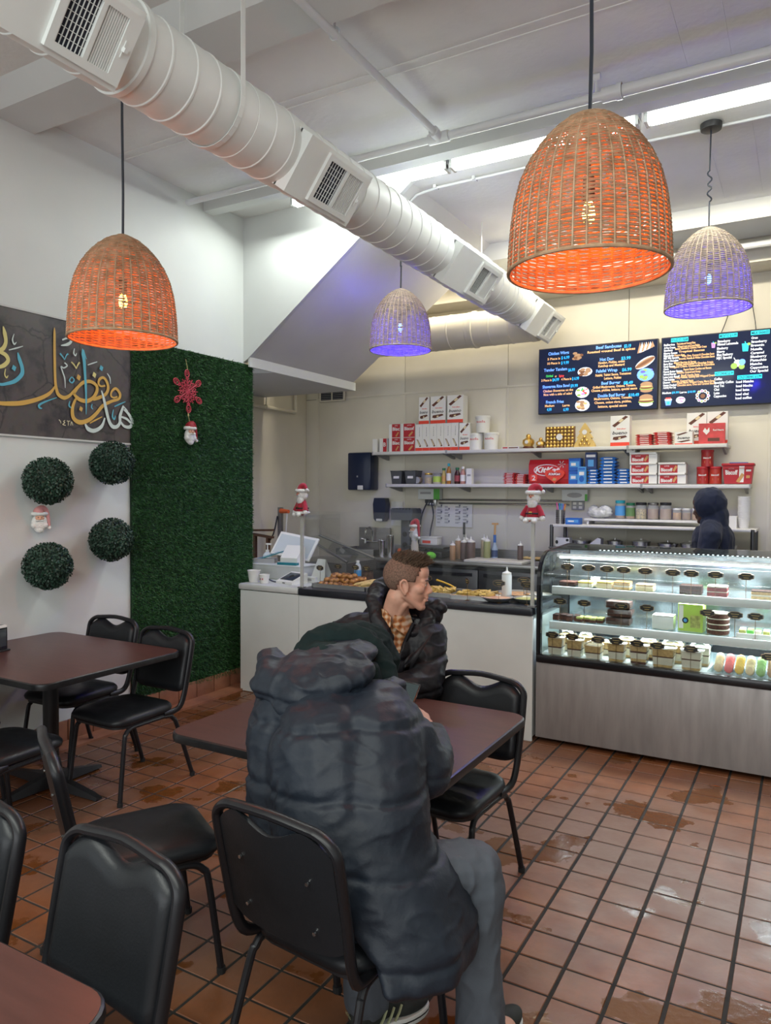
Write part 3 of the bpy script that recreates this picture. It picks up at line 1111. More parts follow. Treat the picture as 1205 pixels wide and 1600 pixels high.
def hand(wrist, d, palm_n, side, curl=0.7, L=.085):
    """palm and five separate bent fingers; d points to the fingertips, palm_n out of the palm, side +1/-1 for the thumb"""
    d, pn = Vector(d).normalized(), Vector(palm_n).normalized()
    pn = (pn - d * pn.dot(d)).normalized()
    s = d.cross(pn) * side
    w = Vector(wrist)
    P = [('c', w, .026, w + d * .03, .028)]
    for k in range(4):
        u = (k - 1.5) * .019
        P.append(('c', w + d * .02 + s * u * .7, .015, w + d * L + s * u, .0115))
        ln = (.070, .078, .072, .056)[k]
        b = w + d * L + s * u
        ang = 0.0
        for q, (fr, r) in enumerate(((.46, .0095), (.31, .0088), (.23, .008))):
            ang += curl * (.45, .75, .6)[q]
            e = b + (d * math.cos(ang) + pn * math.sin(ang)) * ln * fr
            P.append(('c', b, r, e, r * .94))
            b = e
    b = w + d * .025 - s * .028
    e = b + (d * .6 - s * .65 + pn * .35).normalized() * .042
    P.append(('c', w + d * .01 - s * .012, .016, b, .0135))
    P.append(('c', b, .0125, e, .0105))
    P.append(('c', e, .0105, e + (d * .9 + pn * .35 - s * .1).normalized() * .03, .009))
    return P


def head_parts(R, c):
    def T(p):
        return R @ Vector(p) + Vector(c)

    def E(p, r):
        return ('e', T(p), r, R)
    P = [E((0, -.014, .036), (.075, .098, .087)), E((0, .035, -.030), (.060, .056, .088)),
         E((0, .070, .022), (.052, .026, .020)), E((0, .060, .055), (.054, .036, .045)), E((0, .080, -.104), (.023, .020, .017)),
         ('c', T((0, .092, .012)), .0075, T((0, .112, -.026)), .0115), E((.010, .101, -.033), (.009, .011, .008)), E((-.010, .101, -.033), (.009, .011, .008)),
         E((0, .090, -.046), (.022, .016, .014)), E((0, .0985, -.0575), (.023, .009, .0058)), E((0, .0965, -.0695), (.021, .0095, .0062)),
         E((0, .082, -.084), (.022, .014, .012))]
    for s in (-1, 1):
        P += [('c', T((s * .055, -.004, -.052)), .018, T((s * .022, .074, -.102)), .017), E((s * .044, .056, -.018), (.022, .026, .024)),
              E((s * .030, .075, .006), (.015, .013, .010)), E((s * .030, .0815, .0150), (.017, .010, .0050)), E((s * .030, .0795, -.0035), (.016, .009, .0042)),
              # ear: rim, lobe, inner hollow left between them
              E((s * .074, -.012, -.015), (.008, .019, .028))]
        rim = [(s * .079, .005, -.030), (s * .083, .004, -.002), (s * .086, -.006, .018), (s * .089, -.020, .022), (s * .091, -.031, .008), (s * .088, -.028, -.015), (s * .082, -.014, -.036), (s * .079, -.002, -.046)]
        P += chain([(T(p), .0058) for p in rim])
        P += [E((s * .079, -.004, -.043), (.006, .009, .009))]
    return P, T


def eyes(T, R, parent, name='eye'):
    wh = mat('eye_white', (0.75, 0.72, 0.70), 0.25)
    ir = mat('iris', (0.05, 0.035, 0.025), 0.2)
    for s in (-1, 1):
        mb = MB().ball((0, 0, 0), .0098, 14, 0)
        mb.lathe([(.0066, .0078), (.0050, .0092), (.0005, .0103)], 12, (0, 0, 0), 1, Euler((-PI / 2, 0, 0)).to_matrix(), cap=False)
        o = mb.build('eye', [wh, ir], parent)
        o.matrix_local = Matrix.Translation(T((s * .030, .0805, .006)) - parent.location) @ R.to_4x4()


# ---------------------------------------------------------------- seated man in the long coat, seen from behind
m1 = empty('person', (-1.155, 1.80, 0), label='person from behind in a long dark padded coat, grey trousers, bent over a phone', cat='person')
nk = Vector((-1.36, 2.08, 1.03))
hd1 = Matrix.Rotation(math.radians(6), 3, 'Z') @ Matrix.Rotation(math.radians(-48), 3, 'X')
hp, T1 = head_parts(hd1, (-1.355, 2.285, 1.055))
pelv, chest = (-1.16, 1.79, .56), (-1.31, 1.98, .92)
body = chain([(pelv, .135), ((-1.20, 1.84, .72), .115), (chest, .125), (nk, .062), ((-1.350, 2.21, 1.04), .055)])
body += chain([((-1.24, 1.83, .53), .085), ((-1.27, 2.17, .55), .062), ((-1.19, 2.00, .30), .052), ((-1.17, 1.95, .10), .042), ((-1.10, 2.06, .045), .038)])
body += chain([((-1.06, 1.82, .53), .085), ((-.845, 2.03, .555), .062), ((-.82, 2.01, .30), .052), ((-.805, 1.99, .10), .042), ((-.77, 2.10, .045), .038)])
Rw, Lw = (-1.15, 2.33, .83), (-1.47, 2.40, .805)
body += chain([((-1.12, 2.00, .97), .065), ((-1.0, 2.06, .80), .046), (Rw, .028)]) + hand(Rw, (-.55, .5, .55), (-.5, .2, .1), 1, 1.0)
body += chain([((-1.53, 2.04, .95), .065), ((-1.66, 2.14, .80), .046), (Lw, .028)]) + hand(Lw, (.8, .45, .0), (0, 0, -1), -1, .5)
put(fuse(body + hp, .0048, 3), 'body', skin, m1)
eyes(T1, hd1, m1)
coat = chain([((-1.14, 1.76, .56), .185), ((-1.17, 1.78, .70), .190), ((-1.24, 1.86, .86), .205), ((-1.33, 1.97, .97), .165)])
coat += chain([((-1.30, 1.80, .60), .150), ((-1.36, 1.85, .75), .165), ((-1.42, 1.93, .90), .170), ((-1.50, 2.01, .97), .135)])
coat += chain([((-1.04, 1.80, .60), .150), ((-1.06, 1.82, .75), .150), ((-1.13, 1.92, .92), .155), ((-1.15, 1.98, .98), .115)])
coat += chain([((-1.15, 1.98, .975), .115), ((-1.08, 2.01, .90), .108), ((-1.025, 2.03, .82), .092), ((-1.05, 2.16, .805), .076), ((-1.12, 2.30, .825), .056)])
coat += chain([((-1.52, 2.02, .96), .115), ((-1.60, 2.06, .88), .105), ((-1.635, 2.12, .80), .088), ((-1.56, 2.27, .81), .075), ((-1.49, 2.38, .81), .056)])
rings = []
for z, cx, cy, rx, ry, rp in ((.80, -1.12, 1.80, .14, .15, 0), (.70, -1.075, 1.805, .165, .175, .01), (.60, -1.02, 1.815, .185, .195, .02), (.53, -.975, 1.82, .175, .205, .035), (.47, -.925, 1.825, .150, .21, .05), (.42, -.895, 1.815, .125, .205, .065), (.385, -.882, 1.80, .108, .195, .08), (.362, -.885, 1.795, .085, .17, .08)):
    ring = []
    for k in range(48):
        a = 2 * PI * k / 48
        w = 1 + rp * math.cos(5 * a + .6 + z * 4) + rp * .5 * math.cos(9 * a + z * 7)
        ring.append((cx + rx * w * math.cos(a), cy + ry * w * math.sin(a), z - .02 * math.sin(a) * (1 if z < .5 else 0)))
    rings.append(ring)
coat.append(('l', rings[::-1]))
coat += chain([((-1.28, 1.85, .56), .14), ((-1.29, 2.02, .57), .115)])
cme = fuse(coat, .0075, 5, puffer([.455, .64, .81, .97], .008, .0045))
put(cme, 'coat', nylon, m1)
# hood lying on the shoulders
hood = [('e', (-1.375, 1.93, 1.085), (.225, .13, .062), Euler((.30, -.16, .12)).to_matrix()), ('e', (-1.37, 2.02, 1.125), (.185, .12, .048), Euler((.15, -.22, .1)).to_matrix())]
hood += chain([((-1.575, 1.98, 1.10), .052), ((-1.50, 1.90, 1.06), .062), ((-1.37, 1.85, 1.025), .066), ((-1.24, 1.88, 1.01), .062), ((-1.16, 1.97, 1.02), .052), ((-1.15, 2.08, 1.04), .042)])
put(fuse(hood, .006, 4, lambda co, no: .007 * fbm(co, 9, 2) - .008 * np.exp(-((co[:, 2] - 1.035 - .05 * (co[:, 1] - 1.85)) / .010) ** 2) + .006 * np.clip(ridge(co, 11, 3, (1, 1.5, 1)), -.3, 1) ** 3), 'coat_hood', nylon, m1)
# sweatshirt hood pulled up over the bowed head
gh = [('e', (-1.355, 2.225, 1.09), (.118, .150, .122), Euler((-.70, 0, .05)).to_matrix())]
gh += chain([((-1.46, 2.06, 1.155), .045), ((-1.40, 2.10, 1.185), .050), ((-1.31, 2.14, 1.165), .052), ((-1.24, 2.14, 1.11), .048), ((-1.20, 2.12, 1.05), .042)])
gh += chain([((-1.47, 2.05, 1.13), .045), ((-1.36, 2.01, 1.135), .05), ((-1.23, 2.05, 1.08), .045)])
put(fuse(gh, .005, 4, folds(.007, 12, (1, 1, 1)), keep=lambda co: ~((co[:, 1] - 2.225 > .115) & (co[:, 2] < 1.10))), 'sweatshirt_hood', fleece, m1)
tr = chain([((-1.06, 1.83, .535), .105), ((-.94, 1.94, .56), .090), ((-.845, 2.03, .555), .078), ((-.83, 2.03, .50), .076), ((-.83, 2.02, .36), .066), ((-.815, 2.00, .15), .072), ((-.81, 2.00, .07), .076)])
tr += chain([((-1.24, 1.84, .535), .105), ((-1.27, 2.16, .555), .080), ((-1.25, 2.14, .48), .076), ((-1.20, 2.00, .28), .064), ((-1.18, 1.955, .13), .068), ((-1.175, 1.955, .09), .070)])
put(fuse(tr, .006, 4, folds(.006, 12, (1, 1, .7))), 'trousers', denim, m1)


def make_shoe(parent, heel, toe, upper, stripe=None, L=.285):
    """sneaker: sole, upper, toe and laces, three slanting side stripes"""
    heel, toe = Vector(heel), Vector(toe)
    d = (toe - heel).normalized()
    rz = math.atan2(-d.x, d.y)
    solem = mat('sole_white', (0.62, 0.63, 0.58), 0.6)

    def outline(k=1.0, dz=0):
        pts = []
        for i in range(28):
            a = 2 * PI * i / 28
            y = math.sin(a)
            wdt = .045 + .008 * math.sin(y * 1.6) if y > 0 else .040
            pts.append((math.cos(a) * wdt * k, L / 2 + y * (L / 2 * k)))
        return pts
    sole = MB().loft([[(x, y, z) for x, y in outline(k)] for k, z in ((.97, 0), (1.0, .006), (1.0, .026), (.97, .030))])
    so = sole.build('shoe_sole', solem, parent)
    lineb = MB().loft([[(x, y, z) for x, y in outline(k)] for k, z in ((1.004, .013), (1.006, .0165), (1.004, .0185))], cap=False)
    P = [('e', (0, .20, .045), (.040, .085, .032)), ('e', (0, .075, .060), (.038, .078, .045)), ('e', (0, .055, .085), (.036, .052, .028)), ('c', (0, .12, .075), .030, (0, .185, .055), .028)]
    up = fuse(P, .0045, 3, keep=lambda co: co[:, 2] > .018)
    M4 = Matrix.Translation(Vector((heel.x, heel.y, 0)) - parent.location) @ Matrix.Rotation(rz, 4, 'Z')
    so.matrix_local = M4
    u = put(up, 'shoe', upper, parent)
    u.matrix_local = M4
    so.parent = u
    so.matrix_local = Matrix.Identity(4)
    so.name = 'sole'
    lb = lineb.build('sole_line', upper, u)
    st = mat('stripe_olive', (0.30, 0.31, 0.17), 0.7)
    lc = mat('lace_dark', (0.03, 0.03, 0.028), 0.8)
    for s in (-1, 1):
        for k in range(3):
            mb = MB()
            y0 = .085 + k * .027
            mb.tube([(s * .0405, y0, .032), (s * .0400, y0 + .014, .052), (s * .033, y0 + .028, .072)], .0058, 6, flat=.45)
            mb.build('stripe', st, u)
    for k in range(5):
        y = .125 + k * .02
        z = .107 - k * .0085
        MB().tube([(-.022, y, z - .012), (0, y + .003, z), (.022, y, z - .012)], .003, 6).build('lace', lc, u)
    lab = MB()
    text_on(lab, 'adidas', lambda a, b: (a - .019, -.0035, .068 + b), .017, align='LEFT', width=.036, bold=.01)
    lab.build('heel_lettering', st, u, smooth=0)
    return u


shoe_m = mat('dark_suede', (0.020, 0.023, 0.020), 0.8, noise_scale=30, noise_amt=0.3)
make_shoe(m1, (-1.195, 1.885, 0), (-1.035, 2.14, 0), shoe_m)
make_shoe(m1, (-.835, 1.94, 0), (-.765, 2.22, 0), shoe_m)
ph = empty('phone', (-1.235, 2.31, .935), label='dark phone held up by the man in the long coat', cat='phone', rot=(math.radians(38), math.radians(6), math.radians(10)))
MB().rbox((0, 0, .0045), (.075, .155, .009), .004).build('case', mat('phone_case', (0.012, 0.015, 0.015), 0.3), ph)
MB().box((0, 0, .0096), (.066, .142, .0006)).build('screen', mat('phone_screen', (0.01, 0.012, 0.014), 0.12, emit=(0.10, 0.14, 0.14), emit_s=0.35), ph)
MB().rbox((-.018, .052, -.001), (.030, .034, .003), .001).build('camera_bump', blk, ph)

# ---------------------------------------------------------------- seated man in the open coat, head turned
m2 = empty('person', (-1.89, 3.14, 0), label='short-haired person in an open black coat over a brown plaid shirt, looking right', cat='person')
R2 = Matrix.Rotation(math.radians(-62), 3, 'Z') @ Matrix.Rotation(math.radians(-7), 3, 'X')
HC = (-1.612, 3.03, 1.258)
hp, T2 = head_parts(R2, HC)
nb = Vector((-1.70, 3.06, 1.07))
front, lat = Vector((.42, -.90, 0)).normalized(), Vector((.90, .42, 0)).normalized()
b2 = chain([((-1.88, 3.13, .56), .14), ((-1.84, 3.12, .72), .125), ((-1.76, 3.08, .92), .13), (nb, .066), (T2((0, -.03, -.07)), .056)])
b2 += [('c', T2((0.03, .0, -.10)), .018, nb + front * .05, .02)]
Rw2, Lw2 = (-1.78, 2.76, .80), (-1.60, 2.86, .80)
b2 += chain([((-1.95, 3.00, .98), .07), ((-2.0, 2.90, .78), .047), (Rw2, .029)]) + hand(Rw2, (.8, -.2, -.1), (0, 0, -1), 1, .6)
b2 += chain([((-1.55, 3.14, .97), .07), ((-1.50, 3.02, .80), .047), (Lw2, .029)]) + hand(Lw2, (-.7, -.4, -.1), (0, 0, -1), -1, .6)
for s, kx in ((-1, -2.0), (1, -1.78)):
    b2 += chain([((-1.88 + s * .09, 3.10, .53), .085), ((kx, 2.72, .55), .06), ((kx + .01, 2.70, .30), .052), ((kx, 2.76, .09), .042), ((kx, 2.64, .045), .038)])
put(fuse(b2 + hp, .0042, 3), 'body', skin, m2)
eyes(T2, R2, m2)


def _plaid(nt, b):
    L = nt.links
    tc = nt.nodes.new('ShaderNodeTexCoord')
    w1, w2 = nt.nodes.new('ShaderNodeTexWave'), nt.nodes.new('ShaderNodeTexWave')
    w1.inputs['Scale'].default_value = 13
    w2.inputs['Scale'].default_value = 11
    w2.bands_direction = 'Z'
    for w in (w1, w2):
        w.inputs['Distortion'].default_value = 2.5
        w.inputs['Detail Scale'].default_value = 2
        L.new(tc.outputs['Object'], w.inputs[0])
    ad = nt.nodes.new('ShaderNodeMath')
    L.new(w1.outputs[1], ad.inputs[0])
    L.new(w2.outputs[1], ad.inputs[1])
    r = nt.nodes.new('ShaderNodeValToRGB')
    r.color_ramp.elements[0].color = (0.12, 0.035, 0.012, 1)
    r.color_ramp.elements[1].color = (0.50, 0.38, 0.26, 1)
    e = r.color_ramp.elements.new(0.45)
    e.color = (0.30, 0.105, 0.022, 1)
    r.color_ramp.elements[2].position = 0.95
    dv = nt.nodes.new('ShaderNodeMath')
    dv.operation = 'MULTIPLY'
    dv.inputs[1].default_value = 0.55
    L.new(ad.outputs[0], dv.inputs[0])
    L.new(dv.outputs[0], r.inputs[0])
    L.new(r.outputs[0], b.inputs['Base Color'])
    b.inputs['Roughness'].default_value = 0.85


plaid = tri_mat('brown_plaid', _plaid)
tor = chain([((-1.88, 3.12, .60), .165), ((-1.83, 3.10, .76), .160), ((-1.76, 3.07, .92), .160), ((-1.71, 3.06, 1.00), .105), (nb + Vector((0, 0, -.02)), .080)])
put(fuse(tor + [('c', (-1.90, 3.02, .95), .09, (-1.58, 3.12, .94), .09)], .007, 3, folds(.005, 12)), 'shirt', plaid, m2)
# pointed collar leaves and button placket
for s in (-1, 1):
    mb = MB()
    n0 = nb + Vector((0, 0, .035))
    a = [n0 - front * .05 * 1 + lat * s * .062, n0 + front * .02 + lat * s * .070, n0 + front * .075 + lat * s * .035, n0 + front * .088 + lat * s * .006]
    top = [p + Vector((0, 0, .028)) for p in a[:3]] + [a[3] + Vector((0, 0, .0))]
    low = [a[0] + Vector((0, 0, -.03)) + lat * s * .02, a[1] + Vector((0, 0, -.045)) + lat * s * .025, a[2] + front * .022 + Vector((0, 0, -.085)) + lat * s * .028, a[3] + front * .02 + Vector((0, 0, -.045))]
    th = Vector((0, 0, 0)) + front * .006
    vs = top + low + [p + th for p in top] + [p + th for p in low]
    fs = [(i, i + 1, 4 + i + 1, 4 + i) for i in range(3)] + [(8 + i + 1, 8 + i, 12 + i, 12 + i + 1) for i in range(3)] + [(0, 8, 9, 1), (1, 9, 10, 2), (2, 10, 11, 3), (4, 5, 13, 12), (5, 6, 14, 13), (6, 7, 15, 14), (0, 4, 12, 8), (3, 11, 15, 7)]
    mb.add(vs, fs)
    mb.v = [tuple(Vector(p) - m2.location) for p in mb.v]
    mb.build('shirt_collar', plaid, m2, smooth=60)
F0, F1 = Vector((-1.70, 3.06, 1.08)) + front * .10, Vector((-1.83, 3.10, .74)) + front * .17


def opening(co):
    z = co[:, 2]
    t = np.clip((F0.z - z) / (F0.z - F1.z), -.3, 1.4)
    fx, fy = F0.x + (F1.x - F0.x) * t, F0.y + (F1.y - F0.y) * t
    u = (co[:, 0] - fx) * lat.x + (co[:, 1] - fy) * lat.y - (.028 * np.clip(t, 0, 1))
    v = (co[:, 0] - fx) * front.x + (co[:, 1] - fy) * front.y
    w = np.interp(t, [-.3, 0, .25, .55, 1.0, 1.4], [.14, .098, .078, .060, .036, .015])
    return ~((v > -.075) & (np.abs(u) < w))


ct = chain([((-1.88, 3.12, .56), .205), ((-1.83, 3.10, .76), .195), ((-1.76, 3.07, .92), .190), ((-1.72, 3.06, 1.01), .125)])
ct += chain([((-1.74, 3.03, 1.01), .10), ((-1.88, 3.00, .985), .115), ((-1.97, 2.97, .93), .105), ((-2.01, 2.91, .79), .088), ((-1.92, 2.80, .80), .07), ((-1.82, 2.76, .80), .055)])
ct += chain([((-1.66, 3.10, 1.0), .095), ((-1.575, 3.13, .975), .112), ((-1.535, 3.09, .88), .095), ((-1.515, 3.02, .80), .088), ((-1.56, 2.92, .80), .068), ((-1.60, 2.87, .80), .055)])
put(fuse(ct, .0065, 4, puffer([.66, .80, .93], .009, .007), keep=opening, thick=.012), 'coat', nylon2, m2)
# stand-up collar with the hood folded open behind the left shoulder
col2 = chain([((-1.665, 2.955, 1.01), .026), ((-1.735, 2.965, 1.085), .034), ((-1.785, 3.02, 1.165), .038), ((-1.80, 3.10, 1.22), .042), ((-1.745, 3.17, 1.225), .044), ((-1.66, 3.19, 1.18), .048), ((-1.575, 3.17, 1.11), .046), ((-1.545, 3.11, 1.06), .034), ((-1.585, 3.04, 1.02), .024)])
col2 += chain([((-1.60, 3.18, 1.12), .05), ((-1.535, 3.19, 1.135), .042), ((-1.505, 3.18, 1.13), .028)]) + [('e', (-1.555, 3.18, 1.09), (.055, .05, .05))]
col2 += chain([((-1.82, 3.05, 1.06), .05), ((-1.79, 3.14, 1.13), .06), ((-1.70, 3.22, 1.12), .06)])
put(fuse(col2, .005, 3, folds(.006, 14, (1, 1, 1))), 'coat_collar', nylon2, m2)
for s in (-1, 1):
    mb = MB()
    pts = []
    for t in np.linspace(.02, 1.0, 9):
        w = float(np.interp(t, [0, .25, .55, 1.0], [.098, .078, .060, .036])) + .006
        c = F0.lerp(F1, t) + lat * (s * w + .028 * t) + front * (.018 - .03 * abs(s * w + .028 * t) / .1)
        pts.append(c - m2.location)
    mb.tube(smooth_path(pts, 3), .014, 8, flat=.7)
    mb.build('coat_edge', nylon2, m2)
tr2 = []
for s, kx in ((-1, -2.0), (1, -1.78)):
    tr2 += chain([((-1.88 + s * .09, 3.10, .535), .11), ((kx, 2.72, .555), .078), ((kx + .01, 2.70, .30), .066), ((kx, 2.75, .09), .066)])
put(fuse(tr2, .009, 3), 'trousers', nylon2, m2)
for kx in (-2.0, -1.78):
    make_shoe(m2, (kx, 2.80, 0), (kx, 2.50, 0), shoe_m)
# hair: clipped sides as a thin cap, longer tufts brushed forward on top
vs, fs, N, Mz = [], [], 48, 30
for j in range(Mz + 1):
    th = PI * j / Mz * .78
    for i in range(N):
        a = 2 * PI * i / N
        vs.append((.0775 * math.sin(th) * math.cos(a), -.014 + .1005 * math.sin(th) * math.sin(a), .036 + .0895 * math.cos(th)))


def hairy(p):
    x, y, z = p
    if z > .080 and y < .058:
        return True
    if y > .045 + .25 * (z - .03):
        return False
    if y > .004:
        return z > .012 - (.02 if y < .02 else 0)
    if y > -.04:
        return z > .012 - (.0 if y > -.03 else .02)
    return z > -.062 + .25 * max(0, y + .075)


for j in range(Mz):
    for i in range(N):
        q = (j * N + i, j * N + (i + 1) % N, (j + 1) * N + (i + 1) % N, (j + 1) * N + i)
        if all(hairy(vs[k]) for k in q):
            fs.append(q[::-1])
mb = MB().add([tuple(T2(p) - m2.location) for p in vs], fs)
hc = mb.build('clipped_hair', stub, m2)
sm = hc.modifiers.new('thick', 'SOLIDIFY')
sm.thickness = .003
sm.offset = 1
mb = MB()
hr = random.Random(3)
cap = [('e', (0, .004, .092), (.066, .086, .040)), ('e', (0, .060, .105), (.050, .034, .026))]
for k in range(1500):
    a, rr_ = hr.uniform(0, 2 * PI), math.sqrt(hr.uniform(0, 1))
    x, y = .064 * rr_ * math.cos(a), -.004 + .076 * rr_ * math.sin(a)
    zz = .036 + .0895 * math.sqrt(max(0, 1 - (x / .0775) ** 2 - ((y + .014) / .1005) ** 2))
    fw = (y + .08) / .16
    L = .022 + .020 * fw + hr.uniform(-.009, .009)
    d = Vector((x * 3.5 + hr.uniform(-.45, .45), -.05 + .50 * fw + hr.uniform(-.5, .5), .80 + hr.uniform(-.2, .2))).normalized()
    p0 = Vector((x, y, zz - .004))
    if y > .035:
        L *= 1.25
    p1, p2 = p0 + d * L * .6, p0 + (d + Vector((0, .30, .05))).normalized() * L
    if rr_ > .86:
        L *= .55
    mb.tube([T2(p) - m2.location for p in (p0, p1, p2)], [.0036, .0027, .0006], 4)
mb.build('hair_top', hairm, m2, kind='stuff')
for s in (-1, 1):
    mb = MB()
    mb.tube([T2(p) - m2.location for p in ((s * .016, .0955, .024), (s * .030, .0945, .0285), (s * .046, .081, .025))], [.0028, .0036, .0018], 6)
    mb.build('eyebrow', hairm, m2)
lp = mat('lip', (0.42, 0.17, 0.14), 0.45)
for z, h in ((-.0583, .0042), (-.0688, .0046)):
    mb = MB().ball((0, 0, 0), 1, 14, 0, (.0185, .0062, h))
    o = mb.build('lip', lp, m2)
    o.matrix_local = Matrix.Translation(T2((0, .1015, z)) - m2.location) @ R2.to_4x4()

# ---------------------------------------------------------------- worker in a hooded top behind the display case
m3 = empty('person', (-.69, 6.68, 0), label='person in a dark navy hooded top behind the display case, facing left', cat='person')
R3 = Matrix.Rotation(math.radians(68), 3, 'Z') @ Matrix.Rotation(math.radians(-14), 3, 'X')
hp, T3 = head_parts(R3, (-.735, 6.68, 1.565))
b3 = chain([((-.68, 6.69, .92), .13), ((-.68, 6.69, 1.10), .125), ((-.68, 6.69, 1.30), .135), ((-.70, 6.69, 1.44), .06), ((-.72, 6.685, 1.50), .055)])
for s in (-1, 1):
    b3 += chain([((-.68, 6.69 + s * .17, 1.36), .065), ((-.72, 6.69 + s * .22, 1.10), .045), ((-.88, 6.69 + s * .14, 1.02), .028)]) + hand((-.88, 6.69 + s * .14, 1.02), (-.9, -s * .2, -.2), (0, -s, -.4), s, .7)
    b3 += chain([((-.68, 6.69 + s * .09, .88), .095), ((-.69, 6.69 + s * .09, .50), .065), ((-.67, 6.69 + s * .09, .09), .045), ((-.77, 6.69 + s * .09, .05), .04)])
skin3 = mat('skin_deep', (0.10, 0.050, 0.035), 0.5, noise_scale=20, noise_amt=0.1)
put(fuse(b3 + hp, .006, 3), 'body', skin3, m3)
navy = mat('navy_fleece', (0.0075, 0.013, 0.030), 0.9, noise_scale=8, noise_amt=0.2, bump=0.1, bump_scale=150, sheen=0.1)
ho = chain([((-.68, 6.69, .90), .175), ((-.68, 6.69, 1.12), .165), ((-.68, 6.69, 1.30), .165), ((-.69, 6.69, 1.42), .105)])
for s in (-1, 1):
    ho += chain([((-.68, 6.69 + s * .10, 1.38), .09), ((-.68, 6.69 + s * .175, 1.34), .085), ((-.72, 6.69 + s * .23, 1.11), .068), ((-.86, 6.69 + s * .15, 1.02), .048)])
hd3 = [('e', (-.705, 6.685, 1.59), (.132, .115, .145), Euler((0, -.12, 0)).to_matrix())] + chain([((-.655, 6.69, 1.50), .10), ((-.68, 6.69, 1.38), .12)])


def face_hole(co):
    d = R3.inverted()
    q = (co - np.array((-.735, 6.68, 1.565))) @ np.array(R3)
    return ~((q[:, 1] > .052) & (np.abs(q[:, 0]) < .075) & (q[:, 2] < .075) & (q[:, 2] > -.14))


put(fuse(ho + hd3, .007, 4, folds(.007, 9, (1, 1, .7)), keep=face_hole), 'hooded_top', navy, m3)
tr3 = []
for s in (-1, 1):
    tr3 += chain([((-.68, 6.69 + s * .09, .88), .115), ((-.69, 6.69 + s * .09, .50), .085), ((-.67, 6.69 + s * .09, .08), .075)])
put(fuse(tr3, .012, 3), 'trousers', nylon2, m3)
for s in (-1, 1):
    make_shoe(m3, (-.62, 6.69 + s * .09, 0), (-.91, 6.69 + s * .09, 0), shoe_m)
# ---------------------------------------------------------------- service counter
def mc(name, c, rough=0.5, **k):
    return mat(name, c, rough, **k)


cw = mat('counter_white', (0.71, 0.755, 0.735), 0.38, noise_scale=4, noise_amt=0.04)
ctw = mat('worktop_white', (0.60, 0.62, 0.61), 0.4, noise_scale=8, noise_amt=0.06)
ctd = mat('worktop_dark', (0.025, 0.028, 0.036), 0.28, noise_scale=10, noise_amt=0.3)
steel = mat('brushed_steel', (0.33, 0.32, 0.315), 0.38, 1.0, noise_scale=3, noise_amt=0.12, stretch=(1, 1, 40), bump=0.02, bump_scale=60)
steel_p = mat('panel_steel', (0.33, 0.315, 0.305), 0.55, 0.30, noise_scale=2.5, noise_amt=0.18, stretch=(6, 1, 1), rough_amt=0.06)
steel_d = mat('dark_steel', (0.11, 0.112, 0.118), 0.35, 0.9, noise_scale=4, noise_amt=0.2)
acry = glass('acrylic_sheet', (0.975, 0.985, 0.98), 0.97)
cg = glass('case_glass', (0.93, 0.975, 0.965), 0.94)
ctr = empty('service_counter', (-2.86, 5.1, 0), label='white-panelled service counter with dark worktop edge, left of the display case', cat='counter')
for x0, x1 in ((-4.14, -3.536), (-3.532, -1.59)):
    loc_mb(MB().rbox(((x0 + x1) / 2, 4.80, .425), (x1 - x0, .02, .85), .003), ctr).build('front_panel', cw, ctr, smooth=0)
loc_mb(MB().box((-2.865, 5.13, .42), (2.53, .62, .80)), ctr).build('carcass', cw, ctr, smooth=0)
loc_mb(MB().rbox((-3.84, 5.12, .882), (.62, .70, .052), .016), ctr).build('worktop', ctw, ctr)
loc_mb(MB().rbox((-2.56, 5.12, .878), (1.94, .70, .058), .012), ctr).build('worktop', ctd, ctr)
loc_mb(MB().box((-4.53, 5.41, .44), (.76, .54, .86)), ctr).build('return_carcass', cw, ctr, smooth=0)
loc_mb(MB().rbox((-4.53, 5.41, .89), (.78, .56, .038), .008), ctr).build('return_worktop', ctw, ctr)
# splash shields: two posts and a clear sheet
sh = empty('splash_shield', (-2.55, 4.80, .908), label='clear acrylic splash shield on thin posts standing on the dark worktop', cat='shield')
for x in (-3.515, -1.60):
    loc_mb(MB().box((x, 4.81, 1.20), (.022, .022, .585)), sh).build('post', mat('acrylic_post', (0.55, 0.56, 0.52), 0.15, alpha=0.75), sh, smooth=0)
    loc_mb(MB().box((x, 4.81, .913), (.05, .05, .01)), sh).build('post_foot', met, sh, smooth=0)
loc_mb(MB().box((-2.555, 4.815, 1.225), (1.88, .006, .60)), sh).build('sheet', acry, sh, smooth=0)
loc_mb(MB().box((-3.515, 5.10, 1.21), (.006, .52, .56)), sh).build('sheet', acry, sh, smooth=0)

PROD = {}


def solid(name, c, r=0.5):
    return mat(name, c, r)


W_ = solid('print_white', (0.75, 0.74, 0.70))
RED = solid('print_red', (0.42, 0.018, 0.025))
SCAR = solid('print_scarlet', (0.72, 0.06, 0.03))
BRN = solid('print_brown', (0.11, 0.035, 0.018))
INK = solid('print_black', (0.012, 0.012, 0.014))
TAN = solid('print_tan', (0.55, 0.30, 0.10))
GOLD = mat('gold_foil', (0.75, 0.48, 0.13), 0.3, 0.9)
GOLDP = solid('print_gold', (0.65, 0.45, 0.14))
BLU = solid('print_blue', (0.015, 0.11, 0.42))
LBL = solid('print_light_blue', (0.08, 0.30, 0.60))
GRN = solid('print_green', (0.10, 0.38, 0.06))
GRY = solid('print_grey', (0.32, 0.32, 0.32))
CRM = solid('cream', (0.72, 0.60, 0.36))
SPONGE = mat('sponge_cake', (0.60, 0.40, 0.17), 0.85, noise_scale=60, noise_amt=0.25, bump=.3, bump_scale=200)
WCRM = mat('white_cream', (0.74, 0.69, 0.55), 0.6, noise_scale=20, noise_amt=0.08)
CHOC = mat('chocolate', (0.040, 0.016, 0.010), 0.5, noise_scale=50, noise_amt=0.4)
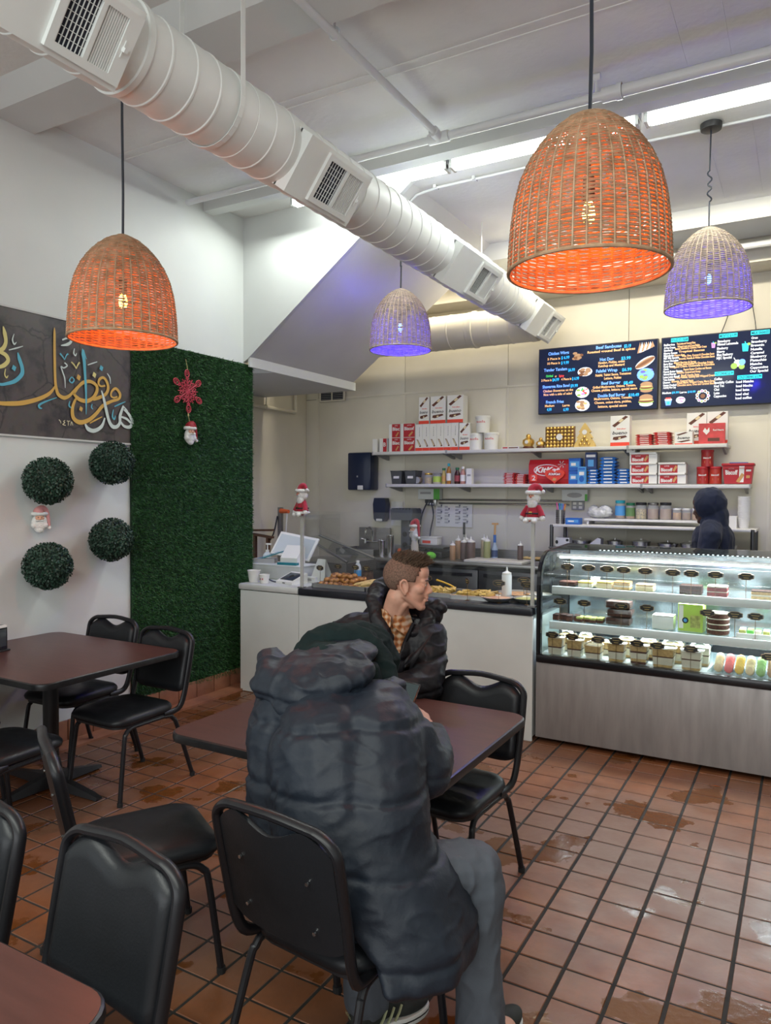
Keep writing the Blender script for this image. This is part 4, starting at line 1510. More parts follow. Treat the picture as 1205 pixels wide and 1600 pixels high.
BROWNIE = mat('brownie', (0.095, 0.035, 0.022), 0.8, noise_scale=80, noise_amt=0.5, bump=.4, bump_scale=150)
clearp = glass('clear_plastic', (0.93, 0.95, 0.95), 0.86, 0.08)


def uvbox(mb, w, h, d, mi=0, bev=.002):
    """box standing on z=0, front face at y=-d/2"""
    mb.rbox((0, 0, h / 2), (w, d, h), bev, mi)
    return lambda u, v, o=.0006: (-w / 2 + u * w, -d / 2 - o, v * h)


def patch(mb, fn, u0, v0, u1, v1, mi, o=.0006):
    mb.add([fn(u0, v0, o), fn(u1, v0, o), fn(u1, v1, o), fn(u0, v1, o)], [(0, 1, 2, 3)], mi)


def poly(mb, fn, pts, mi, o=.0008):
    mb.add([fn(u, v, o) for u, v in pts], [tuple(range(len(pts)))], mi)


def write(mb, fn, s, u0, v0, u1, mi, w, h, o=.0012, bold=.02, hh=None, italic=0):
    """one line of lettering from u0 to u1 with its baseline at v0"""
    vs, fs = text_mesh(s, 1.0, bold, 'LEFT', italic)
    if not vs:
        return
    xs = [p[0] for p in vs]
    k = (u1 - u0) / (max(xs) - min(xs))
    ky = k * w / h if hh is None else hh / .72
    m = min(xs)
    mb.add([fn(u0 + (p[0] - m) * k, v0 + p[1] * ky, o) for p in vs], fs, mi)


def single(mb, name, mats, loc, label, cat, group=None, rz=0, smooth=35):
    o = mb.build(name, mats, None, loc, (0, 0, rz), smooth)
    return tag(o, label, cat, group)


# things on the left end of the counter
for nm, x, y, r, h, lab in (('paper_cup', -4.085, 4.90, .055, .095, 'larger white paper cup at the left end of the counter'), ('paper_cup', -3.955, 4.88, .045, .068, 'small white paper cup with red print beside the card terminal')):
    c = empty(nm, (x, y, .909), label=lab, cat='cup')
    MB().lathe([(r * .72, 0), (r * .98, h), (r * 1.03, h + .001), (r * 1.03, h + .006), (r * .95, h + .006), (r * .7, .006), (.001, .006)], 24).build('cup_wall', W_, c)
    if h < .08:
        mb = MB()
        for a0 in (-2.4, -1.9, -1.4):
            mb.add([(math.cos(a) * (r * .87 + .001), math.sin(a) * (r * .87 + .001), z) for z in (.03, .045) for a in (a0, a0 + .2)], [(0, 1, 3, 2)], 0)
        mb.build('print', RED, c, smooth=0)
ct = empty('card_terminal', (-3.76, 5.00, .909), math.radians(-14), label='white card terminal with dark screen near the left shield post', cat='terminal')
mb = MB()
mb.loft([[(-.105, -.085, 0), (.105, -.085, 0), (.105, .085, 0), (-.105, .085, 0)], [(-.105, -.085, .02), (.105, -.085, .02), (.105, .085, .085), (-.105, .085, .085)]])
mb.build('casing', W_, ct, smooth=0)
sl_ = math.atan2(.065, .17)
MB().rbox((0, .0, .056), (.165, .125, .006), .003, 0, (sl_, 0, 0)).build('screen', mat('terminal_screen', (0.035, 0.045, 0.065), 0.15), ct)
mb = MB()
mb.lathe([(.0005, 0), (.022, 0)], 20, (0, .0, .0597), 0, Euler((sl_, 0, 0)).to_matrix(), cap=False)
mb.build('logo_disc', INK, ct, smooth=0)
MB().box((0, -.087, .009), (.03, .004, .006)).build('card_slot', INK, ct)
tag(MB().tube(smooth_path([(-4.01, 4.99, .915), (-4.05, 4.95, .94), (-4.03, 4.91, .975), (-3.99, 4.93, .95), (-3.93, 4.97, .915), (-3.87, 4.99, .914)]), .006, 8).build('terminal_cable', cord_m), 'black cable looping behind the small paper cup', 'cable')
rs = empty('counter_riser', (-4.08, 5.27, .909), label='white raised box on the counter under the till equipment', cat='box')
MB().rbox((0, 0, .06), (.60, .26, .12), .004).build('box_body', ctw, rs)
MB().rbox((0, 0, .122), (.62, .28, .012), .004).build('top_board', ctw, rs)
mo = empty('till_monitor', (-4.10, 5.50, .909), label='large white till screen tilted back behind the receipt printer', cat='monitor')
MB().rbox((0, 0, .265), (.42, .022, .245), .006, 0, (math.radians(-36), math.radians(8), math.radians(4))).build('screen_shell', W_, mo)
MB().box((0, .016, .262), (.38, .006, .20), 0, (math.radians(-36), math.radians(8), math.radians(4))).box((0, -.012, .268), (.375, .003, .20), 0, (math.radians(-36), math.radians(8), math.radians(4))).build('back_panel', mat('pale_grey_plastic', (0.50, 0.54, 0.55), 0.4), mo)
MB().cyl((0, .03, .0), (0, .02, .22), .025).lathe([(.10, 0), (.10, .012), (.03, .02)], 24, (0, .03, 0)).build('stand', GRY, mo)
pr = empty('receipt_printer', (-3.945, 5.26, 1.037), math.radians(6), label='white receipt printer with pale sloping lid on the riser', cat='printer')
MB().prism([(-.07, 0), (.07, 0), (.07, .15), (.045, .165), (-.07, .06)], .17, axis='x', base=-.085).build('casing', W_, pr, smooth=20)
MB().box((0, -.02, .101), (.12, .10, .004), 0, (math.radians(42), 0, 0)).build('lid', mat('pale_grey_plastic', (0.50, 0.54, 0.55), 0.4), pr)
MB().box((0, -.08, .012), (.19, .05, .02)).build('tray', mat('teal_plastic', (0.02, 0.19, 0.24), 0.4), pr)
tg = empty('teal_folder', (-4.22, 5.24, 1.037), math.radians(20), label='teal printed card strip leaning on the riser left of the printer', cat='leaflet')
mb = MB()
mb.box((0, 0, .055), (.33, .05, .010), 0, (0, math.radians(-18), 0))
mb.build('strip', mat('teal_plastic', (0.02, 0.19, 0.24), 0.4), tg)
MB().box((-.01, -.004, .063), (.26, .026, .003), 0, (0, math.radians(-18), 0)).build('print', LBL, tg)
MB().box((-.02, .02, .02), (.20, .10, .04)).build('backing_box', GRY, tg)
sz = empty('pump_bottle', (-4.42, 5.50, .909), label='clear sanitiser pump bottle behind the teal strip', cat='bottle')
MB().lathe([(.042, 0), (.044, .01), (.044, .17), (.03, .19), (.016, .20)], 20).build('bottle_body', mat('milky_plastic', (0.62, 0.68, 0.68), 0.25), sz)
MB().cyl((0, 0, .20), (0, 0, .22), .018).cyl((0, 0, .22), (0, 0, .27), .006).box((.015, 0, .275), (.06, .018, .014)).build('pump_head', W_, sz)
tag(MB().ball((0, 0, .03), .03, 10, 0, (1.6, 1, .7)).ball((.05, .01, .03), .026, 10).ball((-.05, .0, .035), .028, 10).build('green_bundle', GRN, None, (-4.52, 5.42, .909)), 'crumpled green bundle at the far left of the counter', 'bag')
tag(MB().rbox((0, 0, .03), (.05, .03, .06), .004).lathe([(.012, .06), (.012, .075)], 10).build('orange_holder', mat('orange_plastic', (0.75, 0.14, 0.04), 0.4), None, (-4.33, 5.54, .909)), 'orange plastic holder next to the pump bottle', 'holder')
bx = MB()
fn = uvbox(bx, .10, .045, .05)
patch(bx, fn, .3, .3, .7, .7, 1)
single(bx, 'sticker_box', [W_, GRY], (-3.66, 5.14, .909), 'tiny white box with grey print right of the terminal', 'box', smooth=0)
af = empty('folded_sign', (-3.66, 5.30, .909), math.radians(-8), label='white folded tent card standing behind the rolls', cat='sign')
for s in (-1, 1):
    mb = MB()
    mb.add([(-.085, s * .06, 0), (.085, s * .06, 0), (.045, s * .004, .185), (-.045, s * .004, .185), (-.085, s * .058, 0), (.085, s * .058, 0), (.045, s * .002, .185), (-.045, s * .002, .185)], [(0, 1, 2, 3), (7, 6, 5, 4), (0, 4, 5, 1), (3, 2, 6, 7)])
    mb.build('card_leaf', W_, af, smooth=0)
wbt = empty('water_bottle', (-3.33, 5.36, .909), label='small clear water bottle with blue label behind the rolls', cat='bottle')
MB().lathe([(.028, 0), (.031, .008), (.031, .12), (.024, .145), (.013, .165), (.013, .17)], 18).build('bottle_body', mat('water_plastic', (0.70, 0.75, 0.78), 0.12, alpha=.65), wbt)
MB().lathe([(.0315, .055), (.0315, .105)], 18, cap=False).build('paper_label', LBL, wbt)
MB().cyl((0, 0, .168), (0, 0, .185), .015).build('cap', W_, wbt)

# sheet-metal bread bin behind the till
sb = empty('lidded_cart', (-4.0, 5.98, 0), label='brushed steel cart with a slanted glass lid behind the rolls', cat='cart')
MB().box((0, 0, .46), (.62, .50, .92)).build('cabinet', mat('rusty_brown', (0.16, 0.10, 0.075), 0.6, noise_scale=20, noise_amt=.5), sb, smooth=0)
MB().box((0, 0, .97), (.66, .54, .10)).build('steel_band', steel, sb, smooth=0)
mb = MB()
mb.tube([(-.30, -.2, 1.24), (-.05, -.22, 1.19), (.33, -.26, 1.03)], .012, 8).tube([(-.30, .2, 1.24), (.33, .24, 1.03)], .012, 8)
mb.build('lid_rail', steel, sb)
mb = MB()
mb.add([(-.30, -.2, 1.238), (.33, -.26, 1.028), (.33, .24, 1.028), (-.30, .2, 1.238)], [(0, 1, 2, 3)])
mb.build('lid_sheet', glass('lid_glass', (.8, .83, .83), .7), sb, smooth=0)

# trays of food
tray_m = mat('tray_metal', (0.55, 0.55, 0.54), 0.3, 0.9)
roll_m = mat('baked_roll', (0.42, 0.185, 0.052), 0.55, noise_scale=25, noise_amt=0.45)
roll_d = mat('baked_top', (0.17, 0.062, 0.018), 0.5, noise_scale=30, noise_amt=0.4)
pale_m = mat('pale_pastry', (0.62, 0.43, 0.17), 0.6, noise_scale=25, noise_amt=0.35)
corn_m = mat('yellow_pastry', (0.62, 0.40, 0.10), 0.6, noise_scale=40, noise_amt=0.35)


def make_tray(loc, w, d, label, rz=0):
    t = empty('food_tray', loc, math.radians(rz), label=label, cat='tray')
    mb = MB()
    mb.box((0, 0, .003), (w, d, .006))
    for s in (-1, 1):
        mb.box((s * w / 2, 0, .014), (.006, d + .006, .028)).box((0, s * d / 2, .014), (w + .006, .006, .028))
    mb.build('pan', tray_m, t, smooth=0)
    MB().tube([(-w / 2, -d / 2, .028), (w / 2, -d / 2, .028), (w / 2, d / 2, .028), (-w / 2, d / 2, .028)], .005, 6, closed=True).build('rolled_rim', tray_m, t)
    return t


make_tray((-3.22, 5.08, .908), .50, .38, 'metal tray under the brown rolls behind the shield')
rg = 'golden rolls heaped on the left tray'
proto = None
pr_ = random.Random(5)
spots_r = []
for j in range(5):
    for i in range(8):
        spots_r.append((-3.42 + i * .048 + pr_.uniform(-.006, .006), 4.94 + j * .06 + pr_.uniform(-.006, .006), .917, 0))
for j in range(4):
    for i in range(6):
        spots_r.append((-3.39 + i * .05 + pr_.uniform(-.008, .008), 4.98 + j * .06, .950, 1))
for j in range(2):
    for i in range(4):
        spots_r.append((-3.36 + i * .055 + pr_.uniform(-.008, .008), 5.03 + j * .06, .980, 2))
for k, (x, y, z, lv) in enumerate(spots_r):
    if proto is None:
        proto = empty('sweet_roll', (0, 0, 0), label='small golden-brown baked roll in the heap on the left tray', cat='pastry', group=rg)
        mb = MB().lathe([(.010, 0), (.024, .004), (.027, .016), (.022, .028), (.012, .033), (.001, .033)], 12)
        mb.build('dough', roll_m, proto)
        MB().lathe([(.016, .0315), (.013, .036), (.001, .037)], 10).build('dark_top', roll_d, proto)
        o = proto
    else:
        o = copy_tree(proto)
    o.location = (x, y, z)
    o.rotation_euler = (pr_.uniform(-.5, .5), pr_.uniform(-.5, .5), pr_.uniform(0, 6))
tg_ = 'pale twisted pastries beside the rolls'
proto = None
for k in range(16):
    if proto is None:
        proto = MB().tube([(-.045, 0, .012), (-.02, .004, .015), (.02, -.004, .015), (.045, 0, .012)], [.008, .014, .014, .008], 8).build('twisted_pastry', pale_m)
        tag(proto, 'pale twisted pastry laid right of the heap of rolls', 'pastry', tg_)
        o = proto
    else:
        o = proto.copy()
        COL.objects.link(o)
    o.location = (-3.06 + (k % 2) * .06 + pr_.uniform(-.01, .01), 4.95 + (k // 2 % 4) * .075, .917 + (k // 8) * .022)
    o.rotation_euler = (0, pr_.uniform(-.2, .2), .5 + pr_.uniform(-.2, .2))
make_tray((-2.43, 5.06, .908), .36, .30, 'metal tray of yellow filled triangles, left of the two centre trays')
make_tray((-2.08, 5.04, .908), .34, .30, 'metal tray of yellow filled triangles, right of the two centre trays', 4)
proto = None
for tx, ty, lab in ((-2.43, 5.06, 'a'), (-2.08, 5.04, 'b')):
    for k in range(30):
        if proto is None:
            proto = MB().prism([(-.032, -.02), (.032, -.02), (0, .034)], .018).build('filled_triangle', corn_m)
            tag(proto, 'yellow filled pastry triangle in the two centre trays', 'pastry', 'yellow triangles in the centre trays')
            o = proto
        else:
            o = proto.copy()
            COL.objects.link(o)
        q, r2 = k % 15, k // 15
        o.location = (tx - .12 + (q % 5) * .052 + pr_.uniform(-.01, .01) + r2 * .02, ty - .10 + (q // 5) * .075 + pr_.uniform(-.008, .008), .918 + r2 * .020)
        o.rotation_euler = (pr_.uniform(-.3, .3), pr_.uniform(-.3, .3), pr_.uniform(0, 6))


def make_plate(loc, r, fill, label):
    p = empty('dip_plate', loc, label=label, cat='plate')
    MB().lathe([(r * .55, 0), (r * .7, .004), (r, .030), (r + .003, .034), (r - .006, .032), (r * .66, .010), (.001, .009)], 32).build('dish', tray_m, p)
    MB().lathe([(r * .86, .024), (r * .5, .031), (.001, .032)], 28).build('filling', fill, p)
    return p


make_plate((-1.86, 5.22, .908), .16, mat('orange_rice', (0.55, 0.30, 0.14), .7, noise_scale=45, noise_amt=.4, bump=.4, bump_scale=120), 'large round metal plate of orange rice behind the white squeeze bottle')
make_plate((-1.90, 4.94, .908), .115, mat('red_dip', (0.52, 0.17, 0.08), .5, noise_scale=20, noise_amt=.4, color2=(0.62, 0.42, 0.28)), 'oval plate of red dip at the front edge of the counter')
make_plate((-1.70, 5.0, .908), .105, mat('yellow_dip', (0.60, 0.50, 0.20), .5, noise_scale=20, noise_amt=.4, color2=(0.28, 0.30, 0.10)), 'plate of yellow dip with green herbs next to the right post')
make_plate((-1.70, 5.24, .908), .10, mat('white_dip', (0.68, 0.66, 0.58), .5, noise_scale=20, noise_amt=.2), 'pale dip plate behind the yellow dip')


def squeeze(loc, r, h, col, label, parent_group=None, scale_cap=1.0):
    b = empty('squeeze_bottle', loc, label=label, cat='bottle', group=parent_group)
    MB().lathe([(r * .94, 0), (r, .006), (r, h * .74), (r * .86, h * .78)], 20).build('bottle_body', col, b)
    MB().lathe([(r * .92, h * .77), (r * .92, h * .82), (r * .5, h * .85), (r * .22, h * .88), (r * .12, h)], 16).build('nozzle_cap', W_, b)
    return b


squeeze((-1.88, 5.07, .908), .036, .235, mat('milk_white', (0.70, 0.71, 0.70), .35), 'white squeeze bottle standing among the dip plates')
tag(MB().tube([(-.10, 0, .02), (-.02, .0, .028), (.05, 0, .03), (.10, 0, .024)], [.008, .007, .007, .009], 8).build('serving_handle', mat('yellow_plastic', (0.70, 0.40, 0.03), .4), None, (-2.44, 5.22, .945), (0, math.radians(14), math.radians(-18))), 'yellow serving tool handle lying over the left centre tray', 'utensil')

# black name plaques with gold rims on wire stands
plq = mat('plaque_black', (0.014, 0.013, 0.012), 0.5)
wire = mat('wire_bronze', (0.20, 0.12, 0.06), 0.35, 0.8)


def make_plaque():
    p = empty('name_plaque', (0, 0, 0), label='x', cat='sign', group='black name plaques on wire stands')
    out = []
    for k in range(40):
        a = 2 * PI * k / 40
        c, s = math.cos(a), math.sin(a)
        sx = math.copysign(abs(c) ** .55, c) * .036
        sy = math.copysign(abs(s) ** .6, s) * .0165
        w = 1 + .10 * math.cos(4 * a) - .05 * math.cos(8 * a)
        out.append((sx * w, sy * w))
    MB().prism([(x * .93, y * .9 + .125) for x, y in out], .003, axis='y', base=-.0015).build('plate', plq, p, smooth=0)
    MB().tube([(x, 0, y + .125) for x, y in out], .0019, 5, closed=True).build('rim', wire, p)
    mb = MB()
    for r_, w_ in enumerate((.040, .026)):
        mb.tube([(-w_ / 2 + w_ * i / 18, -.0024, .130 - r_ * .0125 + .0022 * math.sin(i * 1.9 + r_)) for i in range(19)], .0009, 4)
    mb.build('lettering', GOLDP, p, smooth=0)
    p.scale = (1.12, 1.12, 1.12)
    MB().cyl((0, .002, 0), (0, .002, .11), .0014, seg=6).tube([(.014 * math.cos(a), .014 * math.sin(a), .002) for a in np.linspace(0, 2 * PI, 13)[:-1]], .0016, 5, closed=True).build('wire_stand', wire, p)
    return p


pq = make_plaque()
PQ = [(-3.50, 5.04, .908, -16, 'black plaque on wire at the left of the rolls, nearest the shield post'), (-3.44, 5.22, .908, -16, 'black plaque behind the heap of rolls, left of the water bottle'),
      (-3.28, 5.24, .908, -16, 'black plaque just left of the water bottle'), (-3.16, 5.22, .908, -16, 'black plaque right of the water bottle, beside the seated head'),
      (-2.43, 4.87, .908, 0, 'black plaque in front of the left centre tray'), (-2.10, 4.86, .908, -50, 'black plaque seen nearly edge-on before the right centre tray'),
      (-1.86, 4.86, .908, 6, 'black plaque before the white squeeze bottle'), (-1.77, 5.12, .908, 4, 'black plaque above the yellow dip, the rear one of two'), (-1.665, 4.88, .908, 0, 'black plaque next to the right post, the front one of two')]

# ---------------------------------------------------------------- glass display case
dc = empty('display_case', (-.55, 5.2, 0), label='glass-fronted refrigerated cake display case with brushed steel base', cat='display case')
X0, X1, YF, YR = -1.575, 0.62, 4.82, 5.56
blkm = mat('black_trim', (0.010, 0.010, 0.012), 0.25)


def dcp(mb, name, m, **k):
    return loc_mb(mb, dc).build(name, m, dc, **k)


dcp(MB().rbox(((X0 + X1) / 2, YF + .015, .285), (X1 - X0, .03, .51), .004), 'steel_front', steel_p)
dcp(MB().box(((X0 + X1) / 2, 5.2, .285), (X1 - X0 - .01, .70, .49)), 'base_cabinet', steel_d, smooth=0)
dcp(MB().box(((X0 + X1) / 2, 5.19, .055), (X1 - X0 - .06, .60, .07)), 'plinth', blkm, smooth=0)
for x in (X0 + .07, X1 - .07):
    for yy in (4.93, 5.45):
        dcp(MB().cyl((x - .012, yy, .024), (x + .012, yy, .024), .024, seg=14).box((x, yy, .045), (.03, .03, .03)), 'caster', rub)
dcp(MB().rbox(((X0 + X1) / 2, YF + .012, .565), (X1 - X0, .05, .055), .012), 'black_sill', blkm)
dcp(MB().box(((X0 + X1) / 2, 5.2, .575), (X1 - X0 - .02, .70, .02)), 'deck', mat('deck_white', (0.62, 0.66, 0.66), .3), smooth=0)


def profile(off=0.0):
    pts = [(YF + off, .585)]
    pts += [(YF + off, 1.06)]
    for k in range(1, 9):
        a = PI / 2 * k / 9
        r = .20 - off
        pts.append((YF + .20 - r * math.cos(a), 1.08 + r * math.sin(a)))
    pts += [(YF + .20, 1.28 - off), (YR - off, 1.30 - off)]
    return pts


outer = profile()
inner = profile(.006)
mb = MB()
n = len(outer)
mb.add([(x, y, z) for x in (X0 + .02, X1 - .02) for y, z in outer], [(i, i + 1, n + i + 1, n + i) for i in range(n - 1)])
dcp(mb, 'curved_glass', cg, smooth=60)
for x in (X0, X1 - .03):
    mb = MB()
    o2 = profile(.036)
    vs = [(xx, y, z) for xx in (x, x + .03) for y, z in outer] + [(xx, y, z) for xx in (x, x + .03) for y, z in o2]
    m_ = n
    fs = []
    for i in range(n - 1):
        fs += [(i, i + 1, 2 * m_ + i + 1, 2 * m_ + i), (m_ + i + 1, m_ + i, 3 * m_ + i, 3 * m_ + i + 1), (i + 1, i, m_ + i, m_ + i + 1), (2 * m_ + i, 2 * m_ + i + 1, 3 * m_ + i + 1, 3 * m_ + i)]
    mb.add(vs, fs)
    dcp(mb, 'side_frame', blkm, smooth=0)
    mb = MB()
    mb.add([(x + .015, y, z) for y, z in inner] + [(x + .015, YR, .585)], [tuple(range(len(inner) + 1))])
    dcp(mb, 'side_glass', cg, smooth=0)
dcp(MB().box(((X0 + X1) / 2, YR, 1.275), (X1 - X0, .05, .045)).box(((X0 + X1) / 2, YR, .61), (X1 - X0, .04, .05)), 'rear_frame', blkm, smooth=0)
for k in range(3):
    w = (X1 - X0 - .06) / 3
    x = X0 + .03 + w * (k + .5)
    dcp(MB().box((x, YR + (.012 if k % 2 else -.004), .94), (w + .02, .006, .62)), 'rear_door', mat('rear_mirror', (.52, .58, .62), .16, .9), smooth=0)
shelf_m = mat('shelf_white', (0.66, 0.70, 0.69), .35)
for z, y0, nm in ((1.035, 4.99, 'a'), (.80, 4.94, 'b')):
    s = dcp(MB().box(((X0 + X1) / 2, (y0 + 5.46) / 2, z - .006), (X1 - X0 - .12, 5.46 - y0, .010)), 'shelf', glass('shelf_glass', (.86, .93, .93), .85), smooth=0)
    f = MB().rbox(((X0 + X1) / 2, y0, z - .022), (X1 - X0 - .11, .022, .054), .004)
    dcp(f, 'price_rail', shelf_m)
    for x in (X0 + .12, X0 + .9, X1 - .7, X1 - .1):
        dcp(MB().box((x, 5.45, z - .02), (.02, .12, .04)), 'shelf_bracket', met, smooth=0)
led = mat('led_white', (1, 1, 1), .3, emit=(.80, .92, 1.0), emit_s=12)
dcp(MB().box(((X0 + X1) / 2, 5.06, 1.248), (X1 - X0 - .14, .035, .022)), 'lamp_housing', fix_m, smooth=0)
dcp(MB().box(((X0 + X1) / 2, 5.045, 1.233), (X1 - X0 - .18, .014, .006)), 'led_strip', led, smooth=0)
for x in np.arange(X0 + .3, X1 - .2, .028):
    pass
mb = MB()
for x in np.arange(X0 + .28, X1 - .15, .03):
    mb.box((x, 5.40, 1.268), (.010, .012, .003))
dcp(mb, 'led_dots', mat('led_dot', (1, 1, 1), .3, emit=(.75, .92, 1.0), emit_s=5), smooth=0, kind='stuff')
for z, e in ((1.225, 46), (.985, 26), (.735, 26)):
    d = area_light('case_light', (0, 0, 0), (0, 0, 0), (2.0, .03), e * .42, (.86, .95, 1.0))
    d.parent = dc
    d.location = ((X0 + X1) / 2 + .55, 5.06 - 5.2, z)

# cakes and tubs in the case
cg1, cg2 = 1.0352, 0.8002


def slab(name, x, y, z, w, d, layers, label, cat='cake', rz=0, lean=0):
    c = empty(name, (x, y, z), math.radians(rz), label=label, cat=cat)
    zz = .0
    MB().lathe([(.001, 0), (.055, 0), (.06, .003)], 20).build('paper_doily', W_, c) if d > .1 else None
    zz = .003
    for nm, h, m in layers:
        MB().rbox((0, 0, zz + h / 2), (w, d, h), min(.004, h * .3)).build(nm, m, c)
        zz += h
    return c


yellow = mat('lemon_glaze', (0.70, 0.55, 0.14), .4)
amber = mat('caramel_glaze', (0.50, 0.24, 0.05), .35)
redv = mat('red_velvet', (0.22, 0.018, 0.018), .8, noise_scale=60, noise_amt=.4)
pist = mat('pistachio', (0.40, 0.42, 0.12), .6, noise_scale=50, noise_amt=.4)
slab('cake_slice', -1.43, 5.08, cg1, .11, .10, [('base_layer', .02, CHOC), ('topping', .012, BROWNIE)], 'flat dark cake slice at the left end of the top case shelf')
slab('cake_slice', -1.305, 5.08, cg1, .095, .10, [('base_layer', .026, WCRM), ('topping', .014, yellow)], 'pale lemon cake slice second on the top shelf, beside a cream one')
slab('cake_slice', -1.262, 5.135, cg1, .045, .10, [('base_layer', .05, WCRM), ('topping', .012, W_)], 'narrow white cream slice behind the lemon slice')
slab('cake_slice', -1.178, 5.08, cg1, .10, .10, [('base_layer', .035, CRM), ('topping', .012, yellow)], 'yellow mango-topped slice on the top shelf')
slab('cake_slice', -1.064, 5.08, cg1, .105, .10, [('base_layer', .018, SPONGE), ('cream_layer', .010, WCRM), ('upper_layer', .018, SPONGE), ('topping', .006, amber)], 'caramel layered slice on the top shelf, fourth from left')
slab('cake_slice', -.918, 5.08, cg1, .11, .10, [('base_layer', .035, CRM), ('topping', .010, SPONGE)], 'plain cheesecake slice standing alone on the top shelf')
slab('cake_slice', -.637, 5.08, cg1, .13, .11, [('base_layer', .026, CHOC), ('cream_layer', .006, BROWNIE), ('upper_layer', .026, CHOC)], 'dark chocolate cake block on the top shelf')
slab('cake_slice', -.48, 5.07, cg1, .115, .11, [('base_layer', .026, redv), ('cream_layer', .005, WCRM), ('upper_layer', .024, redv), ('topping', .010, WCRM)], 'red velvet slice on the top shelf')
slab('cake_slice', -.225, 5.07, cg1, .13, .10, [('base_layer', .018, SPONGE), ('cream_layer', .010, WCRM), ('upper_layer', .018, SPONGE), ('topping', .006, CHOC)], 'coffee-dusted layered slice at the right edge of the top shelf')
for k in range(4):
    slab('brownie', -1.495 + k * .045, 5.03 + (k % 2) * .02, cg2, .041, .08, [('base_layer', .03, BROWNIE), ('topping', .010, CHOC)], ('first', 'second', 'third', 'fourth')[k] + ' brownie square from the left on the middle shelf', rz=4 * k)
for k in range(4):
    slab('pistachio_square', -1.335 + k * .045, 5.04 + (k % 2) * .015, cg2, .041, .08, [('base_layer', .02, BROWNIE), ('topping', .015, pist)], ('first', 'second', 'third', 'fourth')[k] + ' green pistachio square from the left on the middle shelf')


def clamshell(x, y, z, w, h, d, fill, label, lid=True):
    c = empty('clear_box', (x, y, z), label=label, cat='box')
    MB().rbox((0, 0, h * .45 + .004), (w * .9, d * .9, h * .8), .004).build('cake_filling', fill, c)
    mb = MB()
    mb.loft([[(-w / 2 * k, -d / 2 * k, zz), (w / 2 * k, -d / 2 * k, zz), (w / 2 * k, d / 2 * k, zz), (-w / 2 * k, d / 2 * k, zz)] for k, zz in ((.93, 0), (1, h * .5), (.95, h))])
    mb.build('clear_shell', clearp, c, smooth=0)
    MB().tube([(-w / 2, -d / 2, h * .5), (w / 2, -d / 2, h * .5), (w / 2, d / 2, h * .5), (-w / 2, d / 2, h * .5)], .003, 5, closed=True).build('shell_rim', clearp, c)
    return c


for k in range(3):
    clamshell(-1.08 + .01 * (k % 2), 5.06, cg2 + k * .055, .17, .054, .13, BROWNIE, ('bottom', 'middle', 'top')[k] + ' clear box of brownies in the short stack on the middle shelf')
tub_l = mat('white_tub', (0.68, 0.69, 0.66), .4)
slab('white_tub', -.80, 5.08, cg2, .13, .11, [('tub_body', .08, tub_l), ('lid', .008, W_)], 'square white tub alone in the middle of the middle shelf', 'tub')
gb = empty('green_box', (-.632, 5.09, cg2), math.radians(-4), label='bright green carton with a round dark emblem on the middle shelf', cat='carton')
mb = MB()
fn = uvbox(mb, .15, .175, .10)
patch(mb, fn, .04, .1, .22, .95, 1)
for cx, cv, r_ in ((.3, .4, .13),):
    poly(mb, fn, [(cx + r_ * math.cos(a), cv + r_ * .86 * math.sin(a)) for a in np.linspace(0, 2 * PI, 21)[:-1]], 2)
    poly(mb, fn, [(cx + r_ * .55 * math.cos(a), cv + r_ * .5 * math.sin(a)) for a in np.linspace(0, 2 * PI, 21)[:-1]], 3, .0014)
patch(mb, fn, .5, .15, .9, .6, 4)
mb.build('carton', [mat('lime_print', (0.42, 0.58, 0.10), .4), W_, INK, LBL, pist], gb, smooth=0)
cx_ = empty('chocolate_pies', (-.475, 5.06, cg2), label='round stack of dark chocolate pies beside the green carton', cat='cake')
for k in range(4):
    MB().lathe([(.06, k * .034), (.066, k * .034 + .008), (.066, k * .034 + .024), (.06, k * .034 + .030), (.001, k * .034 + .030)], 24).build('pie', BROWNIE, cx_)
    MB().lathe([(.068, k * .034 + .029), (.068, k * .034 + .034), (.001, k * .034 + .034)], 24).build('cream_disc', WCRM, cx_)
tr_ = empty('pastry_tray', (-.235, 5.06, cg2), label='white tray of green-filled pastries at the right of the middle shelf', cat='tray')
MB().box((0, 0, .004), (.26, .16, .008)).box((0, -.08, .015), (.26, .006, .03)).build('pan', W_, tr_, smooth=0)
for k in range(10):
    MB().rbox((-.10 + (k % 5) * .044, -.03 + (k // 5) * .06, .028), (.036, .045, .038), .006).build('pastry', [pist, GRN, WCRM][k % 3], tr_)


def cup_dessert(x, y, z, w, h, two, label, crumbs=None):
    c = empty('dessert_cup', (x, y, z), label=label, cat='dessert', group='clear cups of layered dessert')
    lay = [(.16, SPONGE), (.22, WCRM), (.12, SPONGE), (.22, WCRM)] if not crumbs else crumbs
    zz = .004
    for fr, m in lay:
        a, b = w * (.40 + .07 * zz / h), w * (.40 + .07 * (zz + fr * h) / h)
        mb = MB()
        mb.loft([[(sx * r_, sy * r_, q) for sx, sy in ((-1, -1), (1, -1), (1, 1), (-1, 1))] for r_, q in ((a, zz), (b, zz + fr * h))])
        mb.build('layer', m, c, smooth=0)
        zz += fr * h
    mb = MB()
    mb.loft([[(sx * r_, sy * r_, q) for sx, sy in ((-1, -1), (1, -1), (1, 1), (-1, 1))] for r_, q in ((w * .42, 0), (w * .50, h * .8))], cap=False)
    mb.build('cup_wall', clearp, c, smooth=0)
    MB().lathe([(w * .56, h * .80), (w * .58, h * .82), (w * .45, h * .92), (w * .25, h), (.001, h)], 18).build('dome_lid', clearp, c)
    return c


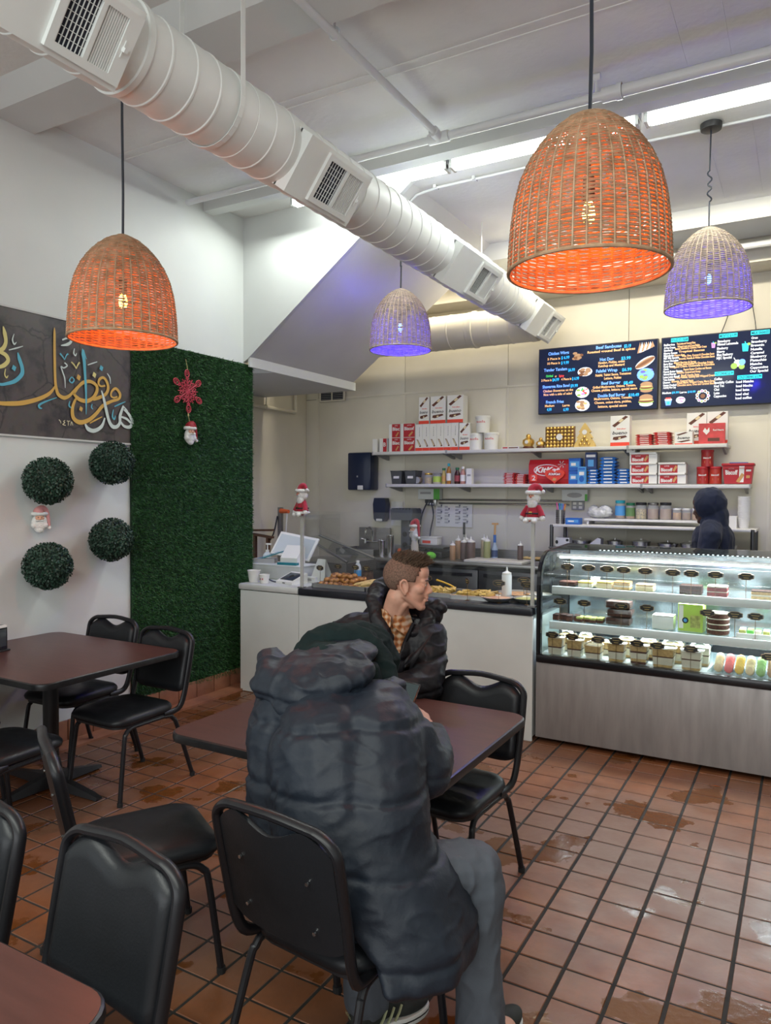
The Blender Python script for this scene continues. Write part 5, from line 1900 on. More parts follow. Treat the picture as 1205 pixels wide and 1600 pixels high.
dk = .586
base = [(SPONGE, WCRM), (SPONGE, WCRM), (W_, SPONGE), (SPONGE, WCRM), (BROWNIE, WCRM), (SPONGE, WCRM), (WCRM, W_)]
labs = ['far left dessert cup, sponge and cream, on the case floor', 'second dessert cup from the left on the case floor', 'short dessert cup with white lid, third on the case floor', 'fourth dessert cup from the left on the case floor', 'fifth dessert cup, with dark crumbs at its foot', 'wide dessert cup, sixth on the case floor', 'seventh dessert cup, palest, before the macarons']
for k, (x, w, h) in enumerate(((-1.465, .105, .15), (-1.334, .105, .145), (-1.21, .112, .115), (-1.061, .11, .15), (-.921, .112, .152), (-.772, .138, .152), (-.607, .125, .154))):
    a, b = base[k]
    cr = [(.10, BROWNIE), (.12, SPONGE), (.24, b), (.08, BROWNIE), (.22, a if a is not BROWNIE else SPONGE)] if k == 4 else ([(.10, SPONGE), (.3, a if a is not SPONGE else WCRM), (.05, BROWNIE), (.30, SPONGE if k != 6 else WCRM)] if k > 2 else [(.30, WCRM), (.06, BROWNIE), (.36, SPONGE)])
    cup_dessert(x, 4.925, dk, w, h, False, labs[k], cr)
    cup_dessert(x + .03, 5.09, dk, w, h, False, 'dessert cup in the second row behind the ' + ('far left', 'second', 'third short', 'fourth', 'fifth crumb', 'sixth wide', 'seventh pale')[k] + ' one', cr)
mt = empty('macaron_tray', (-.31, 4.98, dk), math.radians(-4), label='clear tray holding rows of coloured macarons on the case floor', cat='tray')
MB().box((0, 0, .004), (.40, .20, .006)).box((0, .10, .04), (.40, .004, .08)).build('tray_base', clearp, mt, smooth=0)
for k in range(7):
    MB().box((-.174 + k * .058, 0, .02), (.003, .19, .035)).build('divider', clearp, mt, smooth=0)
mcols = [('pale', (0.62, 0.50, 0.30)), ('pink', (0.66, 0.16, 0.15)), ('yellow', (0.66, 0.46, 0.10)), ('cream', (0.66, 0.54, 0.32)), ('green', (0.26, 0.44, 0.16)), ('tan', (0.42, 0.26, 0.15))]
for k, (cn, cc) in enumerate(mcols):
    mm = mat('macaron_' + cn, cc, .6, noise_scale=40, noise_amt=.15)
    pm = None
    for j in range(5):
        if pm is None:
            pm = empty('macaron', (0, 0, 0), label=cn + ' macaron in its row of the clear tray', cat='macaron', group=cn + ' macarons')
            for s in (-1, 1):
                MB().lathe([(.0235, .004), (.025, .007), (.024, .012), (.016, .017), (.001, .018)], 16).build('shell', mm, pm, None, (0 if s > 0 else PI, 0, 0))
            MB().lathe([(.022, -.004), (.022, .004)], 14).build('cream_filling', WCRM, pm)
            o = pm
        else:
            o = copy_tree(pm)
        o['label'] = cn + ' macaron in the clear tray, ' + ('nearest the front glass', 'second from the front', 'middle of its row', 'fourth from the front', 'hindmost of its row')[j]
        o.location = (-.31 - .145 + k * .058, 4.905 + j * .036, dk + .033 + .010 * j)
        o.rotation_euler = (math.radians(68), 0, math.radians(-4))
PQ += [(-1.421, 5.005, cg1, 2, 'plaque before the dark slice, leftmost on the top case shelf'), (-1.277, 5.005, cg1, 0, 'plaque before the lemon slice on the top case shelf'), (-1.154, 5.005, cg1, 0, 'plaque before the mango slice on the top case shelf'), (-1.046, 5.005, cg1, 0, 'plaque before the caramel slice on the top case shelf'), (-.909, 5.005, cg1, 0, 'plaque before the plain cheesecake slice'), (-.74, 5.005, cg1, 0, 'plaque standing before an empty spot of the top case shelf'), (-.63, 5.005, cg1, 0, 'plaque before the dark chocolate block'), (-.489, 5.005, cg1, 0, 'plaque before the red velvet slice'), (-.317, 5.005, cg1, 0, 'plaque before the coffee-dusted slice'),
       (-1.457, 4.965, cg2, 0, 'plaque before the brownies on the middle case shelf'), (-1.292, 4.965, cg2, 0, 'plaque before the pistachio squares on the middle case shelf'), (-1.049, 4.965, cg2, 0, 'plaque before the stacked clear boxes'), (-.888, 4.965, cg2, 0, 'plaque left of the square white tub'), (-.527, 4.965, cg2, 0, 'plaque before the chocolate pies'), (-.372, 4.965, cg2, 0, 'plaque left before the green-filled pastries'), (-.26, 4.965, cg2, 0, 'plaque right before the green-filled pastries'),
       (-1.475, 4.855, dk, 4, 'plaque on the far left dessert cup of the case floor'), (-1.341, 4.855, dk, -6, 'plaque on the second dessert cup'), (-1.169, 4.85, dk, 4, 'plaque on the short white-lidded dessert cup'), (-1.055, 4.855, dk, 0, 'plaque on the fourth dessert cup'), (-.924, 4.855, dk, -5, 'plaque on the crumb-footed dessert cup'), (-.80, 4.85, dk, 3, 'plaque on the wide dessert cup'), (-.606, 4.848, dk, 0, 'plaque on the palest dessert cup'), (-.177, 4.85, dk, 3, 'plaque at the right end of the macaron tray')]
for k, (x, y, z, a, lab) in enumerate(PQ):
    o = pq if k == 0 else copy_tree(pq)
    o.location = (x, y, z)
    o.rotation_euler = (0, 0, math.radians(a))
    o['label'] = lab
# ---------------------------------------------------------------- menu screens (flat print on lit panels)
def scr(name, c, e):
    return mat(name, c, .4, emit=c, emit_s=e)


SCM = [mat('screen_navy', (0.010, 0.014, 0.035), .12, emit=(0.006, 0.012, 0.04), emit_s=.7), scr('scr_blue', (.16, .38, 1.0), .9), scr('scr_orange', (.80, .45, .20), .75), scr('scr_cyan', (.02, .42, .95), .9),
       scr('scr_green', (.05, .65, .12), .8), scr('scr_red', (.8, .06, .05), .8), scr('scr_white', (.80, .85, .92), .6), scr('scr_tan', (.42, .25, .14), .45), scr('scr_brown', (.20, .085, .04), .45),
       scr('scr_purple', (.55, .25, .75), .7), scr('scr_teal', (.02, .65, .75), .85), scr('scr_lime', (.30, .48, .10), .55), scr('scr_pink', (.75, .18, .40), .7), scr('scr_violet_blue', (.12, .10, .75), .8)]
CI = {'B': 1, 'O': 2, 'C': 3, 'G': 4, 'R': 5, 'W': 6}
T1 = [('Chicken Wings',0.081,0.073,0.265,'B'),('5 Piece is',0.074,0.154,0.188,'O'),('$ 6.99',0.197,0.15,0.27,'C'),('10 Piece is',0.073,0.223,0.187,'O'),('$ 9.99',0.196,0.229,0.265,'C'),('Tender Tandem',0.043,0.323,0.251,'B'),('$6.99',0.26,0.347,0.319,'C'),('Original',0.062,0.417,0.125,'G'),('or',0.142,0.426,0.159,'O'),('Spicy',0.179,0.427,0.225,'R'),('3 Piece is',0.02,0.481,0.113,'O'),('$4.99',0.12,0.481,0.18,'C'),('4 Piece is',0.199,0.482,0.289,'O'),('$ 6.99',0.295,0.484,0.356,'C'),('Shawarma Rice Bowl',0.031,0.582,0.274,'B'),('$9.99',0.282,0.593,0.346,'C'),('Chicken Shawarma on the',0.037,0.651,0.305,'O'),('Rice with a side of salad',0.042,0.706,0.296,'O'),('French Fries',0.064,0.824,0.224,'B'),('Medium',0.055,0.882,0.14,'O'),('Large',0.213,0.888,0.277,'O'),('4.99',0.073,0.941,0.116,'C'),('6.99',0.221,0.953,0.268,'C'),('Beef Sambusas',0.499,0.043,0.712,'B'),('$2.19',0.733,0.057,0.789,'C'),('Roasted ground Beef & spices',0.426,0.104,0.824,'O'),('Hot Dog',0.533,0.227,0.648,'B'),('$3.99',0.711,0.235,0.788,'C'),('Hotdog, Pickles, onion',0.52,0.277,0.74,'O'),('Ketchup and Mustard',0.52,0.325,0.738,'O'),('Falafel Wrap',0.502,0.398,0.681,'B'),('$6.99',0.718,0.405,0.797,'C'),('Falafel, Tahini Sauce, Tomatoes',0.497,0.462,0.793,'O'),('Lettuce, Pickles',0.571,0.515,0.713,'O'),('Beef Burger',0.548,0.586,0.707,'B'),('$8.49',0.732,0.602,0.809,'C'),('Grilled Mushrooms, Onions, Tomato,',0.475,0.642,0.833,'O'),('Cheese, pickles, lettuce, special sauce',0.463,0.69,0.844,'O'),('Double Beef Burger',0.52,0.772,0.748,'B'),('$10.49',0.774,0.787,0.86,'C'),('Mushrooms, Onions, Tomato,',0.488,0.818,0.804,'O'),('Cheese, onion rings, pickles,',0.491,0.875,0.799,'O'),('lettuce, special sauce',0.522,0.935,0.763,'O'),]
T2 = [('Ballerina',0.014,0.097,0.098,'W'),('Tres Leches and Coconut Flakes',0.113,0.095,0.254,'O'),('Al Fez Cream',0.014,0.14,0.101,'W'),('Whipped cream and Cocoa Pebbles',0.118,0.135,0.287,'O'),('Strawberry',0.014,0.177,0.083,'W'),('Banana, Strawberry, Coconut, Fresh Cream',0.101,0.164,0.338,'O'),('Mango Sauces',0.014,0.218,0.118,'W'),('Tropical Sauces',0.128,0.209,0.323,'O'),('Mandarin',0.014,0.253,0.092,'W'),('Orange slices',0.095,0.255,0.173,'O'),('MJC Mix Specials',0.014,0.288,0.131,'W'),('Whip, Oreo, Coconut & Chocolate Sauce',0.152,0.273,0.395,'O'),('Brown Chocolate',0.014,0.329,0.127,'W'),('Brownie, Nutella & White Chocolate Sauce',0.131,0.311,0.398,'O'),('Berry Blast',0.014,0.372,0.084,'W'),('Mixed Berries & Syrup',0.093,0.364,0.26,'O'),('Nutty Banana',0.014,0.409,0.102,'W'),('Banana, peanut butter & Chocolate Drizzle',0.111,0.39,0.389,'O'),('Oreo',0.014,0.446,0.055,'W'),('Whipped Cream, Cheesecake & Chocolate',0.063,0.421,0.398,'O'),('Peanut Butter Banana',0.013,0.483,0.159,'W'),('Peanut Butter Cookies and Banana',0.168,0.468,0.376,'O'),('Almond Express',0.013,0.52,0.111,'W'),('Almonds, Caramel and Honey',0.117,0.508,0.296,'O'),('Lotus Lotus Biscoff',0.013,0.56,0.138,'W'),('Biscoff, Crumbs, Sauce',0.15,0.551,0.285,'O'),('Tube Delights',0.013,0.6,0.1,'W'),('Fruity Pebbles, Gummy and Whipped Cream',0.105,0.577,0.401,'O'),('Dessert',0.013,0.638,0.067,'W'),('Brownie, Caramel Sauce',0.078,0.629,0.243,'O'),('Gummy Overload',0.013,0.678,0.115,'W'),('Frozen Mango, Whipped Cream, Mango Syrup',0.12,0.655,0.401,'O'),('Activity Fun Cup',0.013,0.712,0.111,'W'),('Chocolate sauce, Oreo and Caramel Sauce',0.12,0.688,0.402,'O'),('Medium',0.007,0.788,0.076,'W'),('$9.99',0.081,0.789,0.135,'C'),('Large',0.141,0.791,0.195,'W'),('$10.99',0.201,0.791,0.261,'C'),('Strawberry',0.417,0.111,0.509,'W'),('Minted Lemonade',0.417,0.153,0.566,'W'),('Blueberry',0.414,0.209,0.494,'W'),('Mango',0.414,0.255,0.47,'W'),('Blue Razberry',0.414,0.299,0.53,'W'),('MJC Special',0.412,0.344,0.521,'W'),('Coffee',0.398,0.634,0.455,'W'),('Specialty Coffee',0.397,0.685,0.538,'W'),('Iraqi Tea',0.397,0.732,0.47,'W'),('Chai',0.397,0.781,0.435,'W'),('Latte',0.397,0.83,0.438,'W'),('Cappuccino',0.396,0.874,0.488,'W'),('Iced Matcha',0.556,0.693,0.68,'W'),('Iced Mocha',0.556,0.75,0.674,'W'),('Iced latte',0.554,0.806,0.65,'W'),('Iced chai',0.554,0.863,0.646,'W'),('Iced coffee',0.553,0.917,0.668,'W'),('Oreo',0.658,0.104,0.703,'W'),('Strawberry',0.657,0.157,0.766,'W'),('Brownie',0.656,0.207,0.748,'W'),('Nutella',0.655,0.259,0.736,'W'),('Caramel',0.654,0.31,0.748,'W'),('Blueberry',0.654,0.36,0.766,'W'),('Pistachio',0.653,0.41,0.766,'W'),('Matcha',0.653,0.46,0.737,'W'),('Cappuccino',0.653,0.51,0.778,'W'),('Our Special',0.652,0.559,0.778,'W'),]
H2 = [('ROLLED ICE CREAM', 0.069, 0.038, 0.2), ('MOJITO $ 5.99', 0.428, 0.04, 0.559), ('HOT DRINKS $3.99', 0.4, 0.563, 0.538), ('COLD DRINKS $ 5.99', 0.564, 0.634, 0.737), ('MILK SHAKES', 0.654, 0.038, 0.784)]
I1 = [('wings', 0.349, 0.158, 0.059), ('samb', 0.905, 0.116, 0.072), ('dog', 0.904, 0.325, 0.081), ('tender', 0.406, 0.393, 0.064), ('wrap', 0.909, 0.502, 0.069), ('bowl', 0.386, 0.705, 0.061), ('burger', 0.917, 0.686, 0.061), ('burger2', 0.916, 0.88, 0.068), ('fries', 0.387, 0.901, 0.064)]
I2 = [('cup', 0.054, 0.912, 0.033), ('plate', 0.149, 0.902, 0.036), ('ring', 0.315, 0.862, 0.053), ('drink', 0.387, 0.156, 0.019), ('glass', 0.617, 0.225, 0.031), ('mojito', 0.566, 0.442, 0.054)]
SW, SH = 1.18, .675


def screen_thing(x, z, label):
    t = empty('menu_screen', (x + SW / 2, 7.50, z), label=label, cat='screen')
    MB().rbox((0, -.01, SH / 2), (SW, .045, SH), .006).build('casing', blk, t)
    MB().box((0, .03, SH / 2), (.4, .05, .3)).build('wall_mount', iron, t, smooth=0)
    mb = MB().box((0, -.034, SH / 2), (SW - .018, .003, SH - .018))
    return t, mb, (lambda u, v, o=.0006: (-SW / 2 + .009 + u * (SW - .018), -.0355 - o, SH - .009 - v * (SH - .018)))


def tv_text(mb, fn, s, u0, v, u1, mi, hh):
    vs, fs = text_mesh(s, 1.0, .03)
    xs = [p[0] for p in vs]
    k = (u1 - u0) / (max(xs) - min(xs))
    m0 = min(xs)
    ky = hh / .72
    mb.add([fn(u0 + (p[0] - m0) * k, v + hh / 2 - p[1] * ky, .001) for p in vs], fs, mi)


def disc(mb, fn, u, v, ru, rv, mi, o=.001, n=14, a0=0.0, wob=0.0):
    mb.add([fn(u + ru * math.cos(a + a0) * (1 + wob * math.cos(5 * a)), v + rv * math.sin(a + a0) * (1 + wob * math.cos(5 * a)), o) for a in np.linspace(0, 2 * PI, n + 1)[:-1]][::-1], [tuple(range(n))], mi)


def food_icon(mb, fn, kind, u, v, r):
    q = random.Random(len(kind) + int(u * 100))
    R2_ = r * SW / SH
    P_ = lambda: (u + q.uniform(-.6, .6) * r, v + q.uniform(-.55, .55) * R2_)
    if kind in ('wings', 'tender'):
        if kind == 'tender':
            disc(mb, fn, u, v, r, R2_ * .62, 6, .001)
        for k in range(11):
            a, b = P_()
            disc(mb, fn, a, b * .7 + v * .3 if kind == 'tender' else b, r * .34, R2_ * .20, 7 if k % 3 else 8, .0012 + k * .0001, a0=q.uniform(0, 3))
    elif kind == 'samb':
        for k in range(7):
            a = u - r * .7 + k * r * .23
            mb.add([fn(a - r * .2, v + R2_ * .55 - k * .01, .0012 + k * .0001), fn(a + r * .34, v + R2_ * .45 - k * .012, .0012 + k * .0001), fn(a + r * .10, v - R2_ * .75, .0012 + k * .0001)], [(0, 1, 2)], 6 if k % 2 else 7)
    elif kind == 'dog':
        for w, mi, o in ((.42, 6, .001), (.30, 7, .0012), (.16, 8, .0014)):
            mb.add([fn(u + r * (c * .95 - s * w * .35), v - R2_ * (c * .5 + s * w), o) for c, s in [(math.cos(a), math.sin(a)) for a in np.linspace(0, 2 * PI, 17)[:-1]]], [tuple(range(16))], mi)
    elif kind in ('wrap', 'bowl', 'plate', 'fries'):
        disc(mb, fn, u, v, r, R2_ * .8, 6 if kind != 'wrap' else 1, .001)
        cs = {'wrap': (13, 11, 1), 'bowl': (4, 6, 5, 9, 11), 'plate': (9, 6, 12), 'fries': (7, 2, 7)}[kind]
        for k in range(14):
            a, b = P_()
            disc(mb, fn, a, b, r * .28, R2_ * .16, cs[k % len(cs)], .0012 + k * .0001, a0=q.uniform(0, 3))
    elif kind.startswith('burger'):
        disc(mb, fn, u, v - R2_ * .35, r * .8, R2_ * .42, 7, .001)
        disc(mb, fn, u, v + R2_ * .42, r * .8, R2_ * .32, 6 if kind == 'burger2' else 7, .001)
        disc(mb, fn, u, v + R2_ * .18, r * .92, R2_ * .20, 11, .0012)
        disc(mb, fn, u, v + R2_ * .06, r * .86, R2_ * .20, 8, .0013)
        disc(mb, fn, u, v - R2_ * .08, r * .86, R2_ * .10, 2, .0014)
    elif kind == 'ring':
        for k in range(11):
            a = 2 * PI * k / 11
            disc(mb, fn, u + r * .8 * math.cos(a), v + R2_ * .8 * math.sin(a), r * .24, R2_ * .24, 6, .0012)
            disc(mb, fn, u + r * .8 * math.cos(a), v + R2_ * .8 * math.sin(a), r * .15, R2_ * .15, (12, 8, 7, 11)[k % 4], .0014)
        disc(mb, fn, u, v, r * .35, R2_ * .35, 8, .0012)
    elif kind == 'cup':
        mb.add([fn(u - r * .8, v - R2_ * .2, .001), fn(u + r * .8, v - R2_ * .2, .001), fn(u + r * .55, v + R2_, .001), fn(u - r * .55, v + R2_, .001)], [(0, 3, 2, 1)], 1)
        for k in range(7):
            disc(mb, fn, u - r * .6 + k * r * .2, v - R2_ * (.4 + .3 * (k % 2)), r * .26, R2_ * .26, 5 if k % 2 else 6, .0012 + k * .0001)
        disc(mb, fn, u, v + R2_ * .4, r * .32, R2_ * .32, 3, .0014)
    elif kind in ('drink', 'glass'):
        mi = 9 if kind == 'drink' else 10
        mb.add([fn(u - r * .8, v - R2_, .001), fn(u + r * .8, v - R2_, .001), fn(u + r * .6, v + R2_ * (1.2 if kind == 'drink' else 1.0), .001), fn(u - r * .6, v + R2_ * (1.2 if kind == 'drink' else 1.0), .001)], [(0, 3, 2, 1)], mi)
        disc(mb, fn, u, v, r * .5, R2_ * .4, 12 if kind == 'drink' else 3, .0012)
        disc(mb, fn, u + r * .8, v - R2_ * .8, r * .4, R2_ * .35, 11, .0014)
        mb.add([fn(u - r * .2, v - R2_ * 1.5, .0013), fn(u, v - R2_ * 1.5, .0013), fn(u + r * .2, v - R2_ * .6, .0013), fn(u, v - R2_ * .6, .0013)], [(0, 3, 2, 1)], 10)
    elif kind == 'mojito':
        for du, dv, rr_, mi in ((-.5, .3, .45, 11), (.5, .45, .4, 11), (-.05, -.1, .5, 6), (0, .1, .35, 12), (.55, -.2, .45, 1)):
            disc(mb, fn, u + du * r, v + dv * R2_, rr_ * r, rr_ * R2_, mi, .001 + abs(du) * .0004)
        mb.add([fn(u - r * .6, v - R2_ * .9, .0016), fn(u - r * .5, v - R2_ * .95, .0016), fn(u - r * .2, v - R2_ * .4, .0016), fn(u - r * .3, v - R2_ * .35, .0016)], [(0, 3, 2, 1)], 6)


t, mb, fn = screen_thing(-2.445, 2.49, 'dark wall screen listing food prices in blue and orange, the left one')
for s_, u0, v, u1, c in T1:
    tv_text(mb, fn, s_, u0, v, u1, CI[c], .046 if c in 'BC' else .036)
for k_, u, v, r in I1:
    food_icon(mb, fn, k_, u, v, r)
mb.build('lit_panel', SCM, t, smooth=0)
t, mb, fn = screen_thing(-1.24, 2.49, 'dark wall screen listing drinks and desserts, the right one, cut by the frame')
for s_, u0, v, u1, c in T2:
    if u0 < .96:
        tv_text(mb, fn, s_, u0, v, min(u1, .99), CI[c], .030 if v < .8 and u0 < .4 and u1 < .42 else .034)
for s_, u0, v, u1 in H2:
    patch(mb, lambda a, b, o: fn(a, b, o), u0, v + .028, u1, v - .028, 10, .0008)
    tv_text(mb, fn, s_, u0 + .005, v, u1 - .005, 0, .036)
for k_, u, v, r in I2:
    food_icon(mb, fn, k_, u, v, r)
SC2 = list(SCM)
mb.build('lit_panel', SC2, t, smooth=0)
tag(MB().tube([(-.73, 7.50, 3.14), (-.70, 7.51, 3.22), (-.64, 7.52, 3.40)], .004, 6).build('screen_cable', cord_m), 'left thin black cable rising behind the right screen', 'cable')
tag(MB().tube([(-.43, 7.50, 3.14), (-.44, 7.51, 3.24), (-.47, 7.52, 3.42)], .004, 6).build('screen_cable', cord_m), 'right thin black cable rising behind the right screen', 'cable')

# ---------------------------------------------------------------- wall shelves and their goods
YS = 7.53
shw = mat('shelf_laminate', (0.66, 0.65, 0.61), .4)


def wall_shelf(x0, x1, z, label, d=.31):
    s = empty('wall_shelf', ((x0 + x1) / 2, YS - d / 2, z), label=label, cat='shelf')
    MB().rbox((0, 0, -.017), (x1 - x0, d, .034), .004).build('board', shw, s)
    k = max(2, int((x1 - x0) / .8) + 1)
    for i in range(k):
        x = -(x1 - x0) / 2 + .04 + (x1 - x0 - .08) * i / (k - 1)
        MB().prism([(-d / 2 + .01, -.035), (d / 2, -.035), (d / 2, -.085), (d / 2 - .02, -.085), (-d / 2 + .06, -.045)], .02, axis='x', base=x - .01).build('bracket', GRY, s, smooth=0)
    for x in (-(x1 - x0) / 2 + .003, (x1 - x0) / 2 - .003):
        MB().box((x, -d / 2 + .012, -.017), (.010, .03, .042)).build('end_clip', GRY, s, smooth=0)
    return s


wall_shelf(-4.30, -3.38, 2.132, 'upper white wall shelf, left board, over the towel dispenser')
wall_shelf(-3.375, -1.49, 2.130, 'upper white wall shelf, middle board under the left screen')
wall_shelf(-1.485, -.625, 2.130, 'upper white wall shelf, right board with red sweets')
wall_shelf(-4.12, -2.345, 1.770, 'lower white wall shelf, left board with jars and bottles')
wall_shelf(-2.34, -1.36, 1.768, 'lower white wall shelf, middle board with blue packs')
wall_shelf(-1.355, -.44, 1.764, 'lower white wall shelf, right board with red tubs')

YG = 7.27   # front of the goods


def goods(name, x0, x1, z, h, d, mats, art, label, cat, group=None, rz=0, bev=.002, y=None, front=None):
    mb = MB()
    fn = uvbox(mb, x1 - x0, h, d, 0, bev)
    if art:
        art(mb, fn, x1 - x0, h)
    o = mb.build(name, mats, None, ((x0 + x1) / 2, (y if y else YG + d / 2), z), (0, 0, math.radians(rz)), 0)
    return tag(o, label, cat, group)


def art_bis(word='Biscoff', cut=1.0, spine=.0, crop=None):
    def f(mb, fn, w, h):
        patch(mb, fn, spine, .02, 1, .98, 1)
        a = spine + .06
        tw = (1 - spine) * .86
        write(mb, fn, word, a, .52, min(.99, a + tw), 2, w, h, hh=.24, bold=.035)
        write(mb, fn, 'LOTUS', a + .25 * (1 - spine), .83, a + .62 * (1 - spine), 2, w, h, hh=.07)
        poly(mb, fn, [(spine + (1 - spine) * u, v) for u, v in ((.42, .12), (.56, .06), (.86, .36), (.74, .43))], 3)
    return f


BISM = [W_, RED, W_, TAN]
U1, L1 = 2.1325, 1.7705
goods('biscuit_carton', -4.325, -4.265, U1, .15, .18, [W_, RED, W_, TAN], None, 'small plain white carton at the far left of the upper shelf', 'carton')
goods('biscuit_carton', -4.235, -4.14, U1, .155, .18, BISM, lambda mb, fn, w, h: (patch(mb, fn, .5, .02, 1, .98, 1), write(mb, fn, 'B', .56, .4, .9, 2, w, h, hh=.3)), 'small white and red carton, second from left on the upper shelf', 'carton')
for z, nm in ((U1, 'lower'), (U1 + .156, 'upper')):
    goods('biscuit_carton', -4.112, -3.968, z, .155, .2, BISM, art_bis('Bisc', spine=.28), nm + ' red biscuit carton of the narrow stack on the upper shelf', 'carton')
    goods('biscuit_carton', -3.960, -3.782, z, .155, .2, BISM, art_bis('Biscof', spine=.2), nm + ' red biscuit carton of the wide stack beside the wafer boxes', 'carton')


def art_bar_side(mb, fn, w, h):
    patch(mb, fn, 0, 0, 1, .12, 1)
    poly(mb, fn, [(.18, .44), (.42, .42), (.85, .17), (.62, .15)], 2)
    poly(mb, fn, [(.28, .42), (.40, .40), (.70, .20), (.58, .19)], 4, .0012)
    vs, fs = text_mesh('bueno', 1.0, .02)
    xs = [p[0] for p in vs]
    k = .34 / (max(xs) - min(xs))
    mb.add([fn(.62 - p[1] * k * .8, .55 + (p[0] - min(xs)) * k, .0012) for p in vs], fs, 3)


def art_bar_front(mb, fn, w, h):
    patch(mb, fn, 0, 0, 1, .12, 1)
    poly(mb, fn, [(.08, .68), (.22, .62), (.92, .95), (.78, .99)], 2)
    poly(mb, fn, [(.40, .80), (.52, .77), (.70, .86), (.58, .90)], 4, .0012)
    write(mb, fn, 'kinder', .34, .545, .82, 1, w, h, hh=.045)
    write(mb, fn, 'bueno', .10, .385, .88, 3, w, h, hh=.11, bold=.015, italic=.25)
    poly(mb, fn, [(.12, .22), (.30, .19), (.88, .29), (.80, .345), (.16, .30)], 2)
    poly(mb, fn, [(.42, .23), (.55, .24), (.54, .29), (.42, .275)], 4, .0012)


BUM = [W_, SCAR, BRN, INK, CRM]
for k in range(6):
    goods('wafer_box', -3.775 + k * .0865, -3.775 + (k + 1) * .0865 - .002, U1, .295, .19, BUM, art_bar_side, ('first', 'second', 'third', 'fourth', 'fifth', 'sixth')[k] + ' white wafer box standing side-on in the upper shelf row', 'box')
goods('wafer_box', -3.252, -3.135, U1, .288, .09, BUM, art_bar_front, 'white wafer box facing front at the right end of the side-on row', 'box', rz=8)
for k, (a, b, nm) in enumerate(((-3.735, -3.610, 'left'), (-3.592, -3.412, 'middle'), (-3.393, -3.213, 'right'))):
    goods('wafer_box', a, b, U1 + .2955, .295, .15, BUM, art_bar_front, nm + ' white wafer box lying over the side-on row on the upper shelf', 'box', rz=4 if k == 2 else 0)
goods('wafer_box', -1.66, -1.482, U1, .290, .10, BUM, art_bar_front, 'lone white wafer box right of the gold tree', 'box')
goods('wafer_box', -.985, -.815, U1, .292, .10, BUM, art_bar_front, 'left one of the two wafer boxes behind the red card box', 'box', y=7.40)
goods('wafer_box', -.812, -.638, U1, .296, .10, BUM, art_bar_front, 'right one of the two wafer boxes behind the red card box', 'box', y=7.40)


def tub(x, z, w, h, label, mats_body, art=None, lidm=None, cat='tub', taper=.86):
    t = empty('tub', (x, YG + w / 2, z), label=label, cat=cat)
    r = w / 2
    MB().lathe([(r * taper, 0), (r * .97, h * .86), (r * .97, h * .88)], 28).build('tub_body', mats_body, t)
    MB().lathe([(r, h * .86), (r * 1.02, h * .87), (r * 1.02, h * .97), (r * .96, h), (.001, h)], 28).build('lid', lidm or mats_body, t)
    if art:
        mb = MB()
        art(mb, lambda a, b: ((r * (taper + (.97 - taper) * b / h) + .0008) * math.sin(a / r), -(r * (taper + (.97 - taper) * b / h) + .0008) * math.cos(a / r), b))
        mb.build('print', art.mats, t, smooth=0)
    return t


def art_nut(mb, f):
    text_on(mb, 'nutella', lambda a, b: f(a - .058, b + .105), .034, 0, .03, width=.116)


art_nut.mats = [mat('nut_red', (0.62, 0.03, 0.03), .4), INK]
tub(-3.085, U1, .162, .178, 'white spread bucket, lower left of the pyramid of three', W_, art_nut)
tub(-2.915, U1, .162, .180, 'white spread bucket, lower right of the pyramid of three', W_, art_nut)
tub(-3.010, U1 + .180, .162, .180, 'white spread bucket on top of the pyramid of three', W_, art_nut)
goods('flat_box', -2.765, -2.58, U1, .022, .14, [W_, RED, BRN], lambda mb, fn, w, h: (patch(mb, fn, .05, .2, .35, .8, 1), patch(mb, fn, .4, .2, .95, .7, 2)), 'flat white carton lying between the buckets and the gold pots', 'carton')
for x, r, h, nm in ((-2.50, .062, .145, 'larger'), (-2.365, .048, .105, 'smaller')):
    g_ = empty('gold_pot', (x, YG + r, U1), label=nm + ' round gold foil pot on a dark foot', cat='pot')
    MB().lathe([(r * .7, 0), (r * .95, .006), (r * .8, .022)], 20).build('foot', BRN, g_)
    MB().lathe([(r * .7, .018), (r, h * .40), (r * .92, h * .62), (r * .5, h * .74), (r * .34, h * .80)], 20).build('pot_body', GOLD, g_)
    MB().ball((0, 0, h * .86), r * .42, 14).build('foil_top', GOLD, g_)
    mb = MB()
    mb.lathe([(.001, 0), (r * .30, 0)], 16, (0, -r * 1.005, h * .45), 0, Euler((PI / 2, 0, 0)).to_matrix(), cap=False)
    mb.build('sticker', W_, g_, smooth=0)
fb = empty('gold_praline_box', (-2.163, YG + .03, U1), label='clear box of gold-wrapped pralines in rows, front label round', cat='box')
MB().rbox((0, .014, .106), (.30, .03, .212), .004).build('box_back', mat('praline_back', (0.20, 0.10, 0.03), .5), fb)
pm = None
for i in range(8):
    for j in range(6):
        if pm is None:
            o = pm = MB().ball((0, 0, 0), .0165, 10, 0, (1, .7, 1)).build('praline', GOLD, fb)
        else:
            o = pm.copy()
            COL.objects.link(o)
        o.location = (-.126 + i * .036, -.006, .018 + j * .0352)
mb = MB()
mb.lathe([(.001, 0), (.032, 0)], 20, (0, -.019, .106), 0, Euler((PI / 2, 0, 0)).to_matrix(), cap=False)
mb.build('round_label', W_, fb, smooth=0)
gt = empty('gold_tree_box', (-1.912, YG + .03, U1), label='gold tree-shaped praline box on the upper shelf', cat='box')
tp = [(-.105, 0), (.105, 0), (.098, .03), (.062, .085), (.078, .088), (.045, .14), (.060, .145), (.022, .205), (.0, .236), (-.022, .205), (-.060, .145), (-.045, .14), (-.078, .088), (-.062, .085), (-.098, .03)]
MB().prism(tp, .045, axis='y', base=-.02).build('tree_tray', GOLDP, gt, smooth=0)
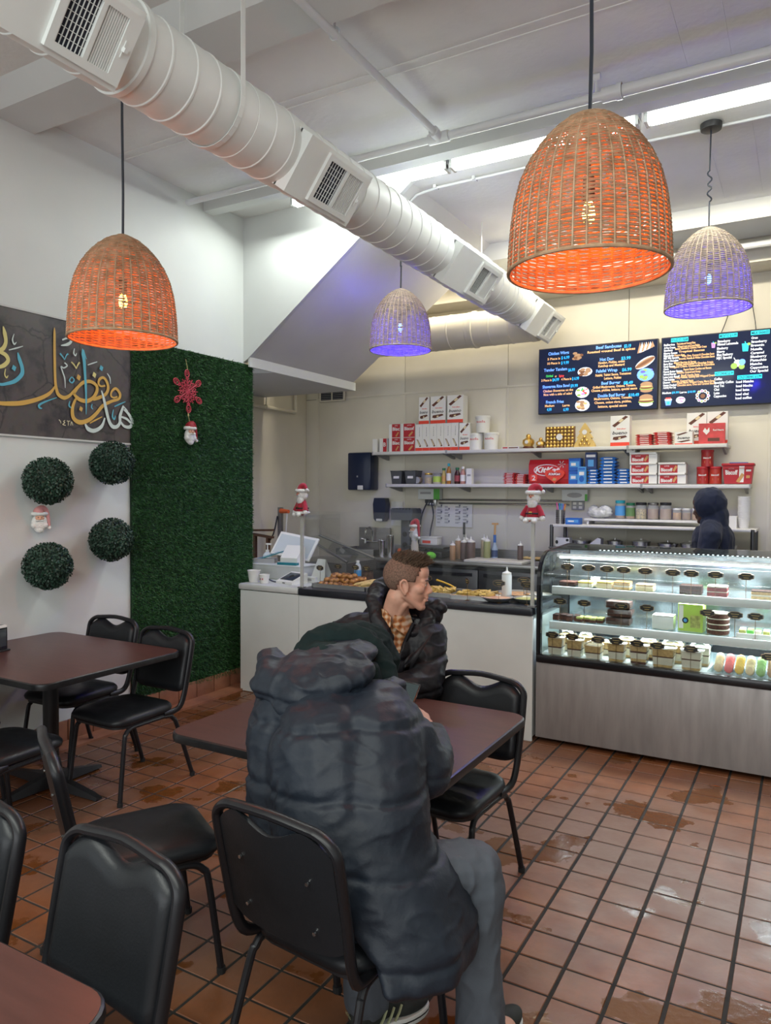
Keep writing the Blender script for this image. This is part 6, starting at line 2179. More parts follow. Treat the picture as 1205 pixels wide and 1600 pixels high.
for x, z in ((-.04, .028), (0, .028), (.04, .028), (-.022, .062), (.022, .062), (0, .095)):
    MB().ball((x, -.022, z), .016, 10).build('praline', GOLD, gt)
mb = MB()
mb.lathe([(.001, 0), (.024, 0)], 18, (0, -.0215, .145), 0, Euler((PI / 2, 0, 0)).to_matrix(), cap=False)
mb.build('round_label', W_, gt, smooth=0)
redp = mat('red_wrapper', (0.55, 0.045, 0.04), .35, noise_scale=18, noise_amt=.25)


def ORD(k, n):
    return 'bottom one' if k == 0 else 'top one' if k == n - 1 else ('', 'second', 'third', 'fourth', 'fifth', 'sixth', 'seventh', 'eighth', 'ninth', 'tenth', 'eleventh', 'twelfth', 'thirteenth')[k] + ' from bottom'


def packs(x0, x1, z, n, hh, m, label, group, name='candy_pack', cat='pack', d=.12):
    p = None
    for k in range(n):
        if p is None:
            mb = MB()
            w = x1 - x0
            rings = []
            for x, s in ((-w / 2, .25), (-w / 2 + .008, .35), (-w / 2 + .02, 1), (w / 2 - .02, 1), (w / 2 - .008, .35), (w / 2, .25)):
                rings.append([(x, -d / 2 + .004, hh * .5 * (1 - s * .9)), (x, d / 2, hh * .5 * (1 - s * .9)), (x, d / 2, hh * .5 * (1 + s * .9)), (x, -d / 2, hh * .5 * (1 + s * .9))])
            mb.loft(rings)
            fn = lambda u, v, o=.0008: (-w / 2 + u * w, -d / 2 - o + .002, v * hh)
            patch(mb, fn, .25, .3, .75, .72, 1)
            p = o = mb.build(name, [m, W_], None, None, None, 20)
            tag(o, label, cat, group)
        else:
            o = p.copy()
            COL.objects.link(o)
        o['label'] = label + ', ' + ORD(k, n)
        o.location = ((x0 + x1) / 2 + rnd.uniform(-.006, .006), YG + d / 2 + rnd.uniform(-.004, .004), z + k * hh)
        o.rotation_euler = (0, 0, math.radians(rnd.uniform(-2.5, 2.5)))
    return p


packs(-1.428, -1.266, U1, 6, .0175, redp, 'red sweet pack, pile beside the lone wafer box', 'left pile of red packs, upper shelf')
packs(-1.264, -1.10, U1, 7, .0172, redp, 'red sweet pack, right pile of the upper shelf', 'right pile of red packs, upper shelf')
goods('card_box', -.872, -.652, U1, .185, .04, [redp, W_, BRN], lambda mb, fn, w, h: (poly(mb, fn, [(.16, .62), (.24, .78), (.32, .66), (.40, .80), (.42, .6), (.30, .44)], 1), write(mb, fn, 'Red Hearts', .55, .62, .95, 1, w, h, hh=.09), patch(mb, fn, .35, .12, .8, .28, 2)), 'red card box with a white emblem before the wafer boxes', 'box', y=7.29)
goods('wafer_box', -1.072, -.918, U1, .115, .06, BUM, lambda mb, fn, w, h: (write(mb, fn, 'bueno', .15, .42, .85, 3, w, h, hh=.22, italic=.25), poly(mb, fn, [(.08, .78), (.2, .7), (.75, .92), (.6, .97)], 2), poly(mb, fn, [(.1, .22), (.4, .15), (.9, .28), (.8, .36)], 2), patch(mb, fn, 0, 0, 1, .08, 1)), 'low white wafer box left of the red card box', 'box', y=7.29, rz=-6)

# lower shelf
smoke = mat('smoke_plastic', (0.06, 0.062, 0.065), .2, alpha=.9)


def crate(x0, x1, label):
    c = empty('storage_bin', ((x0 + x1) / 2, YG + .08, L1), label=label, cat='bin')
    w, h = x1 - x0, .145
    MB().loft([[(sx * w / 2 * k, sy * .08 * k, z) for sx, sy in ((-1, -1), (1, -1), (1, 1), (-1, 1))] for k, z in ((.82, 0), (1, h))]).build('bin_body', smoke, c, smooth=0)
    MB().tube([(sx * w / 2, sy * .08, h) for sx, sy in ((-1, -1), (1, -1), (1, 1), (-1, 1))], .005, 6, closed=True).build('bin_rim', blk, c)
    MB().box((0, -.0745, h * .55), (w * .5, .002, .035), 0, (math.radians(-7), 0, 0)).build('paper_label', W_, c, smooth=0)


crate(-4.088, -3.945, 'dark clear storage bin at the left end of the lower shelf')
crate(-3.908, -3.770, 'dark clear storage bin beside the tilted jar')


def jar(x, z, r, h, body, lid, label, fill=None, y=None, lidh=.16, band=None, rot=None, name='jar', cat='jar', square=False):
    j = empty(name, (x, (y if y else YG + r), z), label=label, cat=cat, rot=rot)
    seg = 4 if square else 20
    MB().lathe([(r * .92, 0), (r, .006), (r, h * (.98 - lidh) - .012), (r * .86, h * (1 - lidh))], 22).build('jar_body', body, j)
    if fill:
        MB().lathe([(r * .90, .004), (r * .96, .008), (r * .96, h * .62), (.001, h * .64)], 18).build('contents', fill, j)
    MB().lathe([(r * .92, h * (1 - lidh)), (r * .95, h * (1 - lidh) + .003), (r * .95, h - .003), (r * .9, h), (.001, h)], 22).build('lid', lid, j)
    if band:
        MB().lathe([(r * 1.006, h * .18), (r * 1.006, h * .70)], 22, cap=False).build('paper_label', band, j)
    return j


jarg = mat('jar_glass', (0.62, 0.64, 0.62), .08, alpha=.35)
jar(-3.80, L1 + .043, .04, .12, jarg, GRY, 'clear jar lying tilted beside the smoky bins', fill=TAN, rot=(math.radians(90), 0, math.radians(12)), y=7.42)
jar(-3.63, L1, .045, .12, jarg, GOLD, 'gold-lidded jar of nuts on the lower shelf', fill=mat('nuts', (0.50, 0.32, 0.10), .6, noise_scale=90, noise_amt=.5))
jar(-3.525, L1, .052, .118, jarg, mat('grey_lid', (.25, .25, .25), .4), 'wide grey-lidded jar with lime label on the lower shelf', fill=CRM, band=mat('lime_print', (0.42, 0.58, 0.10), .4))


def bottle(x, z, r, h, body, cap, label, band=None, y=None, name='bottle', neck=.35):
    b = empty(name, (x, y if y else YG + r, z), label=label, cat='bottle')
    MB().lathe([(r * .93, 0), (r, .006), (r, h * .60), (r * .75, h * .72), (r * neck, h * .82), (r * neck, h * .88)], 20).build('bottle_body', body, b)
    MB().lathe([(r * neck * 1.25, h * .86), (r * neck * 1.3, h * .98), (r * neck * 1.1, h), (.001, h)], 16).build('cap', cap, b)
    if band:
        MB().lathe([(r * 1.008, h * .16), (r * 1.008, h * .52)], 20, cap=False).build('paper_label', band, b)
    return b


amber_g = mat('amber_liquid', (0.38, 0.16, 0.03), .12)
teal = mat('teal_cap', (0.03, 0.36, 0.40), .4)
bottle(-3.436, L1, .024, .172, mat('straw_liquid', (0.45, 0.36, 0.12), .15), mat('green_cap', (0.02, 0.16, 0.07), .4), 'slim bottle with dark green cap, first of the four on the lower shelf', TAN, neck=.6)
bottle(-3.378, L1, .026, .222, amber_g, teal, 'tallest bottle with teal cap on the lower shelf', W_, neck=.45)
bottle(-3.280, L1, .032, .176, mat('dark_syrup', (0.045, 0.012, 0.012), .2), mat('green_cap', (0.02, 0.16, 0.07), .4), 'dark syrup bottle on the lower shelf', mat('syrup_label', (0.30, 0.05, 0.06), .5), neck=.5)
bottle(-3.213, L1, .030, .186, mat('rose_syrup', (0.45, 0.22, 0.17), .3), W_, 'pinkish syrup bottle with white cap on the lower shelf', W_, neck=.4)
goods('white_carton', -3.163, -3.10, L1, .165, .06, [W_, GRY], lambda mb, fn, w, h: patch(mb, fn, .2, .5, .8, .62, 1), 'plain white carton right of the syrup bottles', 'carton')
packs(-2.748, -2.612, L1, 7, .0165, redp, 'red sweet pack, left pile by the big red bag', 'left pile of red packs, lower shelf')
packs(-2.625, -2.495, L1, 6, .0168, redp, 'red sweet pack, pile touching the big red bag', 'right pile of red packs, lower shelf')
kk = MB()
w, h = .415, .248
rings = []
for z, t_ in ((0, .004), (.012, .012), (.05, .035), (h - .05, .035), (h - .012, .012), (h, .004)):
    rings.append([(-w / 2, -t_, z), (w / 2, -t_, z), (w / 2, t_, z), (-w / 2, t_, z)])
kk.loft(rings)
fnk = lambda u, v, o=.001: (-w / 2 + u * w, -.036 - o, v * h)
kk.add([fnk(.13 + .40 * (1 + math.cos(a)) * .80, .55 + .24 * math.sin(a), .0006) for a in np.linspace(0, 2 * PI, 25)[:-1]], [tuple(range(24))], 3)
kk.add([fnk(.15 + .40 * (1 + math.cos(a)) * .78, .55 + .21 * math.sin(a), .001) for a in np.linspace(0, 2 * PI, 25)[:-1]], [tuple(range(24))], 0)
write(kk, fnk, 'KitKat', .16, .46, .78, 1, w, h, o=.0016, hh=.22, bold=.04, italic=.25)
for a in range(6):
    poly(kk, fnk, [(.82 + .015 * math.cos(a * PI / 3 + 1.57), .78 + .02 * math.sin(a * PI / 3 + 1.57)), (.82 + .09 * math.cos(a * PI / 3 - .12), .78 + .15 * math.sin(a * PI / 3 - .12)), (.82 + .09 * math.cos(a * PI / 3 + .12), .78 + .15 * math.sin(a * PI / 3 + .12))], 2, .0013)
poly(kk, fnk, [(.05, .10), (.22, .10), (.22, .38), (.05, .38)], 4)
write(kk, fnk, '2', .09, .14, .18, 1, w, h, o=.0014, hh=.20)
o = kk.build('candy_bag', [mat('bag_red', (0.50, 0.02, 0.025), .25), W_, mat('silver_print', (.55, .55, .55), .3), W_, SCAR], None, (-2.275, YG + .055, L1), (math.radians(-4), 0, 0), 0)
tag(o, 'large glossy red candy bag with white lettering and silver snowflake', 'bag')
hb = MB()
hp_ = []
for k in range(32):
    a = 2 * PI * k / 32
    hp_.append((.100 * math.sin(a) ** 3 * 1.0, .075 + .078 * (.8125 * math.cos(a) - .3125 * math.cos(2 * a) - .125 * math.cos(3 * a) - .0625 * math.cos(4 * a))))
zmin = min(z for _, z in hp_)
hp_ = [(x, z - zmin) for x, z in hp_]
hb.prism(hp_[::-1], .03, axis='y', base=-.015)
fh = lambda u, v, o=.0006: (-.1 + u * .2, -.015 - o, v * .146)
hb.add([fh(.5 + .36 * math.cos(a), .66 + .14 * math.sin(a), .0006) for a in np.linspace(0, 2 * PI, 21)[:-1]], [tuple(range(20))], 2)
write(hb, fh, 'KitKat', .2, .60, .8, 1, .2, .146, o=.001, hh=.15, bold=.04, italic=.2)
poly(hb, fh, [(.38, .24), (.56, .20), (.62, .36), (.46, .42)], 3)
o = hb.build('heart_box', [SCAR, W_, RED, TAN], None, (-2.20, YG - .005, L1), (0, 0, 0), 0)
tag(o, 'scarlet heart-shaped sweet box leaning before the big red bag', 'box')


def art_blue(mb, fn, w, h):
    patch(mb, fn, .1, .3, .9, .75, 1)
    patch(mb, fn, .2, .4, .6, .62, 2, .001)


for k in range(2):
    goods('blue_carton', -2.062, -1.945, L1 + k * .128, .126, .10, [BLU, LBL, W_], art_blue, ('lower', 'upper')[k] + ' blue carton at the left of the blue packs', 'carton')
goods('blue_sachet', -1.965, -1.885, L1, .168, .04, [LBL, BLU, W_], lambda mb, fn, w, h: (patch(mb, fn, .1, .82, .9, .92, 1), disc(mb, lambda a, b, o: fn(a, b, o), .5, .28, .3, .18, 1), patch(mb, fn, .2, .5, .8, .7, 2)), 'pale blue sachet standing before the blue cartons', 'sachet', y=7.26)
bluep = mat('blue_wrapper', (0.02, 0.15, 0.50), .3, noise_scale=20, noise_amt=.3)
packs(-1.880, -1.768, L1, 5, .0288, bluep, 'blue biscuit pack, short pile under the dark box', 'left pile of blue packs')
packs(-1.762, -1.602, L1, 8, .0325, bluep, 'blue biscuit pack, tall middle pile', 'middle pile of blue packs')
packs(-1.602, -1.474, L1, 5, .0288, bluep, 'blue biscuit pack, short pile beside the red cartons', 'right pile of blue packs')
goods('blue_carton', -1.900, -1.790, L1 + .1445, .165, .05, [mat('navy_print', (0.015, 0.04, 0.14), .4), LBL, W_], lambda mb, fn, w, h: (patch(mb, fn, .25, .15, .75, .55, 1), patch(mb, fn, .1, .7, .9, .85, 2)), 'dark blue upright box on the short left pile of blue packs', 'carton')


def bis_box(x0, x1, z, label, top=False):
    b = empty('biscuit_carton', ((x0 + x1) / 2, YG + .07, z), label=label, cat='carton')
    w = x1 - x0
    mb = MB()
    fn = uvbox(mb, w, .082, .14)
    patch(mb, fn, .06, .04, .70, .96, 1)
    write(mb, fn, 'Biscoff', .10, .20, .52, 2, w, .082, hh=.38, bold=.035)
    write(mb, fn, 'LOTUS', .22, .74, .40, 2, w, .082, hh=.12)
    poly(mb, fn, [(.52, .30), (.58, .14), (.70, .70), (.63, .86)], 3)
    mb.build('carton_body', BISM, b, smooth=0)
    MB().rbox((-.004, -.004, .0905), (w * .98, .15, .016), .003).build('tray_lid', W_, b)


for k in range(3):
    bis_box(-1.472 - .003 * k, -1.228, L1 + k * .0988, ('bottom', 'middle', 'top')[k] + ' red-faced biscuit carton in the stack of three')
for k in range(2):
    bis_box(-1.216, -.975, L1 + k * .0988, ('lower', 'upper')[k] + ' red-faced biscuit carton in the stack of two')
goods('small_white_box', -1.508, -1.43, L1 + .297, .028, .08, [W_], None, 'small white box on the stack of three biscuit cartons', 'box')
spr = mat('spread_brown', (0.22, 0.075, 0.02), .35)


def art_spread(mb, f):
    text_on(mb, 'Biscoff', lambda a, b: f(a - .036, b + .072), .021, 0, .03, width=.072)
    mb.add([f(-.02, .03), f(.03, .03), f(.03, .05), f(-.02, .05)], [(0, 1, 2, 3)], 1)


art_spread.mats = [W_, TAN]
tub(-.836, L1, .108, .155, 'red-lidded spread jar, lower left of the three', mat('spread_label', (0.35, 0.022, 0.02), .4), art_spread, RED, 'jar', .97)
tub(-.730, L1, .108, .155, 'red-lidded spread jar, lower right of the three', mat('spread_label2', (0.40, 0.035, 0.02), .4), art_spread, RED, 'jar', .97)
tub(-.800, L1 + .1565, .108, .152, 'red-lidded spread jar standing on the two others', mat('spread_label', (0.35, 0.022, 0.02), .4), art_spread, RED, 'jar', .97)
bt = empty('spread_bucket', (-.545, YG + .09, L1), label='large red rectangular bucket with white lettering at the right end', cat='bucket')
mb = MB()
mb.loft([[(sx * .125 * k, sy * .085 * k, z) for sx, sy in ((-1, -1), (1, -1), (1, 1), (-1, 1))] for k, z in ((.86, 0), (1, .165))])
fq = lambda u, v, o=.001: (-.125 * (.86 + .14 * v) + u * .25 * (.86 + .14 * v), -.085 * (.86 + .14 * v) - o, v * .165)
write(mb, fq, 'Biscoff', .08, .50, .50, 1, .25, .165, hh=.24, bold=.035)
write(mb, fq, 'LOTUS', .2, .80, .38, 1, .25, .165, hh=.07)
patch(mb, fq, .55, .08, .72, .95, 1)
poly(mb, fq, [(.44, .12), (.56, .05), (.74, .48), (.64, .58)], 2, .0014)
poly(mb, fq, [(.78, .66), (.95, .66), (.95, .76), (.78, .76)], 1)
patch(mb, fq, .80, .3, .93, .45, 2)
mb.build('bucket_body', [RED, W_, TAN], bt, smooth=0)
MB().rbox((0, 0, .172), (.265, .185, .022), .005).build('lid', RED, bt)
MB().tube([(-.128, 0, .15), (-.11, -.09, .14), (.11, -.09, .14), (.128, 0, .15)], .003, 6).build('handle', RED, bt)
goods('blue_card', -.62, -.47, L1 + .1835, .008, .10, [BLU], None, 'thin blue card lying on the red bucket', 'card', y=7.36, rz=8)
# ---------------------------------------------------------------- calligraphy banner on the left wall (flat print)
def _banner(nt, b):
    L = nt.links
    tc = nt.nodes.new('ShaderNodeTexCoord')
    n1, n2 = nt.nodes.new('ShaderNodeTexNoise'), nt.nodes.new('ShaderNodeTexNoise')
    n1.inputs['Scale'].default_value, n1.inputs['Detail'].default_value = 4.5, 9
    n1.inputs['Roughness'].default_value = .62
    n2.inputs['Scale'].default_value, n2.inputs['Detail'].default_value = 26, 6
    v = nt.nodes.new('ShaderNodeTexVoronoi')
    v.feature = 'DISTANCE_TO_EDGE'
    v.inputs['Scale'].default_value = 3.2
    for q in (n1, n2):
        L.new(tc.outputs['Object'], q.inputs['Vector'])
    mx = nt.nodes.new('ShaderNodeMix')
    mx.data_type = 'RGBA'
    mx.inputs[0].default_value = .12
    L.new(tc.outputs['Object'], mx.inputs[6])
    L.new(n1.outputs[1], mx.inputs[7])
    L.new(mx.outputs[2], v.inputs['Vector'])
    r = nt.nodes.new('ShaderNodeValToRGB')
    r.color_ramp.elements[0].position, r.color_ramp.elements[1].position = .36, .52
    r.color_ramp.elements[0].color = (.030, .026, .032, 1)
    r.color_ramp.elements[1].color = (.098, .082, .078, 1)
    L.new(n1.outputs[0], r.inputs[0])
    e = nt.nodes.new('ShaderNodeMapRange')
    e.inputs[1].default_value, e.inputs[2].default_value = 0.0, .022
    L.new(v.outputs[0], e.inputs[0])
    m2_ = nt.nodes.new('ShaderNodeMix')
    m2_.data_type = 'RGBA'
    m2_.inputs[6].default_value = (.030, .026, .030, 1)
    L.new(e.outputs[0], m2_.inputs[0])
    L.new(r.outputs[0], m2_.inputs[7])
    m3_ = nt.nodes.new('ShaderNodeMix')
    m3_.data_type = 'RGBA'
    m3_.blend_type = 'MULTIPLY'
    m3_.inputs[0].default_value = .35
    L.new(m2_.outputs[2], m3_.inputs[6])
    L.new(n2.outputs[1], m3_.inputs[7])
    L.new(m3_.outputs[2], b.inputs['Base Color'])
    b.inputs['Roughness'].default_value = .38


bn = empty('wall_banner', (WX + .004, 2.60, 2.02), label='dark printed banner with gold, blue and white Arabic calligraphy on the left wall', cat='banner')
mb = MB()
gy, gz = np.linspace(1.35, 3.755, 60), np.linspace(2.02, 2.80, 20)
vs = [(WX + .006 + .004 * math.sin(y * 7) * math.cos(z * 5) + .004, y, z) for y in gy for z in gz]
mb.add(vs, [(i * 20 + j, (i + 1) * 20 + j, (i + 1) * 20 + j + 1, i * 20 + j + 1) for i in range(59) for j in range(19)])
loc_mb(mb, bn).build('cloth', tri_mat('banner_print', _banner), bn)
loc_mb(MB().box((WX + .010, 2.55, 2.0165), (.012, 2.41, .012)).box((WX + .010, 2.55, 2.803), (.012, 2.41, .012)), bn).build('hem', mat('banner_hem', (.55, .55, .54), .5), bn, smooth=0)
STROKES = [('g',[(3.123,2.735,0.002),(3.123,2.692,0.009),(3.123,2.548,0.01),(3.126,2.404,0.01),(3.133,2.347,0.011),(3.149,2.306,0.013),(3.19,2.289,0.014),(3.233,2.308,0.011),(3.263,2.341,0.008),(3.294,2.375,0.006)]),('g',[(3.129,2.361,0.005),(3.083,2.305,0.012),(3.003,2.26,0.014),(2.895,2.224,0.016),(2.806,2.21,0.015),(2.748,2.206,0.013),(2.664,2.209,0.012),(2.596,2.235,0.007)]),('g',[(3.267,2.327,0.01),(3.302,2.376,0.011),(3.347,2.412,0.013),(3.4,2.422,0.013),(3.446,2.402,0.012),(3.45,2.364,0.013),(3.418,2.314,0.013),(3.364,2.286,0.016),(3.302,2.294,0.014),(3.263,2.327,0.009)]),('g',[(3.52,2.41,0.007),(3.483,2.402,0.007),(3.464,2.419,0.009),(3.474,2.45,0.01),(3.507,2.463,0.01),(3.535,2.436,0.011),(3.544,2.391,0.012),(3.52,2.349,0.012),(3.464,2.32,0.013),(3.418,2.303,0.011)]),('g',[(3.625,2.346,0.006),(3.591,2.335,0.006),(3.569,2.347,0.008),(3.577,2.379,0.008),(3.611,2.401,0.011),(3.647,2.368,0.012),(3.635,2.331,0.01),(3.577,2.309,0.011),(3.501,2.27,0.013),(3.445,2.21,0.013),(3.381,2.159,0.015),(3.31,2.138,0.017),(3.262,2.163,0.015),(3.254,2.222,0.013),(3.276,2.283,0.009),(3.302,2.309,0.006)]),('p',[(2.77,2.674,0.003),(2.779,2.635,0.014),(2.786,2.582,0.012),(2.766,2.538,0.014),(2.73,2.522,0.01)]),('p',[(2.73,2.515,0.007),(2.758,2.513,0.013),(2.787,2.501,0.014),(2.8,2.472,0.013),(2.772,2.438,0.014),(2.729,2.418,0.009)]),('p',[(2.783,2.419,0.003),(2.777,2.384,0.004),(2.789,2.366,0.005),(2.799,2.381,0.002)]),('g',[(3.39,2.138,0.004),(3.435,2.163,0.006),(3.493,2.192,0.003)]),('p',[(3.247,2.533,0.005),(3.269,2.516,0.006),(3.286,2.493,0.003)]),('p',[(3.286,2.493,0.003),(3.295,2.516,0.005),(3.311,2.54,0.006)]),('c',[(3.335,2.635,0.003),(3.339,2.598,0.013),(3.348,2.554,0.013),(3.353,2.48,0.011),(3.36,2.376,0.009),(3.362,2.27,0.006),(3.361,2.195,0.002)]),('c',[(3.344,2.629,0.003),(3.355,2.593,0.005),(3.367,2.569,0.002)]),('c',[(2.864,2.531,0.003),(2.874,2.494,0.013),(2.892,2.442,0.013),(2.889,2.4,0.014),(2.844,2.353,0.013),(2.785,2.328,0.01),(2.749,2.32,0.009),(2.707,2.324,0.004)]),('c',[(3.251,2.434,0.003),(3.268,2.416,0.005),(3.251,2.395,0.005),(3.232,2.408,0.005),(3.249,2.434,0.003)]),('c',[(3.162,2.575,0.007),(3.184,2.554,0.005),(3.196,2.538,0.002)]),('c',[(3.196,2.538,0.002),(3.209,2.569,0.004),(3.223,2.583,0.006)]),('c',[(3.028,2.203,0.003),(3.011,2.205,0.007),(3.008,2.222,0.008),(3.051,2.248,0.006),(3.136,2.284,0.002)]),('c',[(3.234,2.272,0.003),(3.227,2.241,0.006),(3.243,2.228,0.004)]),('c',[(3.41,2.272,0.003),(3.404,2.248,0.005),(3.416,2.236,0.003)]),('c',[(3.596,2.272,0.004),(3.635,2.291,0.006),(3.694,2.318,0.002)]),('c',[(3.588,2.251,0.003),(3.579,2.203,0.007),(3.595,2.184,0.007),(3.605,2.21,0.003)]),('w',[(3.487,2.372,0.004),(3.506,2.317,0.011),(3.524,2.249,0.013),(3.547,2.173,0.013),(3.576,2.133,0.015),(3.614,2.132,0.014),(3.642,2.162,0.012),(3.646,2.213,0.013),(3.669,2.271,0.01),(3.674,2.288,0.004)]),('w',[(3.674,2.284,0.003),(3.699,2.262,0.007),(3.716,2.25,0.002)]),('w',[(3.679,2.26,0.006),(3.724,2.229,0.012),(3.754,2.179,0.015),(3.734,2.141,0.014),(3.683,2.141,0.011),(3.649,2.17,0.008)]),('w',[(3.654,2.206,0.007),(3.704,2.195,0.01),(3.739,2.17,0.008)]),('w',[(3.514,2.186,0.005),(3.486,2.125,0.013),(3.426,2.09,0.015),(3.376,2.098,0.016),(3.352,2.13,0.006)]),('w',[(3.178,2.665,0.005),(3.219,2.684,0.007),(3.246,2.67,0.009),(3.218,2.643,0.011),(3.168,2.627,0.003)]),('w',[(3.271,2.625,0.003),(3.265,2.593,0.005),(3.278,2.579,0.005),(3.287,2.597,0.002)]),('w',[(3.374,2.531,0.003),(3.41,2.547,0.005),(3.452,2.565,0.003)]),('w',[(3.194,2.519,0.005),(3.214,2.503,0.005),(3.188,2.484,0.005),(3.168,2.489,0.005),(3.18,2.455,0.005),(3.195,2.414,0.005),(3.198,2.354,0.002)]),('w',[(3.535,2.497,0.003),(3.557,2.47,0.005),(3.563,2.428,0.002)]),('w',[(2.839,2.641,0.002),(2.828,2.603,0.005),(2.839,2.578,0.006),(2.854,2.593,0.002)]),('w',[(2.803,2.536,0.003),(2.853,2.556,0.005),(2.898,2.576,0.002)]),('y',[(3.148,2.142,0.003),(3.16,2.131,0.003),(3.164,2.118,0.002)]),('y',[(3.196,2.141,0.002),(3.183,2.133,0.003),(3.193,2.126,0.003),(3.177,2.113,0.003),(3.199,2.108,0.003)]),('y',[(3.208,2.138,0.002),(3.218,2.136,0.003),(3.219,2.109,0.002)]),('y',[(3.218,2.136,0.003),(3.233,2.14,0.002)]),('y',[(3.237,2.111,0.002),(3.244,2.136,0.003),(3.254,2.112,0.002)])]
DOTS = [('g',3.3,2.437,0.023),('g',3.317,2.228,0.02),('p',3.426,2.471,0.022),('c',3.484,2.526,0.022),('c',2.835,2.431,0.021)]
cm = {'g': mat('ink_gold', (.62, .37, .08), .45), 'p': mat('ink_pale_gold', (.66, .58, .22), .45), 'c': mat('ink_sky', (.10, .42, .55), .45), 'w': mat('ink_white', (.58, .66, .64), .45), 'y': mat('ink_cream', (.66, .60, .40), .45)}
for q, (c, pts) in enumerate(STROKES):
    P = smooth_path([(0, y, z) for y, z, w in pts], 6)
    wd = [w for _, _, w in pts]
    ws = [float(np.interp(i / 6, range(len(wd)), wd)) for i in range(len(P))]
    Lf, Rt = [], []
    xo = WX + .0165 + .0001 * q
    for i, p in enumerate(P):
        d = (P[min(i + 1, len(P) - 1)] - P[max(i - 1, 0)]).normalized()
        nrm_ = Vector((0, -d.z, d.y)) * ws[i] * .92
        Lf.append((xo, p.y + nrm_.y, p.z + nrm_.z))
        Rt.append((xo, p.y - nrm_.y, p.z - nrm_.z))
    n_ = len(P)
    mb = MB().add(Lf + Rt, [(i, i + 1, n_ + i + 1, n_ + i) for i in range(n_ - 1)])
    loc_mb(mb, bn).build('pen_stroke', cm[c], bn, smooth=0)
for c, y, z, r in DOTS:
    a = .35
    mb = MB().add([(WX + .022, y + r * .8 * math.cos(t + a), z + r * math.sin(t + a)) for t in (0, PI / 2, PI, 3 * PI / 2)], [(0, 1, 2, 3)])
    loc_mb(mb, bn).build('pen_dot', cm[c], bn, smooth=0)

# ---------------------------------------------------------------- artificial grass panel
gp = empty('grass_panel', (WX + .012, 4.42, .10), label='tall dark green artificial grass panel covering the end of the left wall', cat='grass panel')
gy0, gy1 = 3.745, 5.095
loc_mb(MB().prism([(gy0, .165), (gy1, .098), (gy1, 2.785), (gy0, 2.785)], .014, axis='x', base=WX + .002), gp).build('backing', mat('turf_backing', (.008, .028, .012), .9), gp, smooth=0)


def _turf(nt, b):
    L = nt.links
    g = nt.nodes.new('ShaderNodeNewGeometry')
    n = nt.nodes.new('ShaderNodeTexNoise')
    n.inputs['Scale'].default_value = 3
    L.new(g.outputs['Position'], n.inputs['Vector'])
    r = nt.nodes.new('ShaderNodeValToRGB')
    r.color_ramp.elements[0].color = (.009, .052, .017, 1)
    r.color_ramp.elements[1].color = (.038, .145, .032, 1)
    ad = nt.nodes.new('ShaderNodeMath')
    ad.operation = 'MULTIPLY_ADD'
    ad.inputs[1].default_value = .35
    L.new(n.outputs[0], ad.inputs[0])
    mr = nt.nodes.new('ShaderNodeMath')
    mr.operation = 'MULTIPLY'
    mr.inputs[1].default_value = .75
    L.new(g.outputs['Random Per Island'], mr.inputs[0])
    L.new(mr.outputs[0], ad.inputs[2])
    L.new(ad.outputs[0], r.inputs[0])
    L.new(r.outputs[0], b.inputs['Base Color'])
    b.inputs['Roughness'].default_value = .55


rg_ = np.random.default_rng(4)
N_ = 90000
by = rg_.uniform(gy0, gy1, N_)
zlo = .165 + (.098 - .165) * (by - gy0) / (gy1 - gy0)
bz = zlo + rg_.uniform(0, 1, N_) * (2.785 - zlo)
dy, dz = rg_.normal(0, .011, N_), rg_.normal(-.004, .010, N_)
hx = rg_.uniform(.012, .026, N_)
wy, wz = rg_.normal(0, .0022, N_), rg_.normal(0, .0022, N_)
base_x = WX + .015
V_ = np.empty((N_, 3, 3))
V_[:, 0] = np.stack([np.full(N_, base_x), by - wy, bz - wz], 1)
V_[:, 1] = np.stack([np.full(N_, base_x), by + wy, bz + wz], 1)
V_[:, 2] = np.stack([base_x + hx, by + dy, bz + dz], 1)
V_ -= np.array(gp.location)
me = bpy.data.meshes.new('turf_pile')
me.vertices.add(N_ * 3)
me.vertices.foreach_set('co', V_.ravel())
me.loops.add(N_ * 3)
me.loops.foreach_set('vertex_index', np.arange(N_ * 3))
me.polygons.add(N_)
me.polygons.foreach_set('loop_start', np.arange(0, N_ * 3, 3))
me.materials.append(tri_mat('turf_green', _turf))
me.update(calc_edges=True)
o = bpy.data.objects.new('turf_pile', me)
COL.objects.link(o)
o.parent = gp
o['kind'] = 'stuff'

# ---------------------------------------------------------------- clipped leaf balls
leafm = mat('ball_leaf', (.016, .050, .030), .5, noise_scale=14, noise_amt=.5)
rr2 = random.Random(11)
lb = MB()
for k in range(3400):
    d = Vector((rr2.gauss(0, 1), rr2.gauss(0, 1), rr2.gauss(0, 1))).normalized()
    c = d * rr2.uniform(.128, .150)
    t = d.orthogonal().normalized()
    t = (Matrix.Rotation(rr2.uniform(0, 6.28), 3, d) @ t)
    ax = (t * .8 + d * rr2.uniform(.1, .9)).normalized()
    s = ax.cross(d).normalized()
    l, w = rr2.uniform(.013, .020), rr2.uniform(.005, .008)
    lb.add([c - ax * l * .5, c + s * w, c + ax * l * .5 + d * .002, c - s * w], [(0, 1, 2, 3)])
leaf_me = lb.mesh('leaf_mass', leafm, 0)
core_me = MB().ball((0, 0, 0), .130, 24).mesh('core', mat('ball_core', (.006, .016, .010), .9))
